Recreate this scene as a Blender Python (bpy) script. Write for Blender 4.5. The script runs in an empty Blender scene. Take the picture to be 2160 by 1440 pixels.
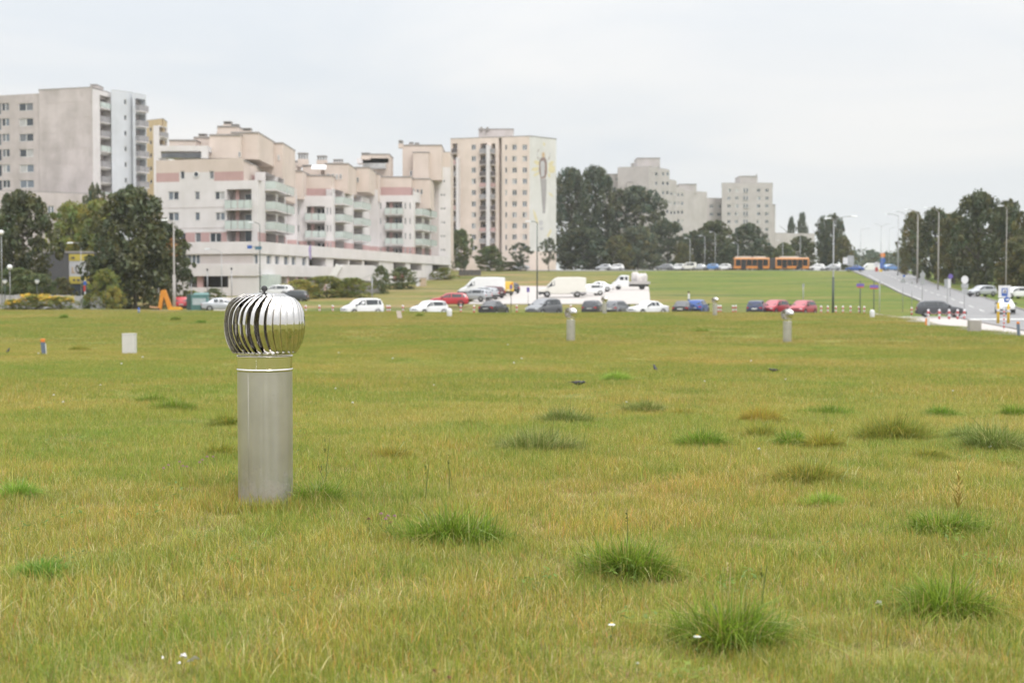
import bpy, bmesh, math, random
import numpy as np
from mathutils import Vector, Matrix, noise as mnoise
R = math.radians
sc = bpy.context.scene
COL = sc.collection
random.seed(7)
RNG = np.random.default_rng(7)

# ---------------------------------------------------------------- camera
FPX, CX0, CY0, CAMH = 3000.0, 1080.0, 720.0, 1.59
PITCH = math.atan(115.0 / 3000.0)
cam_d = bpy.data.cameras.new("camera"); cam = bpy.data.objects.new("camera", cam_d); COL.objects.link(cam)
cam.location = (0, 0, CAMH); cam.rotation_euler = (math.pi / 2 - PITCH, 0, 0)
cam_d.sensor_width = 36.0; cam_d.lens = 50.0
cam_d.clip_start = 0.1; cam_d.clip_end = 6000.0
cam_d.dof.use_dof = True; cam_d.dof.focus_distance = 10.6; cam_d.dof.aperture_fstop = 2.8
sc.camera = cam

# ---------------------------------------------------------------- sky, sun, exposure
SUN_EL, SUN_AZ = R(48), R(150)          # high diffuse sun, behind and to the right of the camera
w = bpy.data.worlds.new("World"); sc.world = w; w.use_nodes = True
nt = w.node_tree; nt.nodes.clear()
out = nt.nodes.new("ShaderNodeOutputWorld")
sky = nt.nodes.new("ShaderNodeTexSky"); sky.sky_type = 'NISHITA'; sky.sun_disc = False
sky.sun_elevation = SUN_EL; sky.sun_rotation = SUN_AZ; sky.dust_density = 3.0; sky.air_density = 1.2
bg1 = nt.nodes.new("ShaderNodeBackground"); bg1.inputs[1].default_value = 0.10
nt.links.new(sky.outputs[0], bg1.inputs[0])
tc = nt.nodes.new("ShaderNodeTexCoord")
sep = nt.nodes.new("ShaderNodeSeparateXYZ"); nt.links.new(tc.outputs['Generated'], sep.inputs[0])
def wmath(op, a, b=None, c=None):
    n = nt.nodes.new("ShaderNodeMath"); n.operation = op
    for i, v in enumerate((a, b, c)):
        if v is None: continue
        if isinstance(v, (int, float)): n.inputs[i].default_value = v
        else: nt.links.new(v, n.inputs[i])
    return n.outputs[0]
el = wmath('MAXIMUM', sep.outputs[2], 0.0)
el2 = wmath('MULTIPLY', el, el)
grad = wmath('MULTIPLY_ADD', el2, 3.1, 1.0)           # an overcast sky is brighter overhead than at its rim
mp = nt.nodes.new("ShaderNodeMapping"); mp.inputs['Scale'].default_value = (1.0, 1.0, 4.2); mp.inputs['Location'].default_value = (0.35, 0.1, 0.2)
nt.links.new(tc.outputs['Generated'], mp.inputs[0])
nz = nt.nodes.new("ShaderNodeTexNoise"); nz.inputs['Scale'].default_value = 2.6; nz.inputs['Detail'].default_value = 5.0
nz.inputs['Roughness'].default_value = 0.5; nz.inputs['Distortion'].default_value = 0.4
nt.links.new(mp.outputs[0], nz.inputs['Vector'])
ramp = nt.nodes.new("ShaderNodeValToRGB")
ramp.color_ramp.elements[0].position = 0.34; ramp.color_ramp.elements[0].color = (0.775, 0.815, 0.86, 1)
ramp.color_ramp.elements[1].position = 0.64; ramp.color_ramp.elements[1].color = (0.925, 0.92, 0.915, 1)
nt.links.new(nz.outputs['Fac'], ramp.inputs[0])
bg2 = nt.nodes.new("ShaderNodeBackground"); nt.links.new(ramp.outputs[0], bg2.inputs[0]); nt.links.new(grad, bg2.inputs[1])
mx = nt.nodes.new("ShaderNodeMixShader"); mx.inputs[0].default_value = 0.92
nt.links.new(bg1.outputs[0], mx.inputs[1]); nt.links.new(bg2.outputs[0], mx.inputs[2])
nt.links.new(mx.outputs[0], out.inputs[0])
sun_d = bpy.data.lights.new("sun", 'SUN'); sun = bpy.data.objects.new("sun", sun_d); COL.objects.link(sun)
sun_d.energy = 1.5; sun_d.angle = R(22); sun_d.color = (1.0, 0.96, 0.9)
sdir = Vector((math.sin(SUN_AZ) * math.cos(SUN_EL), math.cos(SUN_AZ) * math.cos(SUN_EL), math.sin(SUN_EL)))
sun.rotation_euler = (-sdir).to_track_quat('-Z', 'Y').to_euler()
vs = sc.view_settings
vs.view_transform = 'Standard'; vs.look = 'None'; vs.exposure = 0.0; vs.gamma = 1.0; vs.use_curve_mapping = False
sc.render.engine = 'CYCLES'
sc.cycles.max_bounces = 6; sc.cycles.diffuse_bounces = 3; sc.cycles.transparent_max_bounces = 12; sc.cycles.use_denoising = True
sc.cycles.volume_bounces = 1

# ---------------------------------------------------------------- where a pixel of the view lies in the place
_f = Vector((0, math.cos(PITCH), -math.sin(PITCH))); _u = Vector((0, math.sin(PITCH), math.cos(PITCH)))
def at(px, py, d):
    v = _f + Vector((1, 0, 0)) * ((px - CX0) / FPX) + _u * ((CY0 - py) / FPX)
    t = d / v.y
    return Vector((v.x * t, d, CAMH + v.z * t))
def X(px, d): return (px - CX0) / FPX * d
def Z(py, d): return at(CX0, py, d).z

# ---------------------------------------------------------------- terrain height
_hd = np.array([0, 60, 120, 139, 150, 160, 184, 219, 250, 300, 337, 360, 450, 3000.])
_hz = np.array([-1.5, -1.45, -1.42, -1.4, -1.06, -.7, .15, 1.1, 2.1, 4.0, 5.4, 5.8, 6.0, 6.0])
_fd = np.array([-1e5, 12, 20, 30, 45, 66, 100, 131, 160, 300.])
_fz = np.array([0, 0, -.16, -.42, -.74, -.96, -.93, -.80, -.62, -.6])
_ep = np.array([-4000, -300, 400, 700, 1830, 1880, 1960, 2060, 2160, 2400, 3000, 6000.])
_ed = np.array([150, 150, 141, 133, 131, 114, 95, 83, 74, 60, 47, 36.])
def edge_d(px): return np.interp(px, _ep, _ed)
def G(x, y):
    x = np.asarray(x, float); y = np.asarray(y, float)
    yy = np.maximum(y, 8.0)
    px = CX0 + FPX * x / yy
    e = edge_d(px)
    s = np.clip((y - e) / 5.0, 0, 1); s = s * s * (3 - 2 * s)
    s = np.where(y < 8, 0.0, s)
    zf = np.interp(y, _fd, _fz) + 0.05 * np.sin(x * .21 + 1.3) * np.sin(y * .13) * np.clip((y - 14) / 20, 0, 1)
    zh = np.interp(y, _hd, _hz) + 0.12 * np.sin(x * .09) * np.sin(y * .07 + .6) * np.clip((y - 170) / 40, 0, 1)
    return (1 - s) * zf + s * zh
def g(x, y): return float(G(x, y))
def on(px, d, dz=0.0):
    x = X(px, d); return Vector((x, d, g(x, d) + dz))

# ---------------------------------------------------------------- object helpers
WL = {}      # world location of every object made here
def link(o, parent=None, wloc=(0, 0, 0)):
    COL.objects.link(o)
    wl = Vector(wloc)
    if parent is not None:
        o.parent = parent; o.location = wl - WL[parent.name]
    else: o.location = wl
    WL[o.name] = wl
    return o
def tag(o, label=None, cat=None, group=None, kind=None):
    if label: o['label'] = label
    if cat: o['category'] = cat
    if group: o['group'] = group
    if kind: o['kind'] = kind
    return o
def thing(name, label, cat, loc=(0, 0, 0), group=None, rz=0.0):
    o = bpy.data.objects.new(name, None); o.empty_display_size = 0.2
    link(o, None, loc); o.rotation_euler.z = rz
    return tag(o, label, cat, group)
def mesh_from(name, verts, faces, mats=(), midx=None, smooth=False):
    m = bpy.data.meshes.new(name); m.from_pydata([tuple(v) for v in verts], [], faces)
    for mt in mats: m.materials.append(mt)
    if midx is not None: m.polygons.foreach_set('material_index', midx)
    if smooth: m.polygons.foreach_set('use_smooth', [True] * len(m.polygons))
    m.update(); return m
def copy_tree(o, parent=None, loc=None, rz=None, scale=None):
    c = o.copy(); COL.objects.link(c)
    if parent is not None: c.parent = parent
    if loc is not None: c.location = loc
    if rz is not None: c.rotation_euler.z = rz
    if scale is not None: c.scale = scale
    for ch in o.children: copy_tree(ch, c)
    return c
class MB:
    """collects shapes; build() links them as one mesh object (coordinates relative to the parent's origin)"""
    def __init__(s): s.v, s.f, s.m = [], [], []
    def add(s, vs, fs, mi=0):
        b = len(s.v); s.v += [tuple(v) for v in vs]
        for f in fs: s.f.append([i + b for i in f]); s.m.append(mi)
        return s
    def box(s, x0, x1, y0, y1, z0, z1, mi=0):
        return s.add([(x0, y0, z0), (x1, y0, z0), (x1, y1, z0), (x0, y1, z0), (x0, y0, z1), (x1, y0, z1), (x1, y1, z1), (x0, y1, z1)],
                     [(0, 3, 2, 1), (4, 5, 6, 7), (0, 1, 5, 4), (1, 2, 6, 5), (2, 3, 7, 6), (3, 0, 4, 7)], mi)
    def bar(s, a, b, w, h=None, mi=0):
        a, b = Vector(a), Vector(b); h = h or w
        d = (b - a).normalized(); up = Vector((0, 0, 1)) if abs(d.z) < .95 else Vector((1, 0, 0))
        r = d.cross(up).normalized(); q = r.cross(d).normalized()
        vs = [p + r * sx * w / 2 + q * sy * h / 2 for p in (a, b) for sx, sy in ((-1, -1), (1, -1), (1, 1), (-1, 1))]
        return s.add(vs, [(0, 1, 2, 3), (7, 6, 5, 4), (0, 4, 5, 1), (1, 5, 6, 2), (2, 6, 7, 3), (3, 7, 4, 0)], mi)
    def tube(s, pts, rad, n=8, mi=0, cap=True):
        pts = [Vector(p) for p in pts]; rad = rad if isinstance(rad, (list, tuple)) else [rad] * len(pts)
        b = len(s.v); ref = None
        for i, p in enumerate(pts):
            d = (pts[min(i + 1, len(pts) - 1)] - pts[max(i - 1, 0)]).normalized()
            if ref is None: ref = Vector((1, 0, 0)) if abs(d.x) < .9 else Vector((0, 1, 0))
            r = (ref - d * ref.dot(d)).normalized(); q = d.cross(r); ref = r
            for k in range(n):
                a = 2 * math.pi * k / n
                s.v.append(tuple(p + (r * math.cos(a) + q * math.sin(a)) * rad[i]))
        for i in range(len(pts) - 1):
            for k in range(n):
                k2 = (k + 1) % n
                s.f.append([b + i * n + k, b + i * n + k2, b + (i + 1) * n + k2, b + (i + 1) * n + k]); s.m.append(mi)
        if cap:
            s.f.append([b + k for k in range(n)][::-1]); s.m.append(mi)
            s.f.append([b + (len(pts) - 1) * n + k for k in range(n)]); s.m.append(mi)
        return s
    def lathe(s, prof, n=32, c=(0, 0, 0), mi=0, a0=0.0):
        b = len(s.v)
        for r, z in prof:
            for k in range(n):
                a = a0 + 2 * math.pi * k / n
                s.v.append((c[0] + r * math.cos(a), c[1] + r * math.sin(a), c[2] + z))
        for i in range(len(prof) - 1):
            for k in range(n):
                k2 = (k + 1) % n
                s.f.append([b + i * n + k, b + i * n + k2, b + (i + 1) * n + k2, b + (i + 1) * n + k]); s.m.append(mi)
        return s
    def poly_prism(s, poly, z0, z1, mi=0, cap=True):
        n = len(poly); b = len(s.v)
        s.v += [(p[0], p[1], z0) for p in poly] + [(p[0], p[1], z1) for p in poly]
        for i in range(n):
            j = (i + 1) % n; s.f.append([b + i, b + j, b + n + j, b + n + i]); s.m.append(mi)
        if cap:
            s.f.append([b + n + i for i in range(n)]); s.m.append(mi)
            s.f.append([b + i for i in range(n)][::-1]); s.m.append(mi)
        return s
    def mesh(s, name, mats, smooth=False):
        if not isinstance(mats, (list, tuple)): mats = [mats]
        return mesh_from(name, s.v, s.f, mats, s.m, smooth)
    def build(s, name, mats, parent=None, wloc=None, smooth=False, bevel=0.0, rz=0.0):
        """parts: vertices are relative to wloc (the parent's own origin when None)"""
        o = bpy.data.objects.new(name, s.mesh(name, mats, smooth))
        if wloc is None: wloc = WL[parent.name] if parent is not None else (0, 0, 0)
        link(o, parent, wloc); o.rotation_euler.z = rz
        if bevel:
            md = o.modifiers.new("bevel", 'BEVEL'); md.width = bevel; md.segments = 2; md.limit_method = 'ANGLE'; md.angle_limit = R(35)
        return o

# ---------------------------------------------------------------- materials
MATS = {}
def mat(name, col, rough=0.7, metal=0.0, var=0.0, scale=3.0, bump=0.0, spec=None, coat=0.0, col2=None, emit=None):
    """a procedural surface: colour broken up by noise between col and col2 (or darker/lighter by var), optional fine relief"""
    if name in MATS: return MATS[name]
    m = bpy.data.materials.new(name); m.use_nodes = True; t = m.node_tree; b = t.nodes['Principled BSDF']
    b.inputs['Roughness'].default_value = rough; b.inputs['Metallic'].default_value = metal
    if spec is not None: b.inputs['Specular IOR Level'].default_value = spec
    if coat: b.inputs['Coat Weight'].default_value = coat; b.inputs['Coat Roughness'].default_value = .08
    c = tuple(col) + (1,)
    b.inputs['Base Color'].default_value = c
    if var or col2:
        tcn = t.nodes.new("ShaderNodeTexCoord"); n = t.nodes.new("ShaderNodeTexNoise")
        n.inputs['Scale'].default_value = scale; n.inputs['Detail'].default_value = 5; n.inputs['Roughness'].default_value = .6
        t.links.new(tcn.outputs['Object'], n.inputs['Vector'])
        r = t.nodes.new("ShaderNodeValToRGB"); r.color_ramp.elements[0].position = .3; r.color_ramp.elements[1].position = .7
        if col2: r.color_ramp.elements[0].color = tuple(col2) + (1,); r.color_ramp.elements[1].color = c
        else:
            r.color_ramp.elements[0].color = tuple(x * (1 - var) for x in col) + (1,)
            r.color_ramp.elements[1].color = tuple(min(1, x * (1 + var * .6)) for x in col) + (1,)
        t.links.new(n.outputs['Fac'], r.inputs[0]); t.links.new(r.outputs[0], b.inputs['Base Color'])
        if bump:
            bm = t.nodes.new("ShaderNodeBump"); bm.inputs['Strength'].default_value = bump; bm.inputs['Distance'].default_value = .02
            n2 = t.nodes.new("ShaderNodeTexNoise"); n2.inputs['Scale'].default_value = scale * 8; n2.inputs['Detail'].default_value = 6
            t.links.new(tcn.outputs['Object'], n2.inputs['Vector'])
            t.links.new(n2.outputs['Fac'], bm.inputs['Height']); t.links.new(bm.outputs[0], b.inputs['Normal'])
    MATS[name] = m; return m
def leaf_mat(name, col, trans=0.35, attr="tint"):
    if name in MATS: return MATS[name]
    m = bpy.data.materials.new(name); m.use_nodes = True; t = m.node_tree; t.nodes.clear()
    o = t.nodes.new("ShaderNodeOutputMaterial"); a = t.nodes.new("ShaderNodeAttribute"); a.attribute_name = attr
    mul = t.nodes.new("ShaderNodeMix"); mul.data_type = 'RGBA'; mul.blend_type = 'MULTIPLY'; mul.inputs[0].default_value = 1.0
    mul.inputs[6].default_value = tuple(col) + (1,); t.links.new(a.outputs['Color'], mul.inputs[7])
    d = t.nodes.new("ShaderNodeBsdfDiffuse"); tr = t.nodes.new("ShaderNodeBsdfTranslucent"); gl = t.nodes.new("ShaderNodeBsdfGlossy")
    gl.inputs['Roughness'].default_value = .45
    t.links.new(mul.outputs[2], d.inputs[0]); t.links.new(mul.outputs[2], tr.inputs[0])
    m1 = t.nodes.new("ShaderNodeMixShader"); m1.inputs[0].default_value = trans
    t.links.new(d.outputs[0], m1.inputs[1]); t.links.new(tr.outputs[0], m1.inputs[2])
    m2 = t.nodes.new("ShaderNodeMixShader"); m2.inputs[0].default_value = .04
    t.links.new(m1.outputs[0], m2.inputs[1]); t.links.new(gl.outputs[0], m2.inputs[2])
    t.links.new(m2.outputs[0], o.inputs[0])
    MATS[name] = m; return m
# ================================================================ ground
def _axis(parts):
    out = []
    for a, b, s in parts: out += list(np.arange(a, b, s))
    return np.array(out + [parts[-1][1]])
def turf_material(name, blades=False):
    """turf: patches of green, olive, straw and reddish dry grass by place"""
    m = bpy.data.materials.new(name); m.use_nodes = True; t = m.node_tree; t.nodes.clear()
    N = t.nodes.new; L = t.links.new
    o = N("ShaderNodeOutputMaterial"); geo = N("ShaderNodeNewGeometry")
    def noise(scale, det, sx=1, sy=1, off=0):
        mpn = N("ShaderNodeMapping"); mpn.inputs['Scale'].default_value = (sx, sy, 0.0); mpn.inputs['Location'].default_value = (off, off * .7, 0)
        L(geo.outputs['Position'], mpn.inputs[0])
        n = N("ShaderNodeTexNoise"); n.inputs['Scale'].default_value = scale; n.inputs['Detail'].default_value = det
        n.inputs['Roughness'].default_value = .6; L(mpn.outputs[0], n.inputs['Vector']); return n.outputs['Fac']
    def ramp(fac, stops):
        r = N("ShaderNodeValToRGB"); e = r.color_ramp.elements
        e[0].position, e[0].color = stops[0][0], tuple(stops[0][1]) + (1,)
        e[1].position, e[1].color = stops[-1][0], tuple(stops[-1][1]) + (1,)
        for p, c in stops[1:-1]:
            q = e.new(p); q.color = tuple(c) + (1,)
        L(fac, r.inputs[0]); return r.outputs[0]
    def mixc(f, a, b, mode='MIX'):
        n = N("ShaderNodeMix"); n.data_type = 'RGBA'; n.blend_type = mode
        if isinstance(f, (int, float)): n.inputs[0].default_value = f
        else: L(f, n.inputs[0])
        for i, v in ((6, a), (7, b)):
            if isinstance(v, tuple): n.inputs[i].default_value = v + (1,)
            else: L(v, n.inputs[i])
        return n.outputs[2]
    if blades:
        at_ = N("ShaderNodeAttribute"); at_.attribute_name = "tint"
        big = ramp(noise(.13, 5), [(.32, (.74, .98, .80)), (.44, (.95, 1.0, .95)), (.54, (1.02, 1.0, 1.0)), (.66, (1.15, .99, 1.02))])
        mid = ramp(noise(.75, 4, off=31), [(.30, (.80, .88, .82)), (.46, (.98, 1, .98)), (.58, (1.03, 1.01, 1.0)), (.70, (1.14, 1.06, 1.02))])
        c = mixc(1.0, at_.outputs['Color'], mixc(1.0, big, mid, 'MULTIPLY'), 'MULTIPLY')
        d = N("ShaderNodeBsdfDiffuse"); tr = N("ShaderNodeBsdfTranslucent"); L(c, d.inputs[0]); L(c, tr.inputs[0])
        ms = N("ShaderNodeMixShader"); ms.inputs[0].default_value = .48; L(d.outputs[0], ms.inputs[1]); L(tr.outputs[0], ms.inputs[2])
        gl = N("ShaderNodeBsdfGlossy"); gl.inputs['Roughness'].default_value = .4
        m2 = N("ShaderNodeMixShader"); m2.inputs[0].default_value = .035; L(ms.outputs[0], m2.inputs[1]); L(gl.outputs[0], m2.inputs[2])
        L(m2.outputs[0], o.inputs[0]); return m
    sepn = N("ShaderNodeSeparateXYZ"); L(geo.outputs['Position'], sepn.inputs[0])
    field = ramp(noise(.16, 6), [(.30, (.145, .165, .036)), (.46, (.19, .19, .045)), (.58, (.205, .195, .052)), (.72, (.21, .185, .06))])
    fine = ramp(noise(3.0, 8, off=5), [(.25, (.55, .6, .5)), (.5, (1, 1, 1)), (.75, (1.3, 1.25, 1.15))])
    field = mixc(1.0, field, fine, 'MULTIPLY')
    hill = ramp(noise(.035, 6, 1, 1.6, 11), [(.30, (.11, .135, .034)), (.43, (.15, .155, .042)), (.52, (.19, .17, .058)), (.62, (.22, .18, .08)), (.75, (.16, .155, .05))])
    fine2 = ramp(noise(.7, 6, off=17), [(.25, (.66, .7, .62)), (.5, (1, 1, 1)), (.75, (1.2, 1.15, 1.1))])
    hill = mixc(1.0, hill, fine2, 'MULTIPLY')
    lush = mixc(1.0, (.115, .150, .030), fine2, 'MULTIPLY')
    rx = N("ShaderNodeMapRange"); rx.inputs[1].default_value = 8; rx.inputs[2].default_value = 34; L(sepn.outputs[0], rx.inputs[0])
    nn = noise(.05, 4, off=3)
    add = N("ShaderNodeMath"); add.operation = 'MULTIPLY_ADD'; L(nn, add.inputs[0]); add.inputs[1].default_value = 1.6; L(rx.outputs[0], add.inputs[2])
    sb = N("ShaderNodeMath"); sb.operation = 'SUBTRACT'; sb.use_clamp = True; L(add.outputs[0], sb.inputs[0]); sb.inputs[1].default_value = .8
    hill = mixc(sb.outputs[0], hill, lush)
    hill = mixc(1.0, hill, ramp(noise(.07, 6, .6, 1.5, 23), [(.38, (.62, .72, .85)), (.46, (.92, .96, .95)), (.51, (1, 1, 1)), (.56, (1.2, 1.0, 1.15)), (.64, (1.45, 1.08, 1.6))]), 'MULTIPLY')
    ry = N("ShaderNodeMapRange"); ry.inputs[1].default_value = 131; ry.inputs[2].default_value = 141; L(sepn.outputs[1], ry.inputs[0])
    col = mixc(ry.outputs[0], field, hill)
    b = N("ShaderNodeBsdfPrincipled"); b.inputs['Roughness'].default_value = .95; b.inputs['Specular IOR Level'].default_value = .1
    L(col, b.inputs['Base Color'])
    bp = N("ShaderNodeBump"); bp.inputs['Strength'].default_value = .8; bp.inputs['Distance'].default_value = .15
    L(noise(2.2, 8, off=9), bp.inputs['Height']); L(bp.outputs[0], b.inputs['Normal'])
    L(b.outputs[0], o.inputs[0]); return m
M_TURF = turf_material("turf"); M_BLADE = turf_material("grass_blades", True)
ys = _axis([(-900, -200, 100), (-200, -20, 15), (-20, 60, 2), (60, 165, 1.0), (165, 420, 5), (420, 700, 35), (700, 3000, 230)])
xs = _axis([(-2600, -300, 230), (-300, -130, 17), (-130, 130, 2.0), (130, 300, 17), (300, 2600, 230)])
gx, gy = np.meshgrid(xs, ys); gz = G(gx, gy)
nx_, ny_ = len(xs), len(ys)
vv = np.stack([gx.ravel(), gy.ravel(), gz.ravel()], 1)
idx = np.arange(nx_ * ny_).reshape(ny_, nx_)
ff = np.stack([idx[:-1, :-1].ravel(), idx[:-1, 1:].ravel(), idx[1:, 1:].ravel(), idx[1:, :-1].ravel()], 1)
me = bpy.data.meshes.new("ground"); me.from_pydata(vv.tolist(), [], ff.tolist()); me.materials.append(M_TURF)
me.polygons.foreach_set('use_smooth', [True] * len(me.polygons))
ground = bpy.data.objects.new("ground", me); COL.objects.link(ground); tag(ground, 'wide olive green grass field rising to a low hill', 'ground', kind='structure')

# paved sheets that follow the ground
def sheet(name, poly_fn, us, vs_, mtl, dz, label, cat):
    """poly_fn(u, v) -> (x, y); u, v sample grids"""
    pts = [[poly_fn(u, v) for u in us] for v in vs_]
    verts, faces = [], []
    for row in pts:
        for (x, y) in row: verts.append((x, y, max(g(x, y), g(x + .6, y), g(x - .6, y), g(x, y + .6), g(x, y - .6)) + dz))
    n = len(us)
    for j in range(len(vs_) - 1):
        for i in range(n - 1): faces.append((j * n + i, j * n + i + 1, (j + 1) * n + i + 1, (j + 1) * n + i))
    b = len(verts)      # skirt so that the sheet is a slab, not paper
    o = bpy.data.objects.new(name, mesh_from(name, verts, faces, [mtl])); COL.objects.link(o)
    md = o.modifiers.new("thick", 'SOLIDIFY'); md.thickness = .25; md.offset = -1
    tag(o, label, cat, kind='structure'); return o
M_ASPH = mat("asphalt", (.225, .22, .22), .85, var=.12, scale=.6, bump=.2)
M_PAVE = mat("pale_paving", (.43, .395, .37), .85, var=.07, scale=.8, bump=.15)
M_KERB = mat("kerb_stone", (.26, .24, .23), .85, var=.12, scale=2)
M_LINE = mat("road_paint", (.62, .62, .60), .7, var=.08, scale=4)
def road_x(d): return 40 + .196 * (d - 100)
RT = np.linspace(0, 1, 9)
sheet("road", lambda u, v: (road_x(v) + (u - .5) * (9.0 + max(0, v - 250) * .03), v), RT, np.arange(55, 352, 3.0), M_ASPH, .03, 'grey asphalt road climbing the hill beside the trees', 'road')
sheet("hilltop_road", lambda u, v: (u, v), np.arange(-60, 150, 4.0), np.array([339, 342, 345, 348, 351, 354]), M_ASPH, .05, 'grey road along the top of the hill under the bus', 'road')
sheet("parking_road", lambda u, v: (u, v), np.arange(-46, 35, 2.0), np.arange(138.6, 146.5, .8), M_ASPH, .02, 'asphalt lane under the row of parked cars', 'road')
for s, nm in ((-1, 'road_kerb'), (1, 'road_kerb')):
    sheet(nm, lambda u, v, s=s: (road_x(v) + s * (4.5 + max(0, v - 250) * .015 + .12) + (u - .5) * .2, v), np.array([0, 1.0]), np.arange(60, 345, 3.0), M_KERB, .14, 'pale stone kerb along the %s edge of the climbing road' % ('grass' if s < 0 else 'tree'), 'kerb')
# the pale pavement between the field edge and the road
def pave_xy(u, v):
    d = v; x1 = road_x(d) - 4.75
    pl = np.interp(d, [78, 84, 96, 113, 131, 140.5], [2150, 2070, 1972, 1893, 1838, 1822]); x0 = X(pl, d)
    return (x0 + (x1 - x0) * u, d)
sheet("pavement", pave_xy, np.linspace(0, 1, 14), np.arange(78, 141, 1.5), M_PAVE, .06, 'pale paved strip between field edge and road', 'pavement')
# the pale car park on the slope
def park_xy(u, v):
    d = v
    l = np.interp(d, [158, 166, 176, 200, 236], [1010, 985, 1000, 1040, 1085]); r = np.interp(d, [158, 236], [1372, 1368])
    return (X(l + (r - l) * u, d), d)
sheet("parking_lot", park_xy, np.linspace(0, 1, 20), np.arange(167, 238, 2.0), M_PAVE, .06, 'pale gravel car park on the slope', 'car park')
sheet("parking_ramp", lambda u, v: (X(1345 + 45 * u - (v - 147) * .2, v), v), np.linspace(0, 1, 4), np.arange(147, 167, 2.0), M_PAVE, .05, 'pale ramp from parking lane up to car park', 'ramp')
sheet("side_pavement", lambda u, v: (X(440 + 62 * u, v), v), np.linspace(0, 1, 8), np.arange(150, 186, 2.0), M_PAVE, .06, 'pale pinkish pavement behind the teal container', 'pavement')
# painted markings on the road
def marking(name, x0, x1, d0, d1, label):
    b = MB(); n = max(2, int((d1 - d0) / 2) + 1)
    for i in range(n):
        d = d0 + (d1 - d0) * i / (n - 1)
        for x in (x0, x1):
            xx = road_x(d) + x; b.v.append((xx, d, max(g(xx, d), g(xx + .6, d), g(xx - .6, d), g(xx, d + .6), g(xx, d - .6)) + .05))
    for i in range(n - 1): b.f.append([2 * i, 2 * i + 1, 2 * i + 3, 2 * i + 2]); b.m.append(0)
    o = b.build(name, M_LINE); tag(o, label, 'road marking', kind='structure'); return o
for i, d in enumerate(np.arange(150, 330, 9.0)): marking("lane_marking", -.08, .08, d, d + 4, 'white dash of the centre line on the climbing road')
for i in range(9): marking("zebra_stripe", -4.0 + i * .9, -2.95 + i * .9, 128, 132, 'white stripe of the zebra crossing behind the dark estate car')
marking("edge_line", -4.2, -4.05, 85, 126, 'thin white line along the pavement edge of the road')
marking("edge_line", -4.2, -4.08, 136, 300, 'thin white line along the grass edge of the climbing road')
# ================================================================ turf blades
def blades_mesh(name, n, radius, hmin, hmax, wid, seed, palette, lean=.45, square=False, segs=2, outward=0.0, droop=.5):
    """n tapered, bent grass blades standing in a disc"""
    r = np.random.default_rng(seed)
    a = r.uniform(0, 2 * np.pi, n); q = np.sqrt(r.uniform(0, 1, n)) * radius
    bx, by = q * np.cos(a), q * np.sin(a)
    if square: bx, by = r.uniform(-radius, radius, n), r.uniform(-radius, radius, n)
    # blades come in small bunches
    k = max(1, n // 14); cid = r.integers(0, k, n)
    ca, cq = r.uniform(0, 2 * np.pi, k), np.sqrt(r.uniform(0, 1, k)) * radius
    pull = r.uniform(.0, .85, n)
    bx = bx * (1 - pull) + (cq * np.cos(ca))[cid] * pull; by = by * (1 - pull) + (cq * np.sin(ca))[cid] * pull
    h = r.uniform(hmin, hmax, n) * (r.uniform(.75, 1.2, k))[cid]
    la = r.uniform(0, 2 * np.pi, n)
    if outward: la = np.where(r.uniform(0, 1, n) < outward, np.arctan2(by, bx) + r.normal(0, .5, n), la)
    ln = np.abs(r.normal(0, lean, n)) * h
    fa = r.uniform(0, 2 * np.pi, n)
    wx, wy = np.cos(fa) * wid / 2, np.sin(fa) * wid / 2
    ws = r.uniform(.6, 1.25, n)
    ts = np.linspace(0, 1, segs + 1)
    rows = []
    for t in ts:
        ox = bx + np.cos(la) * ln * t ** 1.8; oy = by + np.sin(la) * ln * t ** 1.8
        oz = h * (t - droop * .5 * (ln / np.maximum(h, 1e-6)) * t ** 3)
        f = (1 - t) ** .7 * ws if t < 1 else 0 * ws
        rows.append((ox, oy, oz, f))
    per = 2 * segs + 1
    V = np.zeros((n, per, 3))
    for i, (ox, oy, oz, f) in enumerate(rows[:-1]):
        V[:, 2 * i, 0] = ox - wx * f; V[:, 2 * i, 1] = oy - wy * f; V[:, 2 * i, 2] = oz
        V[:, 2 * i + 1, 0] = ox + wx * f; V[:, 2 * i + 1, 1] = oy + wy * f; V[:, 2 * i + 1, 2] = oz
    V[:, -1, 0], V[:, -1, 1], V[:, -1, 2] = rows[-1][0], rows[-1][1], rows[-1][2]
    tri = []
    for i in range(segs - 1): tri += [(2 * i, 2 * i + 1, 2 * i + 3), (2 * i, 2 * i + 3, 2 * i + 2)]
    tri.append((2 * segs - 2, 2 * segs - 1, 2 * segs))
    T = (np.array(tri)[None] + (np.arange(n) * per)[:, None, None]).reshape(-1, 3)
    me = bpy.data.meshes.new(name)
    me.vertices.add(n * per); me.vertices.foreach_set('co', V.reshape(-1))
    me.loops.add(T.size); me.loops.foreach_set('vertex_index', T.reshape(-1).astype(np.int32))
    me.polygons.add(len(T)); me.polygons.foreach_set('loop_start', np.arange(0, T.size, 3, dtype=np.int32))
    me.update()
    cols = np.array([c for c, p in palette]); pr = np.array([p for c, p in palette], float); pr /= pr.sum()
    ci = r.choice(len(cols), n, p=pr)
    c = cols[ci] * r.uniform(.68, 1.32, (n, 1))
    C = np.ones((n, per, 4)); C[:, :, :3] = c[:, None, :]
    tip = r.uniform(0, 1, n) < .16             # dried tips
    C[tip, -1, :3] = np.array([.52, .35, .11])
    at_ = me.color_attributes.new("tint", 'FLOAT_COLOR', 'POINT'); at_.data.foreach_set('color', C.reshape(-1))
    me.materials.append(M_BLADE)
    return me
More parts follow.
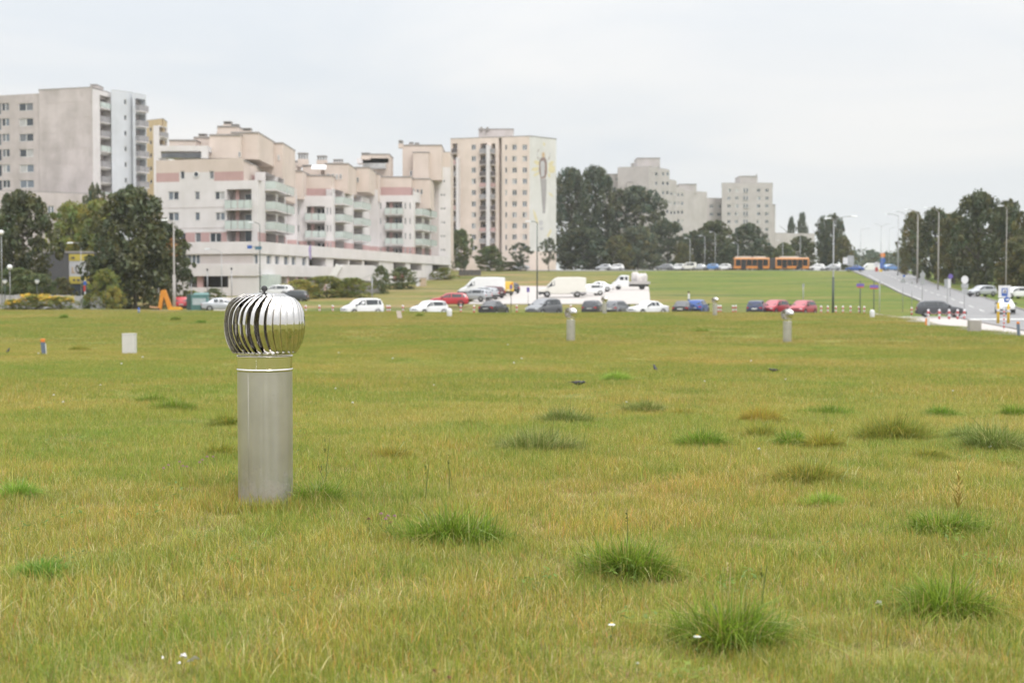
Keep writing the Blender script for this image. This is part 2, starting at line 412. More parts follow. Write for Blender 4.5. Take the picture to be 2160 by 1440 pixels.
PAL = [((.29, .33, .050), 38), ((.205, .285, .038), 28), ((.40, .36, .065), 18), ((.50, .33, .085), 8), ((.47, .25, .085), 3.5), ((.56, .48, .22), 5)]
GREEN = [((.185, .285, .031), 40), ((.26, .36, .04), 28), ((.115, .19, .024), 20), ((.40, .37, .09), 9), ((.48, .37, .15), 6)]
OLIVE = [((.28, .31, .055), 36), ((.40, .36, .07), 30), ((.50, .35, .08), 16), ((.18, .21, .04), 18)]
GREYG = [((.23, .28, .065), 40), ((.16, .21, .042), 32), ((.38, .41, .15), 18), ((.48, .41, .17), 12)]
AMBER = [((.48, .37, .07), 40), ((.52, .34, .08), 25), ((.34, .34, .06), 35)]
src = bpy.data.collections.new("grass_sources")
def srcobj(name, me):
    o = bpy.data.objects.new(name, me); src.objects.link(o); return o
def scatter_object(name, label, pts, sources, cat='grass'):
    """pts: (x, y, z, rot, scale, which); one object whose points carry real blade patches"""
    pts = np.asarray(pts, float)
    me = bpy.data.meshes.new(name); me.vertices.add(len(pts)); me.vertices.foreach_set('co', pts[:, :3].ravel())
    for an, colm in (("rz", 3), ("sc", 4)):
        a = me.attributes.new(an, 'FLOAT', 'POINT'); a.data.foreach_set('value', pts[:, colm])
    a = me.attributes.new("which", 'INT', 'POINT'); a.data.foreach_set('value', pts[:, 5].astype(np.int32))
    me.materials.append(M_BLADE)
    o = bpy.data.objects.new(name, me); COL.objects.link(o); tag(o, label, cat, kind='stuff')
    ng = bpy.data.node_groups.new(name, 'GeometryNodeTree')
    ng.interface.new_socket("Geometry", in_out='INPUT', socket_type='NodeSocketGeometry')
    ng.interface.new_socket("Geometry", in_out='OUTPUT', socket_type='NodeSocketGeometry')
    N, L = ng.nodes.new, ng.links.new
    gi, go = N('NodeGroupInput'), N('NodeGroupOutput')
    join = None
    gti = N('GeometryNodeGeometryToInstance')
    for s in sources:
        oi = N('GeometryNodeObjectInfo'); oi.inputs['Object'].default_value = s; oi.inputs['As Instance'].default_value = True
        L(oi.outputs['Geometry'], gti.inputs[0])
    iop = N('GeometryNodeInstanceOnPoints'); iop.inputs['Pick Instance'].default_value = True
    # join order of a multi input is last-first; only variety matters here
    ji = N('GeometryNodeJoinGeometry')
    for l in list(ng.links):
        if l.to_node == gti: ng.links.remove(l)
    ng.nodes.remove(gti)
    for n in [n for n in ng.nodes if n.bl_idname == 'GeometryNodeObjectInfo']: L(n.outputs['Geometry'], ji.inputs[0])
    def attr(nm, ty):
        n = N('GeometryNodeInputNamedAttribute'); n.data_type = ty; n.inputs['Name'].default_value = nm; return n.outputs['Attribute']
    cr = N('ShaderNodeCombineXYZ'); L(attr("rz", 'FLOAT'), cr.inputs[2])
    cs = N('ShaderNodeCombineXYZ'); sa = attr("sc", 'FLOAT')
    for i in range(3): L(sa, cs.inputs[i])
    e2r = N('FunctionNodeEulerToRotation'); L(cr.outputs[0], e2r.inputs[0])
    L(gi.outputs[0], iop.inputs['Points']); L(ji.outputs[0], iop.inputs['Instance'])
    L(attr("which", 'INT'), iop.inputs['Instance Index'])
    L(e2r.outputs[0], iop.inputs['Rotation']); L(cs.outputs[0], iop.inputs['Scale'])
    L(iop.outputs[0], go.inputs[0])
    md = o.modifiers.new("grass", 'NODES'); md.node_group = ng
    return o
def wedge_points(d0, d1, step, margin, jitter=.5):
    """jittered grid over the part of the field the view can reach, with a margin to either side"""
    out_ = []
    yv = d0
    while yv < d1:
        hw = yv * .372 + margin
        xv = np.arange(-hw, hw, step)
        px_ = xv + RNG.uniform(-jitter, jitter, len(xv)) * step; py_ = yv + RNG.uniform(-jitter, jitter, len(xv)) * step
        out_.append(np.stack([px_, py_], 1)); yv += step
    p = np.concatenate(out_)
    e = edge_d(CX0 + FPX * p[:, 0] / np.maximum(p[:, 1], 8))
    return p[p[:, 1] < e + 1.0]
def clear_of(p, spots):
    k = np.ones(len(p), bool)
    for x, y, r_ in spots: k &= (p[:, 0] - x) ** 2 + (p[:, 1] - y) ** 2 > r_ * r_
    return p[k]
def to_pts(p, smin, smax, nsrc):
    n = len(p)
    return np.stack([p[:, 0], p[:, 1], G(p[:, 0], p[:, 1]), RNG.uniform(0, 6.283, n), RNG.uniform(smin, smax, n), RNG.integers(0, nsrc, n)], 1)
FAM = {
 'green': [((.30, .345, .058), 38), ((.20, .275, .040), 34), ((.38, .36, .075), 15), ((.52, .34, .095), 6), ((.60, .52, .24), 6)],
 'olive': [((.335, .345, .065), 34), ((.235, .275, .050), 24), ((.44, .385, .085), 23), ((.56, .375, .10), 8), ((.52, .27, .095), 3.5), ((.64, .55, .27), 7)],
 'rusty': [((.35, .345, .07), 34), ((.46, .40, .095), 26), ((.58, .40, .105), 11), ((.54, .29, .10), 4), ((.64, .55, .28), 10), ((.23, .27, .05), 18)]}
near_src = {f: [srcobj("near_turf_patch", blades_mesh("near_turf", 560, .36, .035, .105, .0043, 100 + i + 11 * j, FAM[f], segs=3, lean=.6)) for i in range(3)] for j, f in enumerate(FAM)}
thatch_src = [srcobj("thatch_patch", blades_mesh("thatch", 240, .36, .018, .045, .0042, 150 + i, [((.52, .43, .22), 40), ((.46, .33, .15), 30), ((.36, .22, .11), 15), ((.28, .27, .09), 20)], segs=3, lean=1.9, droop=.5)) for i in range(3)]
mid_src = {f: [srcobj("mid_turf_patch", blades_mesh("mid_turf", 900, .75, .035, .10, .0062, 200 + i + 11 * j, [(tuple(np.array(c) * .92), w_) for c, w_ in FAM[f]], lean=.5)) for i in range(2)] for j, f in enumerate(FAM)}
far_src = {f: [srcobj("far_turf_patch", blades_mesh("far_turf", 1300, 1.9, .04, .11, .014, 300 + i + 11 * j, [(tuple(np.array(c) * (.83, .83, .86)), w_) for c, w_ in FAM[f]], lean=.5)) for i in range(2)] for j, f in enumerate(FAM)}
def family_split(p, sc_):
    """which kind of turf grows where"""
    v = np.array([mnoise.noise((q[0] * sc_, q[1] * sc_ * .6, 1.7)) + .45 * mnoise.noise((q[0] * sc_ * 3.3, q[1] * sc_ * 2.2, 9.1)) for q in p]) + RNG.normal(0, .26, len(p))
    return {'green': p[v < -.06], 'olive': p[(v >= -.06) & (v < .24)], 'rusty': p[v >= .24]}
def uneven(pts, sc_, lo, hi):
    v = np.array([mnoise.noise((q[0] * sc_, q[1] * sc_, 5.5)) for q in pts]); pts[:, 4] *= lo + (hi - lo) * np.clip(.5 + .8 * v, 0, 1); return pts
# tall single stems with small seed heads
def stems_mesh(name, n, seed):
    me = blades_mesh(name, n, .5, .16, .34, .0032, seed, [((.15, .19, .035), 40), ((.42, .33, .14), 40), ((.36, .22, .09), 20)], lean=.22, segs=4, droop=.3)
    return me
stem_src = [srcobj("stem_patch", stems_mesh("stems", 9, 400 + i)) for i in range(5)]
# broad leaved herbs in the turf
def herb_mesh(name, seed, col):
    r = np.random.default_rng(seed); V, Fc, C = [], [], []
    for k in range(26):
        a = r.uniform(0, 6.283); q = r.uniform(.01, .09); z = r.uniform(.03, .10)
        c = np.array([q * math.cos(a), q * math.sin(a), z]); a2 = r.uniform(0, 6.283); l = r.uniform(.018, .04); w_ = l * .45
        d = np.array([math.cos(a2), math.sin(a2), r.uniform(-.3, .5)]) * l; s = np.array([-math.sin(a2), math.cos(a2), 0]) * w_ * .5
        b = len(V); V += [c, c + d * .5 + s, c + d, c + d * .5 - s]; Fc.append((b, b + 1, b + 2, b + 3)); t = r.uniform(.75, 1.25); C += [tuple(np.array(col) * t) + (1,)] * 4
    me = mesh_from(name, V, Fc, [M_BLADE]); at_ = me.color_attributes.new("tint", 'FLOAT_COLOR', 'POINT'); at_.data.foreach_set('color', np.array(C).ravel())
    return me
herb_src = [srcobj("herb_patch", herb_mesh("herb", 500 + i, ((.17, .25, .05), (.22, .30, .05), (.13, .20, .04))[i])) for i in range(3)]
PIPES = [(X(558, 10.38), 10.38, .215)]
pn = clear_of(wedge_points(4.2, 21, .34, 1.6), [(x, y, r_ + .30) for x, y, r_ in PIPES])
FL_ = {'green': 'greener', 'olive': 'olive', 'rusty': 'rusty dry'}
for f, p in family_split(pn, .33).items(): scatter_object("grass", FL_[f] + ' short turf around the big vent and tussocks', uneven(to_pts(p, .85, 1.15, 3), .9, .78, 1.22), near_src[f])
scatter_object("thatch", 'dry straw coloured thatch lying in the turf', to_pts(clear_of(wedge_points(4.2, 18, .36, 1.6), [(x, y, r_ + .36) for x, y, r_ in PIPES]), .8, 1.25, 3), thatch_src)
# thin ring of turf right at the foot of the pipe
ring = [(PIPES[0][0] + math.cos(a) * .41, PIPES[0][1] + math.sin(a) * .41) for a in np.arange(0, 6.28, .40)]
foot_src = [srcobj("foot_turf_patch", blades_mesh("foot_turf", 380, .20, .04, .125, .0042, 600 + i, FAM['olive'], segs=3, lean=.4)) for i in range(3)]
scatter_object("pipe_foot_grass", 'slightly longer green grass hugging the foot of the big vent pipe', to_pts(np.array(ring), .8, 1.2, 3), foot_src)
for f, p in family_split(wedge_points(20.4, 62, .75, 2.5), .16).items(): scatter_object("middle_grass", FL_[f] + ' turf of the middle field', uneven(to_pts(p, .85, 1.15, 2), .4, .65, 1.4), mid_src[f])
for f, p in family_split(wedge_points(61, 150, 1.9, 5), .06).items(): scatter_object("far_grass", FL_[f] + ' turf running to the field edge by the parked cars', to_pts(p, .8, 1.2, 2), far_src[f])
ps = wedge_points(5, 34, .9, 1.5, .9); ps = clear_of(ps[RNG.uniform(0, 1, len(ps)) < .42], [(x, y, .7) for x, y, r_ in PIPES])
scatter_object("grass_stems", 'thin taller grass stems standing above the turf', to_pts(ps, .7, 1.15, 5), stem_src)
ph = wedge_points(5, 45, .8, 1.5, .9); nzv = np.array([mnoise.noise((p[0] * .5, p[1] * .35, 3.3)) for p in ph])
ph = clear_of(ph[nzv > .12], [(x, y, .35) for x, y, r_ in PIPES])
scatter_object("small_herbs", 'small broad leaved herbs scattered through the turf', to_pts(ph, .8, 1.4, 3), herb_src, 'herbs')
# ================================================================ turbine roof vents standing in the field
def steel(name, col, rough, streak=0.0, aniso=0.0):
    m = bpy.data.materials.new(name); m.use_nodes = True; t = m.node_tree; b = t.nodes['Principled BSDF']
    b.inputs['Metallic'].default_value = 1.0; b.inputs['Base Color'].default_value = tuple(col) + (1,); b.inputs['Roughness'].default_value = rough
    if streak:
        tcn = t.nodes.new("ShaderNodeTexCoord"); mpn = t.nodes.new("ShaderNodeMapping"); mpn.inputs['Scale'].default_value = (30, 30, .6)
        n = t.nodes.new("ShaderNodeTexNoise"); n.inputs['Scale'].default_value = 1.2; n.inputs['Detail'].default_value = 6
        t.links.new(tcn.outputs['Object'], mpn.inputs[0]); t.links.new(mpn.outputs[0], n.inputs['Vector'])
        n2 = t.nodes.new("ShaderNodeTexNoise"); n2.inputs['Scale'].default_value = 4; n2.inputs['Detail'].default_value = 5
        t.links.new(tcn.outputs['Object'], n2.inputs['Vector'])
        mr = t.nodes.new("ShaderNodeMapRange"); mr.inputs[3].default_value = rough * (1 - streak); mr.inputs[4].default_value = rough * (1 + streak)
        t.links.new(n.outputs['Fac'], mr.inputs[0]); t.links.new(mr.outputs[0], b.inputs['Roughness'])
        r = t.nodes.new("ShaderNodeValToRGB"); r.color_ramp.elements[0].position = .3; r.color_ramp.elements[1].position = .75
        r.color_ramp.elements[0].color = tuple(c * .84 for c in col) + (1,); r.color_ramp.elements[1].color = tuple(min(1, c * 1.05) for c in col) + (1,)
        t.links.new(n2.outputs['Fac'], r.inputs[0]); t.links.new(r.outputs[0], b.inputs['Base Color'])
        bp = t.nodes.new('ShaderNodeBump'); bp.inputs['Strength'].default_value = .12; bp.inputs['Distance'].default_value = .004
        n3 = t.nodes.new('ShaderNodeTexNoise'); n3.inputs['Scale'].default_value = .5; n3.inputs['Detail'].default_value = 2; t.links.new(mpn.outputs[0], n3.inputs['Vector'])
        t.links.new(n3.outputs['Fac'], bp.inputs['Height']); t.links.new(bp.outputs[0], b.inputs['Normal'])
        if aniso: b.inputs['Anisotropic'].default_value = aniso
    return m
M_POL = steel("polished_steel", (.80, .77, .74), .085, .45)
M_BRU = steel("dull_brushed_steel", (.60, .575, .545), .42, .22)
def soiled(m):
    t = m.node_tree; b = t.nodes['Principled BSDF']; N, L = t.nodes.new, t.links.new
    tcn = N("ShaderNodeTexCoord"); sp = N("ShaderNodeSeparateXYZ"); L(tcn.outputs['Object'], sp.inputs[0])
    n = N("ShaderNodeTexNoise"); n.inputs['Scale'].default_value = 14; n.inputs['Detail'].default_value = 8; n.inputs['Roughness'].default_value = .7; L(tcn.outputs['Object'], n.inputs['Vector'])
    mr = N("ShaderNodeMapRange"); mr.inputs[1].default_value = .0; mr.inputs[2].default_value = .34; mr.inputs[3].default_value = .30; mr.inputs[4].default_value = -.12; L(sp.outputs[2], mr.inputs[0])
    a = N("ShaderNodeMath"); a.operation = 'ADD'; L(n.outputs['Fac'], a.inputs[0]); L(mr.outputs[0], a.inputs[1])
    r = N("ShaderNodeMapRange"); r.inputs[1].default_value = .52; r.inputs[2].default_value = .74; L(a.outputs[0], r.inputs[0])
    sc_ = N("ShaderNodeMath"); sc_.operation = 'MULTIPLY'; sc_.inputs[1].default_value = .6; L(r.outputs[0], sc_.inputs[0])
    mx_ = N("ShaderNodeMix"); mx_.data_type = 'RGBA'; L(sc_.outputs[0], mx_.inputs[0]); old = b.inputs['Base Color'].links[0].from_socket; L(old, mx_.inputs[6]); mx_.inputs[7].default_value = (.23, .19, .13, 1); L(mx_.outputs[2], b.inputs['Base Color'])
    iv = N("ShaderNodeMath"); iv.operation = 'SUBTRACT'; iv.inputs[0].default_value = 1.0; L(sc_.outputs[0], iv.inputs[1]); L(iv.outputs[0], b.inputs['Metallic'])
soiled(M_BRU)
M_KNOB = mat("black_rubber", (.03, .03, .032), .55, var=.3, scale=30)
M_INNER = mat("dark_vent_core", (.05, .047, .045), .6, metal=.5, var=.3, scale=12)
VP_Z = np.array([1.105, 1.122, 1.135, 1.18, 1.225, 1.28, 1.34, 1.40, 1.455, 1.50, 1.528, 1.540])
VP_R = np.array([.225, .236, .247, .270, .284, .293, .2935, .287, .268, .231, .182, .140])
def make_vent(seed, high=True):
    root = thing('roof_vent', 'x', 'vent')
    n = 64 if high else 28
    p = MB(); p.lathe([(.198, -.35), (.198, .2), (.199, .6), (.1985, .985)], n); p.build('pipe', M_BRU, root, smooth=True)
    p = MB(); p.lathe([(.2005, .978), (.2035, .98), (.2045, .988), (.2035, .996), (.199, .998)], n); p.build('pipe_rim', M_POL, root, smooth=True)
    p = MB(); p.lathe([(.1985, .990), (.1985, 1.083)], n); col_ = p.build('collar', M_POL, root, smooth=True)
    if high:
        for k in range(7):
            rv = MB(); a = R(-102); c = Vector((math.cos(a) * .1985, math.sin(a) * .1985, 1.0 + k * .0122))
            rv.lathe([(.0032, -.0012), (.0026, .0012), (0, .002)], 8)
            o = rv.build('rivet', M_POL, col_, wloc=WL[root.name] + c, smooth=True); o.rotation_euler = (R(90), 0, a + R(90))
    p = MB(); p.lathe([(.1985, 1.080), (.2030, 1.081), (.2045, 1.086), (.2030, 1.091), (.1985, 1.092), (.1985, 1.106), (.206, 1.108), (.228, 1.112), (.228, 1.116), (.19, 1.118)], n)
    p.build('bearing_ring', M_POL, root, smooth=True)
    if high:
        sm = MB(); a = R(-121); sm.tube([(math.cos(a) * .1988, math.sin(a) * .1988, -.1), (math.cos(a) * .1988, math.sin(a) * .1988, .975)], .0007, 6); sm.build('seam', M_BRU, root, smooth=True)
    head = MB(); head.lathe([(.0, 1.548), (.05, 1.547), (.10, 1.543), (.148, 1.534), (.158, 1.529), (.158, 1.526), (.0, 1.526)], n)
    head.build('top_cap', M_POL, root, smooth=True)
    k = MB(); k.lathe([(.007, 1.545), (.007, 1.556), (.012, 1.558), (.019, 1.564), (.0225, 1.574), (.0225, 1.580), (.019, 1.590), (.011, 1.597), (0, 1.599)], 20)
    k.build('knob', M_KNOB, root, smooth=True)
    c = MB(); c.lathe([(.012, 1.11), (.012, 1.53)], 12); c.build('axle', M_POL, root, smooth=True)
    NV = 30 if high else 22; NZ = 14 if high else 8; NW = 5 if high else 3
    zs = np.linspace(VP_Z[0], VP_Z[-1], NZ)
    b = MB(); rows = []
    for z in zs:
        ro = float(np.interp(z, VP_Z, VP_R)); dphi = .95 * (1 - ro / .2935)
        row = []
        for j in range(NW):
            t = j / (NW - 1)
            ph = dphi - .31 * t; rr = ro - (.048 * t + .010 * t * t) * (ro / .2935) ** .6 + .006 * math.sin(math.pi * t)
            row.append((rr * math.sin(ph), -rr * math.cos(ph), z))
        rows.append(row)
    V = [p_ for r_ in rows for p_ in r_]
    Fc = [(i * NW + j, i * NW + j + 1, (i + 1) * NW + j + 1, (i + 1) * NW + j) for i in range(NZ - 1) for j in range(NW - 1)]
    vm = mesh_from('vane', V, Fc, [M_POL], smooth=True)
    for q in range(NV):
        o = bpy.data.objects.new('vane', vm); link(o, root, WL[root.name]); jr = random.Random(q * 7 + seed); o.rotation_euler = (R(jr.uniform(-.22, .22)), R(jr.uniform(-.22, .22)), 2 * math.pi * (q + .3 + jr.uniform(-.04, .04)) / NV)
        if high:
            md = o.modifiers.new("sheet", 'SOLIDIFY'); md.thickness = .0016; md.offset = -1
    return root
VENT_LABEL = ['large shiny steel turbine vent on pipe standing close by in the grass',
              'distant steel turbine vent standing before the grey people carrier and dark cars',
              'distant steel turbine vent standing before the two red cars',
              'tiny far steel vent overlapping the dark parked cars at the field edge',
              'tiny far steel vent beside the blue and black parked cars']
va = make_vent(1, True); vb = make_vent(2, False)
VS = [(558, 10.38), (1204, 66), (1661, 65.5), (1275, 127), (1508, 121)]
for i, (px, d) in enumerate(VS):
    loc = on(px, d)
    if i == 0: o = va; o.location = loc
    elif i == 1: o = vb; o.location = loc
    else: o = copy_tree(vb, None, loc, rz=.37 * i)
    tag(o, VENT_LABEL[i], 'vent', 'steel turbine vents in the field')
va.rotation_euler.z = R(4)
# ================================================================ buildings
GLASSD = mat("window_glass", (.045, .055, .07), .08, var=.25, scale=.7, spec=.6)
GLASSM = mat("window_glass_sheer", (.17, .18, .20), .15, var=.3, scale=.9, spec=.5)
GLASSL = mat("window_glass_curtain", (.42, .42, .42), .3, var=.25, scale=1.2)
GLASSB = mat("window_glass_blue", (.16, .19, .23), .1, var=.25, scale=.8, spec=.6)
M_WFRAME = mat("white_window_frame", (.74, .73, .72), .5, var=.05, scale=3)
M_SILL = mat("sill_metal", (.40, .38, .37), .6, var=.1, scale=3)
def plaster(name, col, stain=.16, scale=.22):
    if name in MATS: return MATS[name]
    m = bpy.data.materials.new(name); m.use_nodes = True; t = m.node_tree; b = t.nodes['Principled BSDF']; N, L = t.nodes.new, t.links.new
    b.inputs['Roughness'].default_value = .9; b.inputs['Specular IOR Level'].default_value = .2
    tcn = N("ShaderNodeTexCoord")
    def nz_(sc_, sx, sz, det, off):
        mpn = N("ShaderNodeMapping"); mpn.inputs['Scale'].default_value = (sx, sx, sz); mpn.inputs['Location'].default_value = (off, off, off)
        n = N("ShaderNodeTexNoise"); n.inputs['Scale'].default_value = sc_; n.inputs['Detail'].default_value = det; n.inputs['Roughness'].default_value = .65
        L(tcn.outputs['Object'], mpn.inputs[0]); L(mpn.outputs[0], n.inputs['Vector']); return n.outputs['Fac']
    def rp(f, lo, a, b_):
        r = N("ShaderNodeValToRGB"); r.color_ramp.elements[0].position = a; r.color_ramp.elements[1].position = b_
        r.color_ramp.elements[0].color = (lo, lo, lo * .985, 1); r.color_ramp.elements[1].color = (1.03, 1.03, 1.03, 1); L(f, r.inputs[0]); return r.outputs[0]
    def mul(a, c):
        n = N("ShaderNodeMix"); n.data_type = 'RGBA'; n.blend_type = 'MULTIPLY'; n.inputs[0].default_value = 1
        for i, v in ((6, a), (7, c)):
            if isinstance(v, tuple): n.inputs[i].default_value = v + (1,)
            else: L(v, n.inputs[i])
        return n.outputs[2]
    c = mul(tuple(col), rp(nz_(scale, 1, 1, 6, 0), 1 - stain, .35, .62))
    c = mul(c, rp(nz_(.55, 1.0, .16, 7, 7), 1 - stain * .55, .30, .62))       # rain streaks
    L(c, b.inputs['Base Color'])
    MATS[name] = m; return m
W_WHITE = plaster("white_plaster", (.65, .62, .625), .08)
W_PEACH = plaster("peach_plaster", (.60, .51, .46), .08)
W_RED = plaster("dusty_red_plaster", (.48, .32, .31), .10)
W_BEIGE = plaster("beige_plaster", (.52, .47, .465), .10)
W_GREY = plaster("grey_concrete_panels", (.52, .47, .465), .20)
W_CREAM = plaster("cream_plaster", (.68, .58, .52), .10)
W_PALEB = plaster("pale_blue_plaster", (.56, .58, .62), .10)
W_FAR = plaster("weathered_concrete", (.48, .445, .44), .12)
W_YEL = plaster("ochre_plaster", (.55, .43, .27), .1)
M_ROOF = mat("roof_felt", (.17, .165, .16), .9, var=.2, scale=.6)
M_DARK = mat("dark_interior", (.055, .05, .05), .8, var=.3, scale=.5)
M_COPING = mat("grey_coping", (.30, .28, .27), .6, var=.15, scale=1)
M_BGLASS = mat("frosted_balcony_glass", (.50, .56, .53), .25, var=.1, scale=1)
M_RAILG = mat("grey_railing", (.30, .29, .30), .5, var=.15, scale=2)
M_RAILD = mat("dark_balcony_panel", (.10, .085, .085), .6, var=.3, scale=2)

class Plane:
    """a vertical wall plane; seen from outside A is its left end, B its right end"""
    def __init__(s, px0, d0, px1, d1):
        s.A = Vector((X(px0, d0), d0)); s.B = Vector((X(px1, d1), d1)); s.L = (s.B - s.A).length; s.t = (s.B - s.A) / s.L
        s.n = Vector((s.t.y, -s.t.x)); s.ang = math.atan2(s.t.y, s.t.x)
    def u(s, px):
        k = (px - CX0) / FPX; return (k * s.A.y - s.A.x) / (s.t.x - k * s.t.y)
    def z(s, py, u): return Z(py, s.A.y + u * s.t.y)
    def rect(s, px0, px1, py0, py1):
        u0, u1 = s.u(px0), s.u(px1); um = (u0 + u1) / 2
        return (u0, u1, s.z(py1, um), s.z(py0, um))
    def p(s, u, z, o=0.0):
        q = s.A + s.t * u + s.n * o; return Vector((q.x, q.y, z))
def face_wall(root, pl, u0, u1, z0, z1, mats, holes=(), name='wall', zones=()):
    """wall with real openings. holes: (u0,u1,z0,z1,depth,back_mat_index or None). zones: (u0,u1,z0,z1,mat_index) colour fields"""
    us = sorted(set([u0, u1] + [v for h in holes for v in h[:2]] + [v for q in zones for v in q[:2]]))
    zs = sorted(set([z0, z1] + [v for h in holes for v in h[2:4]] + [v for q in zones for v in q[2:4]]))
    us = [v for v in us if u0 - 1e-6 <= v <= u1 + 1e-6]; zs = [v for v in zs if z0 - 1e-6 <= v <= z1 + 1e-6]
    b = MB(); o0 = WL[root.name]
    def q(u, z, o=0.0): return pl.p(u, z, o) - o0
    for i in range(len(us) - 1):
        for j in range(len(zs) - 1):
            uc, zc = (us[i] + us[i + 1]) / 2, (zs[j] + zs[j + 1]) / 2
            if any(h[0] < uc < h[1] and h[2] < zc < h[3] for h in holes): continue
            mi = 0
            for zn in zones:
                if zn[0] < uc < zn[1] and zn[2] < zc < zn[3]: mi = zn[4]
            b.add([q(us[i], zs[j]), q(us[i + 1], zs[j]), q(us[i + 1], zs[j + 1]), q(us[i], zs[j + 1])], [(0, 1, 2, 3)], mi)
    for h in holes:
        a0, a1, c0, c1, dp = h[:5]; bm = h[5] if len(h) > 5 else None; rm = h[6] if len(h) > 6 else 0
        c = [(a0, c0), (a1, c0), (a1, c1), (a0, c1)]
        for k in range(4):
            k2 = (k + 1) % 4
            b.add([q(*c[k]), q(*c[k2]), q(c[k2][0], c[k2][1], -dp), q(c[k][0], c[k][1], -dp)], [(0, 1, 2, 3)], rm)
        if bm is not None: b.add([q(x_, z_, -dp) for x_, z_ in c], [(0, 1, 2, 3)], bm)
    return b.build(name, mats, root)
def solid(root, poly, z0, z1, mats, name='block', coping=None):
    b = MB(); o0 = WL[root.name]; P_ = [(p[0] - o0.x, p[1] - o0.y) for p in poly]
    b.poly_prism(P_, z0 - o0.z, z1 - o0.z)
    o = b.build(name, mats, root)
    if coping:
        c = MB(); cx = sum(p[0] for p in P_) / len(P_); cy = sum(p[1] for p in P_) / len(P_)
        def ex(p):
            v = Vector((p[0] - cx, p[1] - cy)); return (p[0] + v.x / v.length * .15, p[1] + v.y / v.length * .15)
        c.poly_prism([ex(p) for p in P_], z1 - o0.z + .003, z1 - o0.z + .18); c.build('coping', coping, o)
    return o
def quad_px(px0, px1, d0, d1):
    return [(X(px0, d0), d0), (X(px1, d0), d0), (X(px1, d0), d1), (X(px0, d0), d1)]
WM = {}
def win_mesh(w_, h_, n):
    k = (round(w_, 2), round(h_, 2), n)
    if k in WM: return WM[k]
    b = MB(); f = .075 if w_ > .8 else .06; t0, t1 = -.04, .03
    b.box(0, w_, t0, t1, 0, f); b.box(0, w_, t0, t1, h_ - f, h_); b.box(0, f, t0, t1, f + .001, h_ - f - .001); b.box(w_ - f, w_, t0, t1, f + .001, h_ - f - .001)
    for i in range(1, n): b.box(w_ * i / n - f * .8, w_ * i / n + f * .8, t0 + .002, t1 - .002, f + .001, h_ - f - .001)
    fm = b.mesh('window', [M_WFRAME])
    pw = (w_ - 2 * f - (n - 1) * 1.6 * f) / n
    pb = MB(); pb.box(0, pw, 0, .02, 0, h_ - 2 * f); pm = pb.mesh('pane', [GLASSD])
    xs_ = [f + i * (pw + 1.6 * f) for i in range(n)]
    sb = MB(); sb.box(-.06, w_ + .06, -.16, .02, -.06, -.004); sm = sb.mesh('sill', [M_SILL])
    WM[k] = (fm, pm, xs_, f, sm); return WM[k]
WR = random.Random(3)
def window(root, pl, r, n=2, inset=.14, glass=None, sill=True):
    """a framed window with n panes set into the opening r = (u0,u1,z0,z1)"""
    w_, h_ = r[1] - r[0], r[3] - r[2]
    wq, hq = round(w_ / .05) * .05, round(h_ / .05) * .05
    fm, pm, xs_, f, sm = win_mesh(max(.3, wq), max(.3, hq), n)
    o = bpy.data.objects.new('window', fm); link(o, root, pl.p(r[0], r[2], -inset)); o.rotation_euler.z = pl.ang
    o.scale = (w_ / max(.3, wq), 1, h_ / max(.3, hq))
    for x_ in xs_:
        p_ = bpy.data.objects.new('pane', pm); COL.objects.link(p_); p_.parent = o; p_.location = (x_, -.005, f)
        gm = glass or WR.choices([GLASSD, GLASSM, GLASSL, GLASSB], [45, 22, 18, 15])[0]
        if gm is not GLASSD:
            p_.material_slots[0].link = 'OBJECT'; p_.material_slots[0].material = gm
    if sill:
        s_ = bpy.data.objects.new('sill', sm); COL.objects.link(s_); s_.parent = o
    return o
def balcony(root, pl, u0, u1, z, out_=1.3, h_=1.05, panel=None, npan=3, closed_left=True, rail=None, slab=None):
    """slab with upright panels round its three free sides and a rail"""
    panel = panel or M_BGLASS; rail = rail or M_RAILG
    o0 = WL[root.name]; b = MB()
    def q(u, zz, o): return pl.p(u, zz, o) - o0
    def slabq(b_, ua, ub, za, zb, oa, ob):
        vs = [q(ua, za, ob), q(ub, za, ob), q(ub, za, oa), q(ua, za, oa), q(ua, zb, ob), q(ub, zb, ob), q(ub, zb, oa), q(ua, zb, oa)]
        b_.add(vs, [(0, 3, 2, 1), (4, 5, 6, 7), (0, 1, 5, 4), (1, 2, 6, 5), (2, 3, 7, 6), (3, 0, 4, 7)])
    slabq(b, u0, u1, z - .18, z, .003, out_)
    ob_ = b.build('balcony', slab or W_WHITE, root)
    r = MB(); slabq(r, u0, u1, z + h_, z + h_ + .06, out_ - .06, out_)
    slabq(r, u0, u0 + .06, z + h_ + .002, z + h_ + .058, .01, out_ - .062); slabq(r, u1 - .06, u1, z + h_ + .002, z + h_ + .058, .01, out_ - .062)
    ro = r.build('rail', rail, ob_)
    gap = .05
    for i in range(npan):
        a = u0 + (u1 - u0) * i / npan + gap; c = u0 + (u1 - u0) * (i + 1) / npan - gap
        m_ = MB(); slabq(m_, a, c, z + .06, z + h_ - .004, out_ - .045, out_ - .01); m_.build('panel', panel, ob_, wloc=o0)
    for ua in (u0 + .01, u1 - .045):
        m_ = MB(); slabq(m_, ua, ua + .035, z + .06, z + h_ - .004, .06, out_ - .07); m_.build('panel', panel, ob_, wloc=o0)
    return ob_
def roof_box(root, px0, px1, d0, d1, py_top, py_bot, mtl, name='roof_block', cap=M_COPING):
    z1, z0 = Z(py_top, d0), Z(py_bot, d0)
    return solid(root, quad_px(px0, px1, d0, d1), z0, z1, mtl, name, cap)
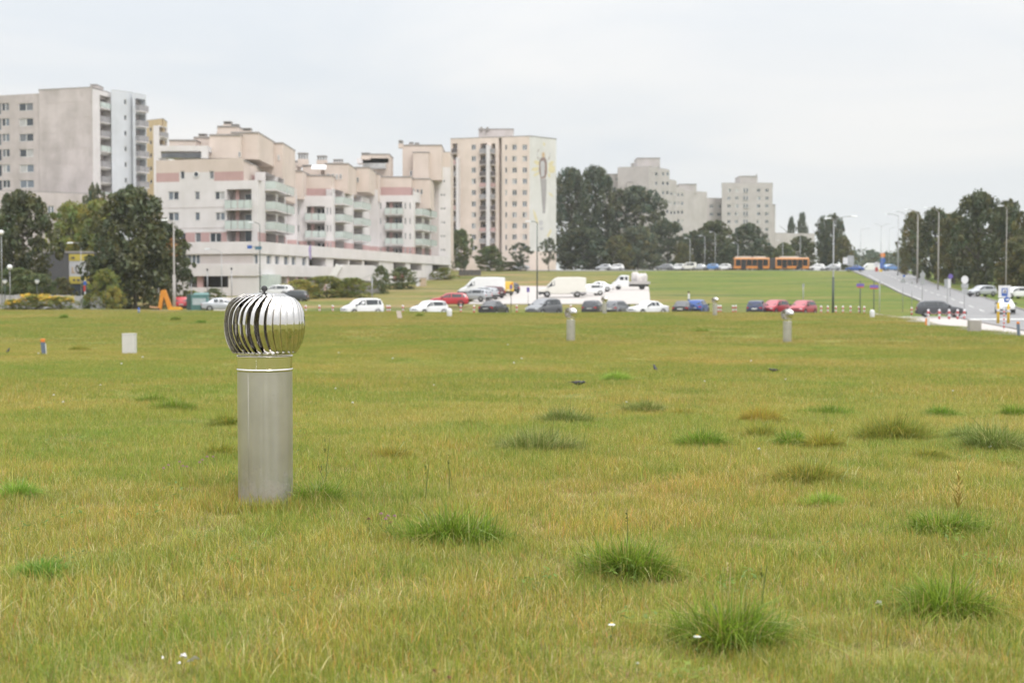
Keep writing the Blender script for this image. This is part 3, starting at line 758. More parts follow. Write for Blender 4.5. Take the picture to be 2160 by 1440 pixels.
def flue(root, px, d, py_top, py_bot, w_=1.6, n=3, mtl=None):
    """masonry chimney stack with a slatted metal cowl"""
    x = X(px, d); z0, z1 = Z(py_bot, d), Z(py_top, d); o0 = WL[root.name]; h_ = z1 - z0
    b = MB(); b.box(x - w_ / 2 - o0.x, x + w_ / 2 - o0.x, d - o0.y, d + 1.4 - o0.y, z0 - o0.z, z0 + h_ * .55 - o0.z); c = b.build('chimney', mtl or W_PEACH, root)
    b = MB(); zc = z0 + h_ * .55 - o0.z
    for k in range(4): b.box(x - w_ * .42 + k * w_ * .26 - o0.x, x - w_ * .42 + k * w_ * .26 + .12 - o0.x, d + .1 - o0.y, d + 1.3 - o0.y, zc + .002, zc + h_ * .36)
    b.box(x - w_ * .5 - o0.x, x + w_ * .5 - o0.x, d - o0.y, d + 1.4 - o0.y, zc + h_ * .36 + .002, zc + h_ * .45); b.build('cowl', M_COPING, c)
    return c
def bld(name, label, px, d, cat='building'):
    x = X(px, d); return thing(name, label, cat, (x, d, g(x, d)))

# ---------------------------------------------------------------- A: grey panel tower block
A = bld('panel_tower_block', 'tall grey panel tower block with blank gable and pale blue balcony side', 200, 258, 'tower block')
zA0 = g(*WL[A.name].xy) - 2
plG = Plane(88, 261.5, 200, 258); zt = Z(185, 258)
face_wall(A, plG, 0, plG.L, zA0, zt, [W_GREY], name='gable_wall')
# raised seams between the big wall panels
for py in (217, 249, 281, 313, 345, 377):
    zz = plG.z(py, 5) - WL[A.name].z
    b = MB(); p0, p1 = plG.p(.1, 0, .0) - WL[A.name], plG.p(plG.L - .1, 0, .0) - WL[A.name]
    n3 = Vector((plG.n.x, plG.n.y, 0))
    vs_ = [Vector((q.x, q.y, zz + dz)) + n3 * o for q in (p0, p1) for dz in (0, .05) for o in (.001, .02)]
    b.add(vs_, [(1, 5, 7, 3), (0, 1, 3, 2), (2, 3, 7, 6), (0, 4, 5, 1), (4, 6, 7, 5)]); b.build('panel_seam', W_GREY, A)
plF = Plane(-90, 268.5, 88, 262.1); zt2 = Z(197, 262)
holes, ops = [], []
for py in (226, 258, 290.5, 323, 355.5, 388):
    for (a, c, n) in ((45.5, 75, 2), (9, 25, 2), (-2, 8, 1), (-70, -40, 2)):
        top, bot = py - 8.2, py + 8.2 if n == 2 else py + 17
        r = plF.rect(a, c, top, bot); holes.append(r + (.25,)); ops.append((r, n))
face_wall(A, plF, 0, plF.L, zA0, zt2, [W_GREY], holes)
for r, n in ops: window(A, plF, r, n)
b = MB(); b.box(0, .45, 0, .45, 0, zt - zA0)
plS1 = Plane(200, 258, 239, 264.2); zt3 = Z(187, 258)
rows_l = [203, 232.5, 263, 294, 327, 359, 391, 423]
lh = []
for i, py in enumerate(rows_l):
    r = plS1.rect(215.5, 237.5, py, py + 27); lh.append(r + (1.5, 1, 0))
face_wall(A, plS1, 0, plS1.L, zA0, zt3, [W_WHITE, W_BEIGE], lh, zones=[(plS1.u(214.5), plS1.L, zA0, Z(200, 261), 0)], name='balcony_wall')
for i, h_ in enumerate(lh):
    balcony(A, plS1, h_[0] + .05, h_[1] - .05, h_[2] + .05, .35, 1.0, M_RAILG if i % 3 else M_BGLASS, 2)
    window(A, plS1, (h_[0] + .5, h_[0] + 2.4, h_[2] + .2, h_[2] + 2.2), 2, inset=1.42, sill=False)
plS2 = Plane(239, 263.2, 284, 267.6); zt4 = Z(190, 264)
hs, wsm = [], []
for i in range(7):
    py = 210 + i * 33; r = plS2.rect(266.5, 271.5, py, py + 10.5); hs.append(r + (.25,)); wsm.append(r)
face_wall(A, plS2, 0, plS2.L, zA0, zt4, [W_PALEB], hs, name='stair_wall')
for r in wsm: window(A, plS2, r, 1, glass=GLASSD)
plS3 = Plane(284, 266.6, 313, 270); zt5 = Z(197, 268)
lh2 = [plS3.rect(290, 311, 209 + i * 32, 209 + i * 32 + 27) + (1.5, 1, 0) for i in range(7)]
face_wall(A, plS3, 0, plS3.L, zA0, zt5, [W_PALEB, W_BEIGE], lh2, name='balcony_wall')
for i, h_ in enumerate(lh2):
    balcony(A, plS3, h_[0] + .05, h_[1] - .05, h_[2] + .05, .9, 1.0, M_RAILG, 2)
    window(A, plS3, (h_[0] + .4, h_[0] + 1.7, h_[2] + .2, h_[2] + 2.2), 1, inset=1.42, sill=False)
# the body behind those faces
solid(A, [plF.p(.02, 0, -.4)[:2], plF.p(plF.L, 0, -.4)[:2], plG.p(0, 0, -.06)[:2], plG.p(plG.L - 2.4, 0, -.06)[:2], plS1.p(plS1.L, 0, -2.0)[:2], plS3.p(0, 0, -2.0)[:2], plS3.p(plS3.L, 0, -2.0)[:2], (X(300, 285), 285), (X(-90, 285), 285)], zA0, min(zt2, zt5) - .5, [W_GREY], 'body')
solid(A, [plG.p(0, 0, -.06)[:2], plG.p(plG.L, 0, -.06)[:2], (X(238, 266), 266.4), (X(140, 272), 272)], zt2 - 1, zt - .01, [W_GREY], 'parapet', M_COPING)
solid(A, [(X(240, 264) , 264.6), (X(284, 268), 268.6), (X(300, 276), 276), (X(240, 276), 276)], zt2 - 1, zt4 - .01, [W_PALEB], 'parapet', M_COPING)
roof_box(A, 196, 210, 262, 266, 180, 188, W_GREY, 'lift_house')
# low wing in front
A2 = bld('low_panel_wing', 'low grey wing with small windows below the grey panel tower block', 90, 240)
plW = Plane(-80, 236, 235, 250); zw = Z(403, 240)
holes, ops = [], []
for (a, c) in ((88, 91.5), (104, 117), (131, 135), (153, 160), (45, 60), (10, 30)):
    r = plW.rect(a, c, 434, 452); holes.append(r + (.25,)); ops.append(r)
face_wall(A2, plW, 0, plW.L, zA0, zw, [W_GREY], holes)
for r in ops: window(A2, plW, r, 2 if r[1] - r[0] > .8 else 1)
solid(A2, [plW.p(0, 0, -.4)[:2], plW.p(plW.L, 0, -.4)[:2], (plW.B.x, 256), (plW.A.x, 256)], zA0, zw - .02, [W_GREY], 'body', M_COPING)
# ---------------------------------------------------------------- ochre building behind
Y = bld('ochre_apartment_block', 'narrow ochre apartment block with white balcony bay behind the white terraced block', 335, 330)
zY0 = g(*WL[Y.name].xy) - 2
plY = Plane(300, 332, 345, 327); hs = [plY.rect(319, 323.5, 269 + i * 27.5, 277 + i * 27.5) + (.25,) for i in range(5)]
face_wall(Y, plY, 0, plY.L, zY0, Z(252, 328), [W_YEL], hs)
for h_ in hs: window(Y, plY, h_[:4], 1, glass=GLASSD)
plY2 = Plane(327, 325, 338, 325); face_wall(Y, plY2, 0, plY2.L, zY0, Z(265, 325), [W_WHITE], name='white_pilaster')
plY3 = Plane(338, 325, 357, 330); hs = [plY3.rect(340, 355, 269 + i * 27, 290 + i * 27) + (1.2, 1) for i in range(5)]
face_wall(Y, plY3, 0, plY3.L, zY0, Z(264, 325), [W_WHITE, W_BEIGE], hs, name='balcony_wall')
for h_ in hs: balcony(Y, plY3, h_[0] + .03, h_[1] - .03, h_[2] + .05, .5, 1.0, M_RAILG, 2)
solid(Y, [plY.p(0, 0, -.4)[:2], plY.p(plY.L, 0, -.4)[:2], (X(356, 334), 334), (X(350, 345), 345), (X(300, 345), 345)], zY0, Z(252, 328) - .02, [W_YEL], 'body', M_COPING)
# ---------------------------------------------------------------- B: long white and peach terraced apartment building
B = bld('terraced_apartment_building', 'long white and peach stepped apartment building with glass balconies above a shop podium', 545, 192, 'apartment building')
zB0 = g(*WL[B.name].xy) - 3
# podium: two white bands, window strip, open ground floor
plP0 = Plane(332, 195.2, 545, 190.5); plP1 = Plane(545, 190.5, 949, 290)
zP = [Z(512, 192), Z(535.5, 192), Z(558, 192), Z(582, 192)]
mB = [W_WHITE, W_RED, W_BEIGE, M_DARK, W_PEACH]
holes, ops = [], []
r = plP0.rect(386, 422.5, 537, 557); holes.append(r + (.3,)); ops.append((r, 4))
r = plP0.rect(537, 544, 536.5, 557); holes.append(r + (.3,)); ops.append((r, 1))
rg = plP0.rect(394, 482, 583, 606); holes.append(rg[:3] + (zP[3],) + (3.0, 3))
face_wall(B, plP0, 0, plP0.L, zB0, zP[0], mB, holes, 'podium_wall', zones=[(plP0.u(424), plP0.u(535), zP[2], zP[1], 2)])
for r, n in ops: window(B, plP0, r, n, inset=.2, glass=GLASSB)
b = MB(); q0 = plP0.p(plP0.u(414), 0, -.3) - WL[B.name]; b.box(q0.x, q0.x + .8, q0.y, q0.y + .8, zB0 - WL[B.name].z, zP[3] - WL[B.name].z - .01); b.build('column', W_RED, B)
holes, ops = [], []
def strip(a, c, mi=None):
    u0, u1 = plP1.u(a), plP1.u(c); rr = (u0, u1, zP[2] + .06, zP[1] - .1)
    if mi is None: holes.append(rr + (.3,)); ops.append(rr)
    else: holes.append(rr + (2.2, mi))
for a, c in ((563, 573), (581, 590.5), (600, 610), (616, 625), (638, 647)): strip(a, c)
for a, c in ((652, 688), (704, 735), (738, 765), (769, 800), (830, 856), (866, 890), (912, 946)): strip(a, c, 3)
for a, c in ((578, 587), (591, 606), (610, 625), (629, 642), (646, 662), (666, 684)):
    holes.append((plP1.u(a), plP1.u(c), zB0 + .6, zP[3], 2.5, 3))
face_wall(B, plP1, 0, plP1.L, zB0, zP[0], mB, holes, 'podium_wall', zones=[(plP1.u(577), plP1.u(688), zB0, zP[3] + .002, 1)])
for r in ops: window(B, plP1, r, 2 if r[1] - r[0] > 2.5 else 1, inset=.2, glass=GLASSB)
for a, c in ((591, 606), (610, 625), (629, 642), (646, 662), (666, 684)):
    m_ = MB(); u0, u1 = plP1.u(a) + .1, plP1.u(c) - .1
    m_.add([plP1.p(u, z_, -1.2) - WL[B.name] for u, z_ in ((u0, zB0), (u1, zB0), (u1, zP[3] - .5), (u0, zP[3] - .5))], [(0, 1, 2, 3)])
    o = m_.build('garage_door', W_BEIGE, B); md = o.modifiers.new("thick", 'SOLIDIFY'); md.thickness = .08
solid(B, [plP0.p(.2, 0, -3.2)[:2], plP0.p(plP0.L - 3, 0, -3.2)[:2], plP1.p(3, 0, -3)[:2], plP1.p(plP1.L, 0, -3)[:2], (X(949, 300) , 302), (-40, 302), (-48.5, 212)], zB0, zP[0] - .45, [W_WHITE], 'podium_deck')
for pl in (plP0, plP1):     # bands stand a little proud of the walls
    for za, zb in ((zP[1], zP[0]), (zP[3], zP[2])):
        m_ = MB(); u1 = plP1.u(700) if (pl is plP1 and za == zP[3]) else pl.L
        m_.add([pl.p(u, z_, o_) - WL[B.name] for o_ in (.003, .22) for u, z_ in ((0, za), (u1, za), (u1, zb + .12), (0, zb + .12))], [(4, 5, 6, 7), (0, 4, 7, 3), (5, 1, 2, 6), (7, 6, 2, 3), (0, 1, 5, 4)])
        m_.build('podium_band', W_WHITE, B)
# glass bay by the corner
m_ = MB(); u0, u1 = plP1.u(550), plP1.u(576)
m_.add([plP1.p(u, z_, o_) - WL[B.name] for o_ in (.0, 1.2) for u, z_ in ((u0, zB0), (u1, zB0), (u1, zP[3] + .2), (u0, zP[3] + .2))], [(4, 5, 6, 7), (0, 4, 7, 3), (5, 1, 2, 6), (7, 6, 2, 3)]); m_.build('glass_bay', M_BGLASS, B)
FL = [zP[0] - .85 + 2.8 * k for k in range(4)]            # storey floors above the podium
zW = Z(380, 193); zR = Z(360.5, 193); zPe = Z(333, 193)
# --- section 1, front
p1 = Plane(332, 197, 545, 193)
holes, ops = [], []
def put(pl, a, c, t_, b_, n=1, gl=None):
    r = pl.rect(a, c, t_, b_); holes.append(r + (.22,)); ops.append((r, n, gl))
for a, c, t_, b_, n in ((357, 379, 404, 422, 2), (413, 423, 404, 421, 1), (455, 476, 404, 421, 2), (357, 379, 448, 466, 2), (413, 423, 448, 465, 1), (456, 476, 448, 465, 2),
                        (369, 393, 491, 511, 2), (413, 425, 491, 511, 1), (444, 468, 491, 511, 2), (383, 391.5, 361, 377.5, 1), (444, 453, 360.5, 377.5, 1)): put(p1, a, c, t_, b_, n)
bh = []
for t_, b_ in ((399, 441), (443.5, 484), (487, 512.5)): r = p1.rect(480, 532, t_, b_); bh.append(r); holes.append(r + (1.8, 2))
holes_ = list(holes)
rw = p1.rect(413, 421, 364, 372)
zn = [(0, p1.u(381), zW, zR, 1), (p1.u(454), p1.u(516), zW, zR, 1), (0, p1.L, zR, zPe, 4), (p1.u(393), p1.u(480), p1.rect(393, 480, 490, 512)[2], p1.rect(393, 480, 490, 512)[3], 1),
      (p1.u(516), p1.L, zW, zPe, 2)]
face_wall(B, p1, 0, p1.u(516), zW, zPe, mB, [h for h in holes_ if h[2] > zW], 'attic_wall', zones=zn)
face_wall(B, p1, 0, p1.L, zP[0], zW, mB, [h for h in holes_ if h[2] <= zW], 'front_wall', zones=zn)
for r, n, gl in ops: window(B, p1, r, n)
for r in bh:
    window(B, p1, (r[0] + 1.9, r[0] + 3.1, r[2] + .15, r[2] + 2.15), 1, inset=1.7, sill=False); window(B, p1, (r[0] + 2.9 + .25, r[1] - .2 if r[1] - r[0] < 4.2 else r[0] + 4.1, r[2] + .15, r[2] + 2.15), 1, inset=1.7, sill=False)
    m_ = MB(); q0 = p1.p(r[0] + 1.2, 0, -.9) - WL[B.name]; m_.box(q0.x - .25, q0.x + .25, q0.y - .2, q0.y + .2, r[2] - WL[B.name].z, r[3] - WL[B.name].z - .01); m_.build('pillar', W_RED, B)
for r in bh[:2]: balcony(B, p1, r[0] - .1, r[1] + .1, r[2] + .02, .5, 1.15, M_BGLASS, 4)
m_ = MB(); m_.lathe([(.42, 0), (.42, .1), (.33, .1), (.33, 0)], 20); c_ = p1.p((rw[0] + rw[1]) / 2, (rw[2] + rw[3]) / 2, .02)
o = m_.build('round_window', M_WFRAME, B, wloc=c_); o.rotation_euler = (R(90), 0, p1.ang)
m_ = MB(); m_.lathe([(0, .03), (.33, .03)], 20); o2 = m_.build('pane', GLASSD, o, wloc=c_)
for pl in (p1,):
    for k in (1, 2):
        zb_ = FL[k] + .12; ua, ub = 0.0, pl.u(478); m_ = MB(); m_.add([pl.p(u, z_, o_) - WL[B.name] for o_ in (.002, .03) for u, z_ in ((ua, zb_), (ub, zb_), (ub, zb_ + .09), (ua, zb_ + .09))], [(4, 5, 6, 7), (0, 4, 7, 3), (5, 1, 2, 6), (7, 6, 2, 3), (0, 1, 5, 4)]); m_.build('floor_band', W_BEIGE, B)
# attic storey continues round the corner, set back
pa = Plane(514, 195.5, 545, 203); face_wall(B, pa, 0, pa.L, zW, zPe - .3, mB, [], 'attic_side_wall', zones=[(0, pa.L, zW, zR, 1), (0, pa.L, zR, zPe, 4)])
# pergola frame of the roof terrace
def beam_frame(px0, px1, d, py0, py1, wd):
    o0 = WL[B.name]; m_ = MB(); z1, z0 = Z(py0, d) - o0.z, Z(py1, d) - o0.z; x0, x1 = X(px0, d) - o0.x, X(px1, d) - o0.x; y = d - o0.y
    m_.box(x0, x1, y, y + 3, z1 - .75, z1); m_.box(x0, x0 + .55, y, y + .5, z0, z1 - .752); m_.box(x1 - .9, x1, y, y + .5, z0, z1 - .752)
    m_.build('terrace_frame', W_WHITE, B)
beam_frame(334, 441, 196.8, 307.5, 334, 1)
roof_box(B, 360, 416, 203, 210, 297, 333, W_PEACH, 'penthouse_block'); roof_box(B, 340, 430, 201, 203, 318, 333, GLASSM, 'penthouse_glazing', None)
roof_box(B, 445, 510, 199.5, 214, 286, 334, W_PEACH, 'penthouse_block'); roof_box(B, 490, 548, 201, 216, 281, 336, W_PEACH, 'penthouse_block')
roof_box(B, 412, 455, 206, 214, 291, 333, W_PEACH, 'penthouse_block'); roof_box(B, 462, 505, 206, 214, 268, 290, W_PEACH, 'lift_house')
roof_box(B, 548, 599, 214, 226, 303, 420, W_PEACH, 'penthouse_block')
for px, d, a, c in ((482, 207, 256, 270), (469, 207, 270, 284), (523, 204, 270, 284), (429, 207, 282, 294), (497, 207, 262, 270)): flue(B, px, d, a, c, 1.2)
solid(B, [p1.p(.05, 0, -2.0)[:2], p1.p(p1.L - 2.0, 0, -2.0)[:2], (X(545, 193) - 1.7, 196.5), (X(604, 213) - 1.9, 213), (X(604, 213) - 1.9, 226), (-48.6, 226), (-48.6, 199.6)], zP[0] - 1, zW - .02, [W_WHITE], 'body')
solid(B, [p1.p(.05, 0, -.3)[:2], p1.p(p1.u(514), 0, -.3)[:2], pa.p(pa.L, 0, -.3)[:2], (X(545, 203) - 1, 212), (-48.6, 212), (-48.6, 199)], zW + .01, zPe - .32, [W_PEACH], 'attic_body', M_COPING)
m_ = MB(); u1 = p1.L; m_.add([p1.p(u, z_, o_) - WL[B.name] for o_ in (-.3, -2.1) for u, z_ in ((0, zW), (u1, zW), (u1, zW - .1), (0, zW - .1))], [(0, 1, 5, 4)]); m_.build('terrace_floor', W_BEIGE, B)
# --- section side walls with stacked glass balconies
def side(pl, cols, zt, floors, name='side_wall', zones=(), wins=(), mats=mB):
    hs, wn = [], []
    for a, c in cols:
        u0, u1 = pl.u(a), pl.u(c)
        for f in floors: hs.append((u0, u1, f + .05, f + 2.45, 1.5, 2))
    for a, c, t_, b_ in wins:
        r = pl.rect(a, c, t_, b_); hs.append(r + (.2,)); wn.append(r)
    face_wall(B, pl, 0, pl.L, zP[0], zt, mats, hs, name, zones=zones)
    for a, c in cols:
        u0, u1 = pl.u(a), pl.u(c)
        for k, f in enumerate(floors):
            if k: balcony(B, pl, u0 - .3, u1 + .3, f + .04, 1.5, 1.1, M_BGLASS, 2)
            window(B, pl, (u0 + .3, u0 + 1.5, f + .2, f + 2.2), 1, inset=1.4, sill=False)
    for r in wn: window(B, pl, r, 1, sill=False)
ps1 = Plane(545, 193, 604, 213)
side(ps1, [(562, 583), (588, 601)], zW, FL, zones=[(0, ps1.L, zP[0], zP[0] + 1.5, 1)])
# --- section 2
pb2 = Plane(602, 226, 627, 226); face_wall(B, pb2, 0, pb2.L, zP[0], Z(398, 226), mB, [], 'recess_wall', zones=[(0, pb2.L, zP[0], zP[0] + 1.5, 1)])
p2 = Plane(626, 231, 702, 231)
def front(pl, c0, c1, wins, zt, nf):
    hs, ops_ = [], []
    for k in range(nf):
        u0, u1 = pl.u(c0), pl.u(c1); hs.append((u0, u1, FL[k] + .02, FL[k] + 2.35, 1.6, 2))
    for a, c in wins:
        for k in range(nf):
            u0, u1 = pl.u(a), pl.u(c); r = (u0, u1, FL[k] + .95, FL[k] + 2.2); hs.append(r + (.2,)); ops_.append(r)
    face_wall(B, pl, 0, pl.L, zP[0], zt, mB, hs, 'front_wall', zones=[(0, pl.L, zP[0], zP[0] + 1.5, 1)])
    for r in ops_: window(B, pl, r, 1, sill=False)
    for k in range(nf):
        u0, u1 = pl.u(c0), pl.u(c1); w_ = u1 - u0
        window(B, pl, (u0 + w_ * .5, u0 + w_ * .72, FL[k] + .1, FL[k] + 2.1), 1, inset=1.5, glass=GLASSD, sill=False); window(B, pl, (u0 + w_ * .76, u0 + w_ * .98, FL[k] + .1, FL[k] + 2.1), 1, inset=1.5, sill=False)
        m_ = MB(); q0 = pl.p(u0 + w_ * .3, 0, -.8) - WL[B.name]; m_.box(q0.x - .25, q0.x + .25, q0.y - .2, q0.y + .2, FL[k] - WL[B.name].z + .03, FL[k] + 2.33 - WL[B.name].z); m_.build('pillar', W_RED, B)
        if k: balcony(B, pl, u0 - .2, u1 + .2, FL[k] + .04, .8, 1.1, M_BGLASS, 3)
zW2 = Z(413, 231); zW3 = Z(412, 266)
front(p2, 648, 686, [(629, 632), (690, 693), (697, 699.5)], zW2, 3)
ps2 = Plane(702, 231, 780, 258)
side(ps2, [(708, 726), (747, 765)], zW2 + 1.2, FL, zones=[(0, ps2.L, zP[0], zP[0] + 1.5, 1)], wins=[(698 + 6, 707, 400, 410), (731, 735, 409, 418)])
# --- section 3
pb3 = Plane(776, 262, 798, 262); face_wall(B, pb3, 0, pb3.L, zP[0], Z(400, 262), mB, [], 'recess_wall', zones=[(0, pb3.L, zP[0], zP[0] + 1.5, 1)])
p3 = Plane(797, 266, 872, 266)
front(p3, 815, 849, [(802, 805), (854, 857), (864, 867)], zW3, 4)
ps3 = Plane(872, 266, 910, 281)
side(ps3, [(877, 890), (896, 906)], zW3 + .8, FL, zones=[(0, ps3.L, zP[0], zP[0] + 1.5, 1)])
# --- section 4, tall end
p4 = Plane(905, 287, 951, 289); wl = [(930.5, 934, t_, t_ + 4.5) for t_ in (380, 409, 438, 467, 496, 525)] + [(936, 939.5, t_, t_ + 4.5) for t_ in (380, 409, 438, 467, 496, 525)]
hs = [p4.rect(*w_) + (.2,) for w_ in wl]
face_wall(B, p4, 0, p4.L, zP[0], Z(321, 288), mB, hs, 'end_wall', zones=[(0, p4.u(926), zP[0], Z(321, 288), 2), (0, p4.L, Z(352, 288), Z(321, 288), 4)])
for w_ in wl: window(B, p4, p4.rect(*w_), 1, sill=False)
# bodies and stepped peach top storeys of sections 2 to 4
def body(poly, z1, mtl, nm='body', cp=None): solid(B, poly, zP[0] - .6, z1, [mtl], nm, cp)
body([p2.p(.0, 0, -1.9)[:2], p2.p(p2.L - 1.9, 0, -1.9)[:2], ps2.p(4, 0, -2)[:2], ps2.p(ps2.L, 0, -2)[:2], (X(770, 262), 264), (-47, 264), (-47, 227), pb2.p(0, 0, -.3)[:2], pb2.p(pb2.L, 0, -.3)[:2]], zW2 - .02, W_WHITE)
body([p3.p(.0, 0, -1.9)[:2], p3.p(p3.L - 1.9, 0, -1.9)[:2], ps3.p(4, 0, -2)[:2], ps3.p(ps3.L, 0, -2)[:2], (X(900, 287), 288), (-38, 288), (-38, 263), pb3.p(0, 0, -.3)[:2], pb3.p(pb3.L, 0, -.3)[:2]], zW3 - .02, W_WHITE)
body([p4.p(0, 0, -.35)[:2], p4.p(p4.L, 0, -.35)[:2], (X(951, 289), 303), (X(905, 287), 303)], Z(321, 288) - .02, W_PEACH, 'body', M_COPING)
for args in ((604, 640, 229, 240, 362, 420, W_PEACH), (632, 700, 233.5, 246, 371, 398, W_PEACH), (632, 700, 233.4, 240, 397.5, 425, W_RED), (640, 678, 240, 250, 350, 375, W_PEACH),
             (686, 736, 239, 252, 346, 408, W_PEACH), (736, 780, 252, 264, 354, 405, W_PEACH), (600, 622, 236, 244, 347, 366, W_PEACH),
             (778, 800, 264.5, 275, 368, 425, W_PEACH), (797, 868, 268.5, 280, 374, 395.5, W_PEACH), (797, 868, 268.4, 274, 395, 430, W_RED), (850, 908, 272, 286, 378, 440, W_PEACH),
             (766, 822, 276, 285, 326, 430, W_PEACH), (850, 932, 284, 298, 307, 380, W_PEACH), (872, 905, 282.5, 286, 322, 400, W_PEACH)):
    roof_box(B, *args[:6], args[6], 'top_storey', M_COPING if args[6] is W_PEACH else None)
for px0, px1, d, t_, b_ in ((755, 822, 277, 335, 345), (768, 815, 275, 345, 356)):
    o0 = WL[B.name]; m_ = MB(); m_.box(X(px0, d) - o0.x, X(px1, d) - o0.x, d - o0.y - 1, d + 3 - o0.y, Z(b_, d) - o0.z, Z(t_, d) - o0.z); m_.build('terrace_roof' if b_ == 345 else 'terrace_glazing', W_WHITE if b_ == 345 else GLASSL, B)
for px, d, a, c in ((640, 240, 322, 352), (680, 243, 328, 350), (714, 246, 336, 350), (846, 280, 296, 312), (772, 272, 322, 336), (622, 238, 338, 350), (868, 286, 300, 309), (880, 286, 301, 309)): flue(B, px, d, a, c, 1.7 if a in (322, 328, 336) else .9)
# small slit windows of the top storeys, each set into its block
for px, py, d in ((552, 335, 213.9), (560, 336, 213.9), (568, 338, 213.9), (577, 339, 213.9), (590, 333, 213.9), (694, 372, 238.9), (704, 373, 238.9), (712, 373, 238.9), (720, 373, 238.9), (740, 379, 251.9), (748, 379, 251.9), (756, 380, 251.9), (866, 404, 271.9), (874, 404, 271.9), (882, 405, 271.9), (890, 405, 271.9), (868, 366, 282.4), (508, 326, 199.4)):
    pq = Plane(px - 2.2, d, px + 2.2, d); window(B, pq, pq.rect(px - 2.2, px + 2.2, py - 6, py + 5), 1, inset=-.03, sill=False)
# white awning on the roof and satellite dish
o0 = WL[B.name]; m_ = MB(); d = 236; m_.add([Vector((X(a, d2), d2, Z(c, d2))) - o0 for a, c, d2 in ((658, 356, 234), (689, 357, 234), (690, 348, 238), (660, 348, 238))], [(0, 1, 2, 3)]); o = m_.build('awning', M_WFRAME, B); md = o.modifiers.new("t", 'SOLIDIFY'); md.thickness = .08
# ramp block in front of the podium
rm = thing('entrance_ramp', 'pale concrete entrance ramp wall slanting down in front of the podium', 'ramp', on(745, 205)); o0 = WL[rm.name]
m_ = MB(); d = 205; zb_ = g(o0.x, d) - 2
pts = [(699, 591), (712, 562), (720, 558), (790, 560), (802, 570), (770, 586), (745, 594)]
V = [Vector((X(a, d + o_), d + o_, Z(c, d) if k not in (6,) else Z(c, d))) - o0 for o_ in (0, 5) for k, (a, c) in enumerate(pts)]; n = len(pts)
m_.add(V, [list(range(n))[::-1], list(range(n, 2 * n))] + [[i, (i + 1) % n, n + (i + 1) % n, n + i] for i in range(n)]); m_.build('ramp_wall', W_WHITE, rm)
m_ = MB(); m_.bar(Vector((X(699, 204.9), 204.9, Z(590, 205))) - o0, Vector((X(716, 204.9), 204.9, Z(559, 205))) - o0, .5, .9); m_.build('coping', M_WFRAME, rm)
m_ = MB(); m_.add([Vector((X(a, d_), d_, z_)) - o0 for d_ in (206, 210) for a, z_ in ((699, zb_), (802, zb_), (802, Z(592, 205)), (699, Z(592, 205)))], [(0, 1, 2, 3), (4, 5, 6, 7), (3, 2, 6, 7)]); m_.build('plinth', M_COPING, rm)
# ---------------------------------------------------------------- C: cream tower with a mural on its side
C = bld('mural_tower_block', 'cream tower block with tall painted mural on its white side wall', 1117, 353, 'tower block')
zC0 = g(*WL[C.name].xy) - 2
plC = Plane(951, 359.5, 1117, 353); zc = Z(287.5, 353)
mC = [W_CREAM, W_WHITE, M_DARK, W_BEIGE]
rowsC = [250 + v / 4.364 for v in (265, 370, 475, 578, 682, 787, 886, 988, 1090, 1190)]
holes, ops = [], []
for i, py in enumerate(rowsC):
    o_ = (0, 0)
    for a, c, n in ((995, 1004, 2), (1065.5, 1069.5, 1), (1080.5, 1090, 2), (1102, 1111.5, 2)):
        r = plC.rect(a, c, py - 5.5, py + 5.5); holes.append(r + (.25,)); ops.append((r, n))
    for a, c in ((955, 965), (1013.5, 1028), (1037, 1045)):
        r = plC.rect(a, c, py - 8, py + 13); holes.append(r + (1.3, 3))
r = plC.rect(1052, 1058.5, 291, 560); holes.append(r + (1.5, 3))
face_wall(C, plC, 0, plC.L, zC0, zc, mC, holes)
for r, n in ops: window(C, plC, r, n)
for i, py in enumerate(rowsC):
    for a, c in ((955, 965), (1013.5, 1028), (1037, 1045)):
        r = plC.rect(a, c, py - 8, py + 13)
        balcony(C, plC, r[0] + .02, r[1] - .02, r[2] + .05, .9, 1.0, [M_RAILD, M_RAILG, W_RED, M_RAILD][(i * 3 + int(a)) % 4], 1, slab=W_BEIGE)
        window(C, plC, (r[0] + .2, r[1] - .2, r[2] + .2, r[2] + 2.1), 1, inset=1.2, sill=False)
for a, c, top in ((966, 971, 330), (1029, 1036.5, 306)):
    u0, u1 = plC.u(a), plC.u(c); m_ = MB()
    m_.add([plC.p(u, z_, o_) - WL[C.name] for o_ in (.003, 1.3) for u, z_ in ((u0, zC0), (u1, zC0), (u1, Z(top, 355)), (u0, Z(top, 355)))], [(4, 5, 6, 7), (0, 4, 7, 3), (5, 1, 2, 6), (7, 6, 2, 3)]); m_.build('pilaster', W_WHITE, C)
plM = Plane(1117, 353, 1173, 360); zm = Z(289, 355)
M_MUR = plaster("mural_ground", (.60, .59, .57), .07)
face_wall(C, plM, 0, plM.L, zC0, zc - .02, [M_MUR, W_CREAM], [], 'mural_wall', zones=[(0, plM.L, zC0, Z(530, 355), 1)])
solid(C, [plC.p(.2, 0, -1.7)[:2], plC.p(plC.L - .3, 0, -1.7)[:2], plM.p(1.5, 0, -.1)[:2], plM.p(plM.L, 0, -.1)[:2], (X(1165, 374), 374), (X(955, 374), 374)], zC0, zc - .3, [W_CREAM], 'body')
solid(C, [plC.p(.05, 0, -.05)[:2], plC.p(plC.L - .05, 0, -.05)[:2], plM.p(plM.L, 0, -.05)[:2], (X(1165, 374), 374), (X(955, 374), 374)], zc - .28, zc - .005, [M_ROOF], 'roof', M_COPING)
roof_box(C, 1010, 1083, 362, 372, 273, 290, W_BEIGE, 'lift_house')
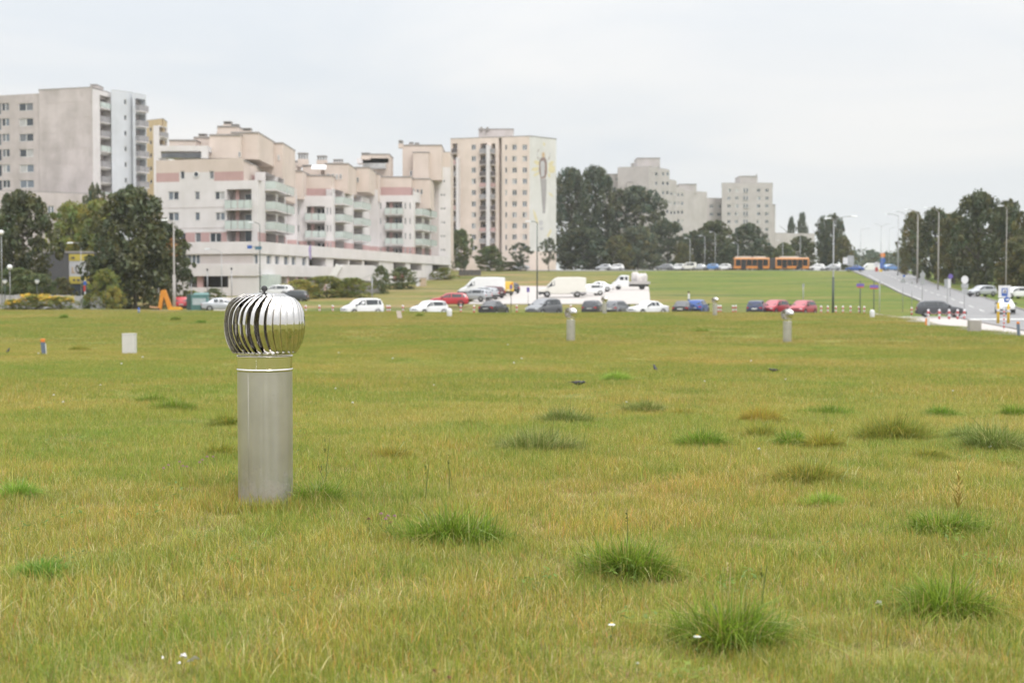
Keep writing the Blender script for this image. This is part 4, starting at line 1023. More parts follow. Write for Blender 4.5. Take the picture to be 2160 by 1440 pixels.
roof_box(C, 1013, 1018, 361, 364, 268, 274, M_COPING, 'roof_vent_box', None); roof_box(C, 1026, 1031, 361, 364, 268, 274, M_COPING, 'roof_vent_box', None)
# painted shapes of the mural: flat paint on the wall
P_YEL = mat("mural_yellow", (.62, .55, .34), .9, var=.1, scale=1); P_GRY = mat("mural_grey", (.33, .31, .31), .9, var=.15, scale=1); P_DRK = mat("mural_brown", (.25, .18, .16), .9, var=.2, scale=1); P_PAL = mat("mural_pale", (.46, .45, .46), .9, var=.1, scale=1); P_SKN = mat("mural_ochre", (.52, .38, .24), .9, var=.1, scale=1)
def paint(pts, mtl, nm, lift):
    """pts in the zoomed study coordinates of the wall"""
    V = []
    for x_, y_ in pts:
        px, py = 920 + x_ / 4.364, 250 + y_ / 4.364; u = plM.u(px); V.append(plM.p(u, plM.z(py, u), lift) - WL[C.name])
    n = len(V); m_ = MB(); m_.add(V, [list(range(n))]); o = m_.build(nm, mtl, wallM); return o
wallM = [c for c in C.children if c.name.startswith('mural_wall')][0]
WL[wallM.name] = WL[C.name]
for pts in ([(950, 395), (915, 385), (895, 400), (925, 430), (945, 430)], [(940, 445), (890, 455), (875, 475), (915, 490), (942, 470)], [(945, 490), (905, 510), (890, 535), (925, 525), (948, 510)],
            [(1030, 420), (1060, 390), (1085, 395), (1070, 425), (1040, 440)], [(1030, 450), (1060, 425), (1092, 445), (1092, 495), (1050, 505), (1030, 480)], [(1030, 500), (1050, 515), (1045, 550), (1028, 530)],
            [(890, 830), (915, 870), (940, 960), (935, 975), (905, 920)], [(1030, 680), (1060, 690), (1080, 725), (1050, 710)], [(1055, 1010), (1062, 1040), (1035, 1090), (1015, 1085)], [(985, 215), (1005, 235), (998, 255), (985, 245)]):
    paint(pts, P_YEL, 'mural_petal', .012)
paint([(948, 390), (965, 360), (1000, 355), (1018, 400), (1020, 500), (1005, 550), (960, 555), (945, 480)], P_DRK, 'mural_figure', .012)
paint([(958, 400), (985, 385), (1000, 420), (995, 530), (965, 540)], P_PAL, 'mural_robe', .016)
paint([(957, 556), (1015, 556), (1012, 700), (1003, 870), (980, 875), (968, 700)], P_GRY, 'mural_skirt', .012)
paint([(975, 315), (995, 310), (1002, 345), (985, 362), (970, 345)], P_SKN, 'mural_face', .02)
for k in range(8):
    a0, a1 = R(150 + k * 30 - 13), R(150 + k * 30 + 13)
    paint([(988 + 62 * math.cos(a) * q, 330 - 75 * math.sin(a) * q) for a, q in ((a0, .9), (a1, .9), (a1, 1.0), (a0, 1.0))] if True else [], P_PAL if k % 2 else P_DRK, 'mural_halo', .012)
paint([(945, 945), (965, 935), (985, 950), (975, 985), (950, 985)], P_PAL, 'mural_emblem', .012); paint([(950, 1000), (985, 995), (985, 1025), (955, 1030)], P_PAL, 'mural_emblem', .012)

# ---------------------------------------------------------------- D: far grey tower blocks beyond the trees
def grid_wall(root, pl, z0, z1, cols, rows, wpx, hpx, n=2, mats=(W_FAR,)):
    hs, ops_ = [], []
    for a in cols:
        for py in rows:
            r = pl.rect(a - wpx / 2, a + wpx / 2, py - hpx / 2, py + hpx / 2); hs.append(r + (.25,)); ops_.append(r)
    face_wall(root, pl, 0, pl.L, z0, z1, list(mats), hs)
    for r in ops_: window(root, pl, r, n)
def rows_z(y0, n, dy): return [y0 + i * dy for i in range(n)]
k8 = lambda v: 1150 + v / 3.79
D1 = bld('grey_tower_block', 'tall grey tower block with blank gable rising behind the dark poplars', 1368, 424, 'tower block'); z0 = g(*WL[D1.name].xy) - 2
pl = Plane(1302, 428, 1368, 424); face_wall(D1, pl, 0, pl.L, z0, Z(351, 424), [W_FAR], [], 'gable_wall')
pl2 = Plane(1368, 424, 1411, 436); grid_wall(D1, pl2, z0, Z(352, 425), [k8(845), k8(885), k8(940), k8(975)], rows_z(367, 9, 19.8), 5.2, 8, 1)
pl3 = Plane(1411, 436, 1426, 441); grid_wall(D1, pl3, z0, Z(379, 436), [k8(1005), k8(1033)], rows_z(409, 7, 19.8), 4.5, 7, 1)
solid(D1, [pl.p(0, 0, -.3)[:2], pl.p(pl.L, 0, -.3)[:2], pl2.p(pl2.L, 0, -.4)[:2], (X(1400, 450), 450), (X(1302, 450), 450)], z0, Z(351.5, 424) - .03, [W_FAR], 'body', M_COPING)
solid(D1, [pl3.p(0, 0, -.4)[:2], pl3.p(pl3.L, 0, -.4)[:2], (X(1420, 455), 455), (X(1405, 452), 455)], z0, Z(379, 436) - .03, [W_FAR], 'body', M_COPING)
roof_box(D1, 1343, 1391, 430, 440, 334, 353, W_FAR, 'lift_house'); roof_box(D1, 1280, 1322, 432, 446, 368, 580, W_FAR, 'low_wing'); roof_box(D1, 1322, 1352, 426, 430, 385, 580, W_FAR, 'low_wing')
roof_box(D1, 1331, 1337, 428, 430, 344, 353, M_COPING, 'roof_vent_box', None)
pq = Plane(1297, 431.9, 1305, 431.9); window(D1, pq, pq.rect(1298, 1304, 374, 382), 2, inset=-.04)
D2 = bld('grey_slab_block', 'plain grey slab block between the two taller far tower blocks', 1440, 455, 'tower block'); z0 = g(*WL[D2.name].xy) - 2
pl = Plane(1424, 452, 1443, 455); grid_wall(D2, pl, z0, Z(396, 453), [k8(1062), k8(1092)], rows_z(411, 8, 18.3), 4.6, 7.5, 1)
pl2 = Plane(1443, 455, 1490, 462); face_wall(D2, pl2, 0, pl2.L, z0, Z(403, 458), [W_FAR], [], 'gable_wall')
solid(D2, [pl.p(0, 0, -.4)[:2], pl.p(pl.L, 0, -.4)[:2], pl2.p(pl2.L, 0, -.3)[:2], (X(1488, 480), 480), (X(1424, 480), 480)], z0, Z(405, 458), [W_FAR], 'body', M_COPING)
roof_box(D2, 1431, 1468, 458, 470, 389, 408, W_FAR, 'lift_house')
D4 = bld('grey_lift_tower_block', 'wide grey tower block with central lift tower and window columns above the bus', 1575, 513, 'tower block'); z0 = g(*WL[D4.name].xy) - 2
pl = Plane(1488, 512, 1529, 515); grid_wall(D4, pl, z0, Z(418, 513), [k8(1325), k8(1387)], [k8v for k8v in (435, 452, 469, 486, 503)], 8, 7.5, 2)
pl2 = Plane(1521, 508, 1628, 508)
grid_wall(D4, pl2, z0, Z(386, 508), [k8(1465), k8(1526), k8(1700), k8(1766)], rows_z(401.5, 9, 16.5), 7.5, 7.5, 2)
for py in rows_z(401, 9, 16.5):
    for a in (k8(1586), k8(1608)):
        pq = Plane(a - 2, 507.95, a + 2, 507.95); window(D4, pq, pq.rect(a - 2.2, a + 2.2, py - 4.5, py + 5), 1, inset=-.03, glass=GLASSM)
solid(D4, [pl2.p(.1, 0, -.4)[:2], pl2.p(pl2.L, 0, -.4)[:2], (X(1628, 530), 530), (X(1521, 530), 530)], z0, Z(386.2, 508) - .03, [W_FAR], 'body', M_COPING)
solid(D4, [pl.p(0, 0, -.4)[:2], pl.p(pl.L, 0, -.4)[:2], (X(1529, 528), 528), (X(1488, 528), 528)], z0, Z(418.2, 513) - .03, [W_FAR], 'body', M_COPING)
roof_box(D4, 1559, 1596, 509, 520, 372, 388, W_FAR, 'lift_house'); roof_box(D4, 1628, 1634, 509, 525, 432, 580, W_FAR, 'side_wing')
m_ = MB(); m_.tube([(X(1594, 515), 515, Z(372, 512)), (X(1594, 515), 515, Z(365, 512))], .15, 6); o = m_.build('antenna', M_COPING, D4, wloc=(0, 0, 0))
D5 = bld('low_grey_block', 'low long grey block behind trees beside the far lift tower block', 1675, 520); z0 = g(*WL[D5.name].xy) - 2
pl = Plane(1632, 522, 1717, 530); face_wall(D5, pl, 0, pl.L, z0, Z(492, 525), [W_FAR], [])
solid(D5, [pl.p(0, 0, -.3)[:2], pl.p(pl.L, 0, -.3)[:2], (X(1717, 545), 545), (X(1632, 545), 545)], z0, Z(492.2, 525) - .03, [W_FAR], 'body', M_COPING)
# ---------------------------------------------------------------- dark grey shop with a yellow advert
S = bld('grey_shop', 'dark grey metal clad shop with yellow and white advert panel behind the left trees', 140, 176, 'shop'); o0 = WL[S.name]
M_CLAD = mat("dark_cladding", (.105, .105, .115), .55, var=.08, scale=1.2); M_ADY = mat("advert_yellow", (.52, .42, .08), .5, var=.05, scale=2); M_ADW = mat("advert_white", (.50, .50, .54), .5, var=.05, scale=2); M_ADD = mat("advert_dark", (.10, .09, .08), .6, var=.1, scale=3)
d = 176; m_ = MB(); x0, x1 = X(84, d) - o0.x, X(206, d) - o0.x; zt_, zb_ = Z(534, d) - o0.z, -1
m_.box(x0, x1, 0, 14, zb_, zt_); m_.build('wall', M_CLAD, S)
for k in range(16):
    xx = x0 + (x1 - x0) * (k + .5) / 16
    if xx + o0.x < X(146, d): m_ = MB(); m_.box(xx, xx + .06, -.035, -.002, zb_, zt_ - .15); m_.build('cladding_rib', M_CLAD, S)
m_ = MB(); m_.box(x0 - .1, x1 + .1, -.15, 14.1, zt_ + .003, zt_ + .25); m_.build('roof_edge', M_COPING, S)
def adrect(a, c, t_, b_, mtl, nm, o_, par): m_ = MB(); m_.box(X(a, d) - o0.x, X(c, d) - o0.x, -o_ - .05, -o_, Z(b_, d) - o0.z, Z(t_, d) - o0.z); return m_.build(nm, mtl, par)
ad = adrect(147.5, 200, 536, 598, M_ADW, 'advert_panel', .05, S); WL[ad.name] = o0
adrect(147.6, 199.9, 536.2, 550, M_ADY, 'advert_band', .105, ad); adrect(147.6, 199.9, 583, 597.9, M_ADY, 'advert_band', .105, ad)
for a, c in ((156, 160.5), (164, 170), (173, 179), (184, 194)): adrect(a, c, 588.5, 593, M_ADD, 'lettering', .16, ad)
for a, c in ((152.5, 155), (156, 159.5)): adrect(a, c, 541.5, 546, M_ADD, 'lettering', .16, ad)
adrect(153.5, 156, 563, 575.5, P_SKN, 'letter_l', .12, ad); adrect(156.02, 159.5, 573, 575.5, P_SKN, 'letter_l', .12, ad)
m_ = MB(); m_.lathe([(.30, 0), (.30, .04), (.17, .04), (.17, 0)], 20); o = m_.build('letter_ring', M_ADD, ad, wloc=Vector((X(166, d), d - .11, Z(568, d)))); o.rotation_euler = (R(90), R(-12), 0); o.scale = (1, 1.9, 1)
m_ = MB(); m_.box(X(150, d) - o0.x, X(178, d) - o0.x, -.08, -.003, Z(626, d) - o0.z, Z(601, d) - o0.z); m_.build('shop_window', GLASSD, S)
roof_box(S, 115, 125, 177, 180, 528, 535, M_COPING, 'air_unit', None)

# ================================================================ trees, shrubs
M_BARK = mat("bark", (.10, .085, .07), .9, var=.3, scale=3, bump=.4)
LEAF = {k: leaf_mat("leaves_" + k, c, t) for k, c, t in (
    ('dark', (.072, .086, .030), .34), ('olive', (.112, .112, .032), .38), ('light', (.185, .205, .038), .46), ('grey', (.110, .128, .072), .38),
    ('blue', (.068, .090, .046), .34), ('mid', (.105, .135, .042), .40), ('yellow', (.28, .26, .045), .46), ('rust', (.36, .17, .045), .4), ('gold', (.58, .44, .06), .4))}
def leaf_cloud(name, centers, radii, per, size, seed, flat=.55, droop=0.0):
    """leaf faces in clumps; unit height tree"""
    r = np.random.default_rng(seed); n = len(centers) * per
    ci = np.repeat(np.arange(len(centers)), per)
    d = r.normal(size=(n, 3)); d /= np.linalg.norm(d, axis=1)[:, None]
    q = r.uniform(.35, 1.0, n) ** .5
    pos = np.asarray(centers)[ci] + d * (np.asarray(radii)[ci] * q)[:, None] * np.array([1, 1, .8])
    nr = d * .7 + r.normal(size=(n, 3)) * .55 + np.array([0, 0, .35]); nr /= np.linalg.norm(nr, axis=1)[:, None]
    a = np.cross(nr, r.normal(size=(n, 3))); a /= np.linalg.norm(a, axis=1)[:, None]
    if droop: a = a * (1 - droop) + np.array([0, 0, -1.0]) * droop; a /= np.linalg.norm(a, axis=1)[:, None]
    b = np.cross(nr, a); s = size * r.uniform(.6, 1.35, n)[:, None]
    V = np.stack([pos - a * s, pos + b * s * flat - a * s * .1, pos + a * s, pos - b * s * flat - a * s * .1], 1)
    tint = r.uniform(.72, 1.28, n) * (r.uniform(.72, 1.34, len(centers)))[ci]
    hue = r.normal(0, .07, n) + r.normal(.03, .13, len(centers))[ci]
    C = np.ones((n, 4, 4)); C[:, :, 0] = (tint * (1 + hue))[:, None]; C[:, :, 1] = tint[:, None]; C[:, :, 2] = (tint * (1 - hue))[:, None]
    me = bpy.data.meshes.new(name); me.vertices.add(n * 4); me.vertices.foreach_set('co', V.reshape(-1))
    me.loops.add(n * 4); me.loops.foreach_set('vertex_index', np.arange(n * 4, dtype=np.int32)); me.polygons.add(n)
    me.polygons.foreach_set('loop_start', np.arange(0, n * 4, 4, dtype=np.int32)); me.update()
    at_ = me.color_attributes.new("tint", 'FLOAT_COLOR', 'POINT'); at_.data.foreach_set('color', C.reshape(-1))
    me.materials.append(LEAF['mid']); return me
def tree_meshes(kind, seed):
    """crown and trunk meshes, height 1, crown half width 0.5"""
    r = np.random.default_rng(seed); cs, rs = [], []
    prof = {'round': ([0, .12, .3, .5, .7, .86, .96, 1], [.18, .36, .47, .50, .44, .31, .17, .03], .10),
            'bushy': ([0, .1, .3, .5, .7, .88, 1], [.42, .50, .50, .47, .40, .24, .04], .03),
            'poplar': ([0, .1, .3, .55, .8, .93, 1], [.22, .36, .46, .50, .40, .24, .05], .06),
            'willow': ([0, .1, .3, .55, .8, .93, 1], [.40, .48, .50, .48, .38, .24, .05], .02),
            'airy': ([0, .15, .35, .6, .8, 1], [.15, .3, .44, .5, .36, .05], .22),
            'shrub': ([0, .2, .5, .8, 1], [.46, .5, .48, .34, .08], .0)}[kind]
    base = prof[2]; nc = {'round': 150, 'bushy': 165, 'poplar': 160, 'willow': 140, 'airy': 60, 'shrub': 110}[kind]
    lob = r.uniform(0, 6.28, 4); amp = r.uniform(.08, .2, 4)
    stretch = {'round': 1, 'bushy': 1, 'poplar': 1, 'willow': 1, 'airy': 1, 'shrub': 1}[kind]
    while len(cs) < nc:
        t = r.uniform(0, 1) ** .9; R0 = np.interp(t, prof[0], prof[1]); a = r.uniform(0, 6.283)
        k = 1 + sum(amp[i] * math.sin((i + 1) * a + lob[i] + 5 * t * (i % 2)) for i in range(4)) * .8
        q = r.uniform(0, 1) ** (.45) * R0 * k * .86
        z = base + t * (1 - base)
        if z > .97: continue
        cs.append((q * math.cos(a), q * math.sin(a), min(z, .95))); rs.append(r.uniform(.055, .105) * (1.05 if kind != 'airy' else .85) * (1.15 if kind == 'shrub' else 1))
    # a few twigs sticking out of the outline
    for _ in range(34):
        a = r.uniform(0, 6.283); t = r.uniform(.3, 1); R0 = np.interp(t, prof[0], prof[1]) * r.uniform(.98, 1.12)
        cs.append((R0 * math.cos(a), R0 * math.sin(a), base + t * (1 - base))); rs.append(r.uniform(.025, .05))
    per = {'round': 62, 'bushy': 62, 'poplar': 62, 'willow': 66, 'airy': 55, 'shrub': 55}[kind]
    cm = leaf_cloud('crown_' + kind, cs, rs, per, .0225 if kind != 'shrub' else .022, seed + 50, droop=.55 if kind == 'willow' else 0)
    b = MB(); top = .80 if kind not in ('shrub',) else .6
    b.tube([(0, 0, -.06), (.004, 0, .03), (-.006, .004, .2), (.008, -.004, .45), (0, 0, top)], [.026, .021, .017, .012, .004], 8)
    for k in range(9 if kind != 'shrub' else 6):
        z0 = (.18 + .06 * k) if kind != 'shrub' else .05 + .03 * k; a = r.uniform(0, 6.283); L = float(np.interp(min(1, z0 + .2), prof[0], prof[1])) * .8
        p0 = Vector((0, 0, z0)); p2 = Vector((math.cos(a) * L, math.sin(a) * L, z0 + .16 + r.uniform(0, .1))); p1 = (p0 + p2) / 2 + Vector((0, 0, .02))
        b.tube([p0, p1, p2], [.009, .006, .002], 5)
    tm = b.mesh('trunk_' + kind, [M_BARK], smooth=True)
    return cm, tm
TM = {}
def tree(name, label, kind, px, d, top_py, w_px, leaf, group, var=0, base_dz=0.0, cat='tree', depth=None):
    k = (kind, var)
    if k not in TM: TM[k] = tree_meshes(kind, 900 + 17 * var + len(kind))
    cm, tm = TM[k]; loc = on(px, d, base_dz); h_ = Z(top_py, d) - loc.z; w_ = w_px / FPX * d * 1.22
    root = thing(name, label, cat, loc, group, rz=(px * 1.7) % 6.28)
    for nm, me_ in (('trunk', tm), ('crown', cm)):
        o = bpy.data.objects.new(nm, me_); COL.objects.link(o); o.parent = root
        o.scale = (w_, depth or w_, h_)
        if nm == 'crown': o.material_slots[0].link = 'OBJECT'; o.material_slots[0].material = LEAF[leaf]
        else:
            sx = max(.9, h_ * .8); o.scale = (sx if kind != 'shrub' else w_, sx if kind != 'shrub' else w_, h_)
    return root
gL, gC, gT, gR, gF = 'trees along the left fence', 'trees behind the hilltop road', 'young trees before the mural tower', 'trees beside the climbing road', 'shrubs on the building slope'
TREES = [
 # left
 ('broadleaf_tree', 'dark olive tree at the left border above the white fence', 'round', 48, 166, 405, 125, 'dark', gL, 0),
 ('broadleaf_tree', 'dark tree half cut off by the left border', 'bushy', -18, 172, 440, 90, 'dark', gL, 1),
 ('broadleaf_tree', 'light yellow green tree above the grey shop roof', 'bushy', 158, 192, 428, 130, 'light', gL, 0),
 ('broadleaf_tree', 'yellow green tree between shop and big dark tree', 'round', 212, 186, 425, 95, 'light', gL, 2),
 ('willow_tree', 'slim grey green tree top rising before the grey tower block', 'airy', 203, 205, 390, 56, 'grey', gL, 0),
 ('broadleaf_tree', 'big dark tree with olive top beside the orange excavator', 'bushy', 285, 158, 398, 165, 'dark', gL, 2),
 ('broadleaf_tree', 'dark lower tree hugging the tall pale lamp post', 'bushy', 342, 163, 470, 115, 'dark', gL, 1),
 ('broadleaf_tree', 'dark low tree in front of the yellow advert panel', 'bushy', 232, 155, 505, 85, 'dark', gL, 0),
 ('shrub', 'green shrub behind the white fence under the dark left tree', 'shrub', 35, 158, 566, 110, 'mid', gL, 0, -.3, 'shrub'),
 ('shrub', 'green shrub behind the white fence below the white globe lamp', 'shrub', 88, 156, 578, 70, 'mid', gL, 1, -.3, 'shrub'),
 ('shrub', 'small olive shrub in front of the grey shop wall', 'shrub', 131, 160, 586, 52, 'olive', gL, 0, -.3, 'shrub'),
 ('shrub', 'yellow green shrub at the right end of the white fence', 'shrub', 224, 147, 568, 66, 'light', gL, 1, -.2, 'shrub'),
 ('shrub', 'small yellow green shrub low beside the big dark tree', 'shrub', 242, 146, 605, 40, 'yellow', gL, 0, -.2, 'shrub'),
 ('shrub', 'dark little shrub between fence end and yellow shrub', 'shrub', 185, 147, 620, 26, 'mid', gL, 1, -.1, 'shrub'),
 ('shrub', 'green bush behind the teal container', 'shrub', 452, 176, 608, 42, 'mid', gF, 0, -.3, 'shrub'),
 ('shrub', 'bright green hedge bush under the podium by the lamp post', 'shrub', 405, 172, 612, 36, 'light', gF, 1, -.3, 'shrub'),
 # slope below the terraced building
 ('shrub', 'yellow flowering bush on the slope just right of the vent knob', 'shrub', 632, 182, 590, 76, 'yellow', gF, 0, -.2, 'shrub'),
 ('shrub', 'wide green bush on the slope under the garage doors', 'shrub', 690, 186, 582, 96, 'light', gF, 1, -.2, 'shrub'),
 ('shrub', 'green bush on the slope below the pale ramp wall', 'shrub', 742, 188, 586, 80, 'light', gF, 0, -.2, 'shrub'),
 ('shrub', 'dark green sapling at the upper end of the pale ramp', 'shrub', 804, 203, 560, 34, 'mid', gF, 1, -.2, 'shrub'),
 ('shrub', 'green bush beside the wooden box on the slope', 'shrub', 848, 222, 564, 60, 'mid', gF, 0, -.3, 'shrub'),
 ('shrub', 'low green bush at the far end of the podium', 'shrub', 938, 275, 564, 50, 'light', gF, 1, -.3, 'shrub'),
 # before the mural tower
 ('broadleaf_tree', 'young tree between the terraced building and the mural tower', 'round', 972, 325, 484, 50, 'mid', gT, 0),
 ('broadleaf_tree', 'low bushy tree under the balconies of the mural tower', 'bushy', 1034, 330, 519, 58, 'mid', gT, 1),
 ('broadleaf_tree', 'small open tree before the windows of the mural tower', 'airy', 1098, 334, 512, 42, 'blue', gT, 2),
 ('broadleaf_tree', 'small tree at the foot of the painted mural wall', 'airy', 1157, 336, 500, 34, 'blue', gT, 3),
 ('shrub', 'low hedge bush at the foot of the mural tower', 'shrub', 1075, 338, 552, 60, 'dark', gT, 0, -.3, 'shrub'),
 # behind the hilltop road
 ('poplar_tree', 'tall dark poplar touching the mural wall edge', 'poplar', 1205, 378, 357, 78, 'blue', gC, 0),
 ('poplar_tree', 'tall dark poplar, second one right of the mural wall', 'poplar', 1256, 384, 353, 82, 'blue', gC, 1),
 ('broadleaf_tree', 'tall dark broad tree in front of the far blank gable', 'round', 1338, 388, 393, 112, 'blue', gC, 3),
 ('willow_tree', 'drooping grey green willow under the tall dark broad tree', 'willow', 1345, 372, 478, 85, 'grey', gC, 0),
 ('broadleaf_tree', 'low yellow green tree at the foot of the poplars', 'bushy', 1303, 366, 498, 60, 'olive', gC, 1),
 ('willow_tree', 'drooping willow right of centre below the far gable block', 'willow', 1408, 380, 466, 82, 'blue', gC, 1),
 ('broadleaf_tree', 'slim light green tree beside the drooping willow', 'bushy', 1440, 370, 512, 34, 'olive', gC, 2),
 ('broadleaf_tree', 'dark tree in front of the plain far slab block', 'bushy', 1463, 392, 487, 60, 'dark', gC, 0),
 ('broadleaf_tree', 'round dark tree left of the lift tower block', 'round', 1508, 386, 467, 78, 'dark', gC, 2),
 ('broadleaf_tree', 'grey green tree in front of the lift tower block', 'bushy', 1580, 390, 472, 84, 'blue', gC, 1),
 ('broadleaf_tree', 'low dark tree behind the front half of the bus', 'bushy', 1542, 376, 515, 50, 'blue', gC, 3),
 ('broadleaf_tree', 'light green low tree behind the rear half of the bus', 'bushy', 1652, 372, 512, 44, 'mid', gC, 1),
 ('broadleaf_tree', 'dark round tree before the low grey block', 'bushy', 1690, 386, 498, 66, 'dark', gC, 0),
 ('poplar_tree', 'slim distant poplar above the low grey block, smaller of the pair', 'poplar', 1668, 560, 458, 17, 'blue', gC, 2),
 ('poplar_tree', 'slim distant poplar above the low grey block, taller of the pair', 'poplar', 1691, 560, 449, 22, 'blue', gC, 3),
 ('poplar_tree', 'tall loose tree left of the lamp with two arms', 'poplar', 1738, 392, 456, 38, 'blue', gC, 4),
 ('poplar_tree', 'tall loose tree right behind the lamp with two arms', 'poplar', 1757, 396, 452, 40, 'grey', gC, 5),
 ('broadleaf_tree', 'lower olive tree ending the row at the road gap', 'bushy', 1778, 388, 498, 44, 'olive', gC, 2),
 ('broadleaf_tree', 'dark understorey tree below the two tall poplars', 'bushy', 1232, 368, 480, 110, 'blue', gC, 3),
 ('broadleaf_tree', 'dark understorey tree below the lift tower block', 'bushy', 1620, 394, 520, 60, 'dark', gC, 0),
 # beside the climbing road
 ('broadleaf_tree', 'first dark tree of the roadside group next to the road gap', 'bushy', 1926, 305, 447, 62, 'olive', gR, 1),
 ('broadleaf_tree', 'dark roadside tree behind the tall concrete lamp post', 'bushy', 1972, 272, 440, 84, 'dark', gR, 0),
 ('broadleaf_tree', 'roadside tree with yellowing top left of the tallest crown', 'bushy', 2012, 252, 450, 74, 'olive', gR, 2),
 ('broadleaf_tree', 'tallest dark roadside tree on the right', 'bushy', 2062, 236, 404, 104, 'dark', gR, 3),
 ('broadleaf_tree', 'dark roadside tree right of the tallest one', 'bushy', 2124, 222, 424, 80, 'dark', gR, 1),
 ('broadleaf_tree', 'roadside tree cut off by the right border', 'bushy', 2180, 205, 436, 92, 'olive', gR, 0),
 ('broadleaf_tree', 'low dark roadside tree filling the gap behind the pole', 'bushy', 2036, 262, 470, 100, 'dark', gR, 2),
 ('broadleaf_tree', 'low olive roadside tree before the right border group', 'bushy', 2146, 200, 500, 84, 'olive', gR, 3),
]
for t in TREES:
    nm, lab, kd, px, d, tp, wp, lf, gp, var = t[:10]; dz = t[10] if len(t) > 10 else 0.0; ct = t[11] if len(t) > 11 else 'tree'
    tr_ = tree(nm, lab, kd, px, d, tp, wp, lf, gp, var, dz, ct)
    if 'hugging' in lab:      # a few rusty sprays on its outer side
        rr = np.random.default_rng(3); cs = [tuple(at(362 + rr.uniform(-12, 10), rr.uniform(500, 562), 157 + rr.uniform(-1, 2)) - tr_.location) for _ in range(9)]
        fmz = leaf_cloud('rusty_sprays', cs, [.32] * len(cs), 46, .11, 71); fmz.materials.clear(); fmz.materials.append(LEAF['rust']); o = bpy.data.objects.new('rusty_sprays', fmz); COL.objects.link(o); o.parent = tr_; tr_.rotation_euler.z = 0
# a far wood that reads as one mass beyond the road gap
r_ = np.random.default_rng(77); cs, rs = [], []
for i in range(150):
    d = r_.uniform(600, 760); px = r_.uniform(1780, 1935); zt = Z(r_.uniform(525, 552) + 6 * math.sin(px * .13), d); zz = r_.uniform(5, max(6, zt)); cs.append((X(px, d), d, zz)); rs.append(r_.uniform(2.5, 5))
fm = leaf_cloud('far_wood', cs, rs, 60, 1.0, 78); fm.materials.clear(); fm.materials.append(LEAF['blue'])
o = bpy.data.objects.new('far_wood', fm); COL.objects.link(o); tag(o, 'far low wood closing the view at the end of the road', 'wood', kind='stuff')
# goldenrod in front of the fence
for i, (px, d, tp, wp, lab) in enumerate(((28, 143, 632, 46, 'goldenrod clump with few flowers at the left border before the fence'), (75, 143.5, 622, 64, 'tall goldenrod clump with bright yellow tops before the white fence'), (128, 143, 626, 66, 'goldenrod clump with yellow tops nearest the fence end'))):
    r = tree('goldenrod_plant', lab, 'shrub', px, d, tp, wp, 'light', 'goldenrod before the fence', i % 2, -.1, 'plant')
    loc = r.location; h_ = Z(tp, d) - loc.z; w_ = wp / FPX * d; rr = np.random.default_rng(i + 5)
    cs = [(rr.uniform(-.45, .45) * w_, rr.uniform(-.3, .3) * w_, h_ * rr.uniform(.62, 1.02)) for _ in range(60 if i else 20)]
    fmz = leaf_cloud('flower_heads', cs, [.20] * len(cs), 44, .06, 400 + i); fmz.materials.clear(); fmz.materials.append(LEAF['gold'])
    o = bpy.data.objects.new('flower_heads', fmz); COL.objects.link(o); o.parent = r; r.rotation_euler.z = 0
# ================================================================ vehicles
def paintm(name, col, metal=.25): return mat("paint_" + name, col, .32, metal=metal, coat=.6, var=.04, scale=2)
CP = {'white': paintm('white', (.72, .72, .72), 0), 'cream': paintm('cream', (.66, .64, .58), 0), 'black': paintm('black', (.02, .02, .023)), 'graphite': paintm('graphite', (.06, .062, .07), .4), 'grey': paintm('grey', (.19, .195, .205), .5),
      'silver': paintm('silver', (.45, .46, .48), .6), 'red': paintm('red', (.42, .018, .03), .1), 'darkred': paintm('darkred', (.36, .03, .045), .2), 'blue': paintm('blue', (.035, .09, .30), .3), 'lightblue': paintm('lightblue', (.10, .22, .45), .3),
      'yellow': paintm('yellow', (.62, .40, .04), 0), 'orange': paintm('orange', (.55, .20, .03), 0), 'navy': paintm('navy', (.03, .04, .09), .3), 'teal': paintm('teal', (.05, .16, .15), 0), 'maroon': paintm('maroon', (.09, .02, .025), .2)}
M_CGLASS = mat("car_glass", (.03, .036, .042), .06, var=.2, scale=1, spec=.7)
M_TYRE = mat("tyre_rubber", (.022, .022, .023), .85, var=.2, scale=8); M_RIM = mat("wheel_rim", (.42, .42, .43), .35, metal=.8, var=.1, scale=6)
M_PLAST = mat("black_plastic", (.03, .03, .032), .65, var=.2, scale=4); M_TAIL = mat("tail_lamp", (.42, .02, .02), .25, var=.1, scale=6); M_HEAD = mat("head_lamp", (.62, .64, .66), .15, var=.1, scale=6); M_PLATE = mat("number_plate", (.62, .62, .60), .5, var=.05, scale=8)
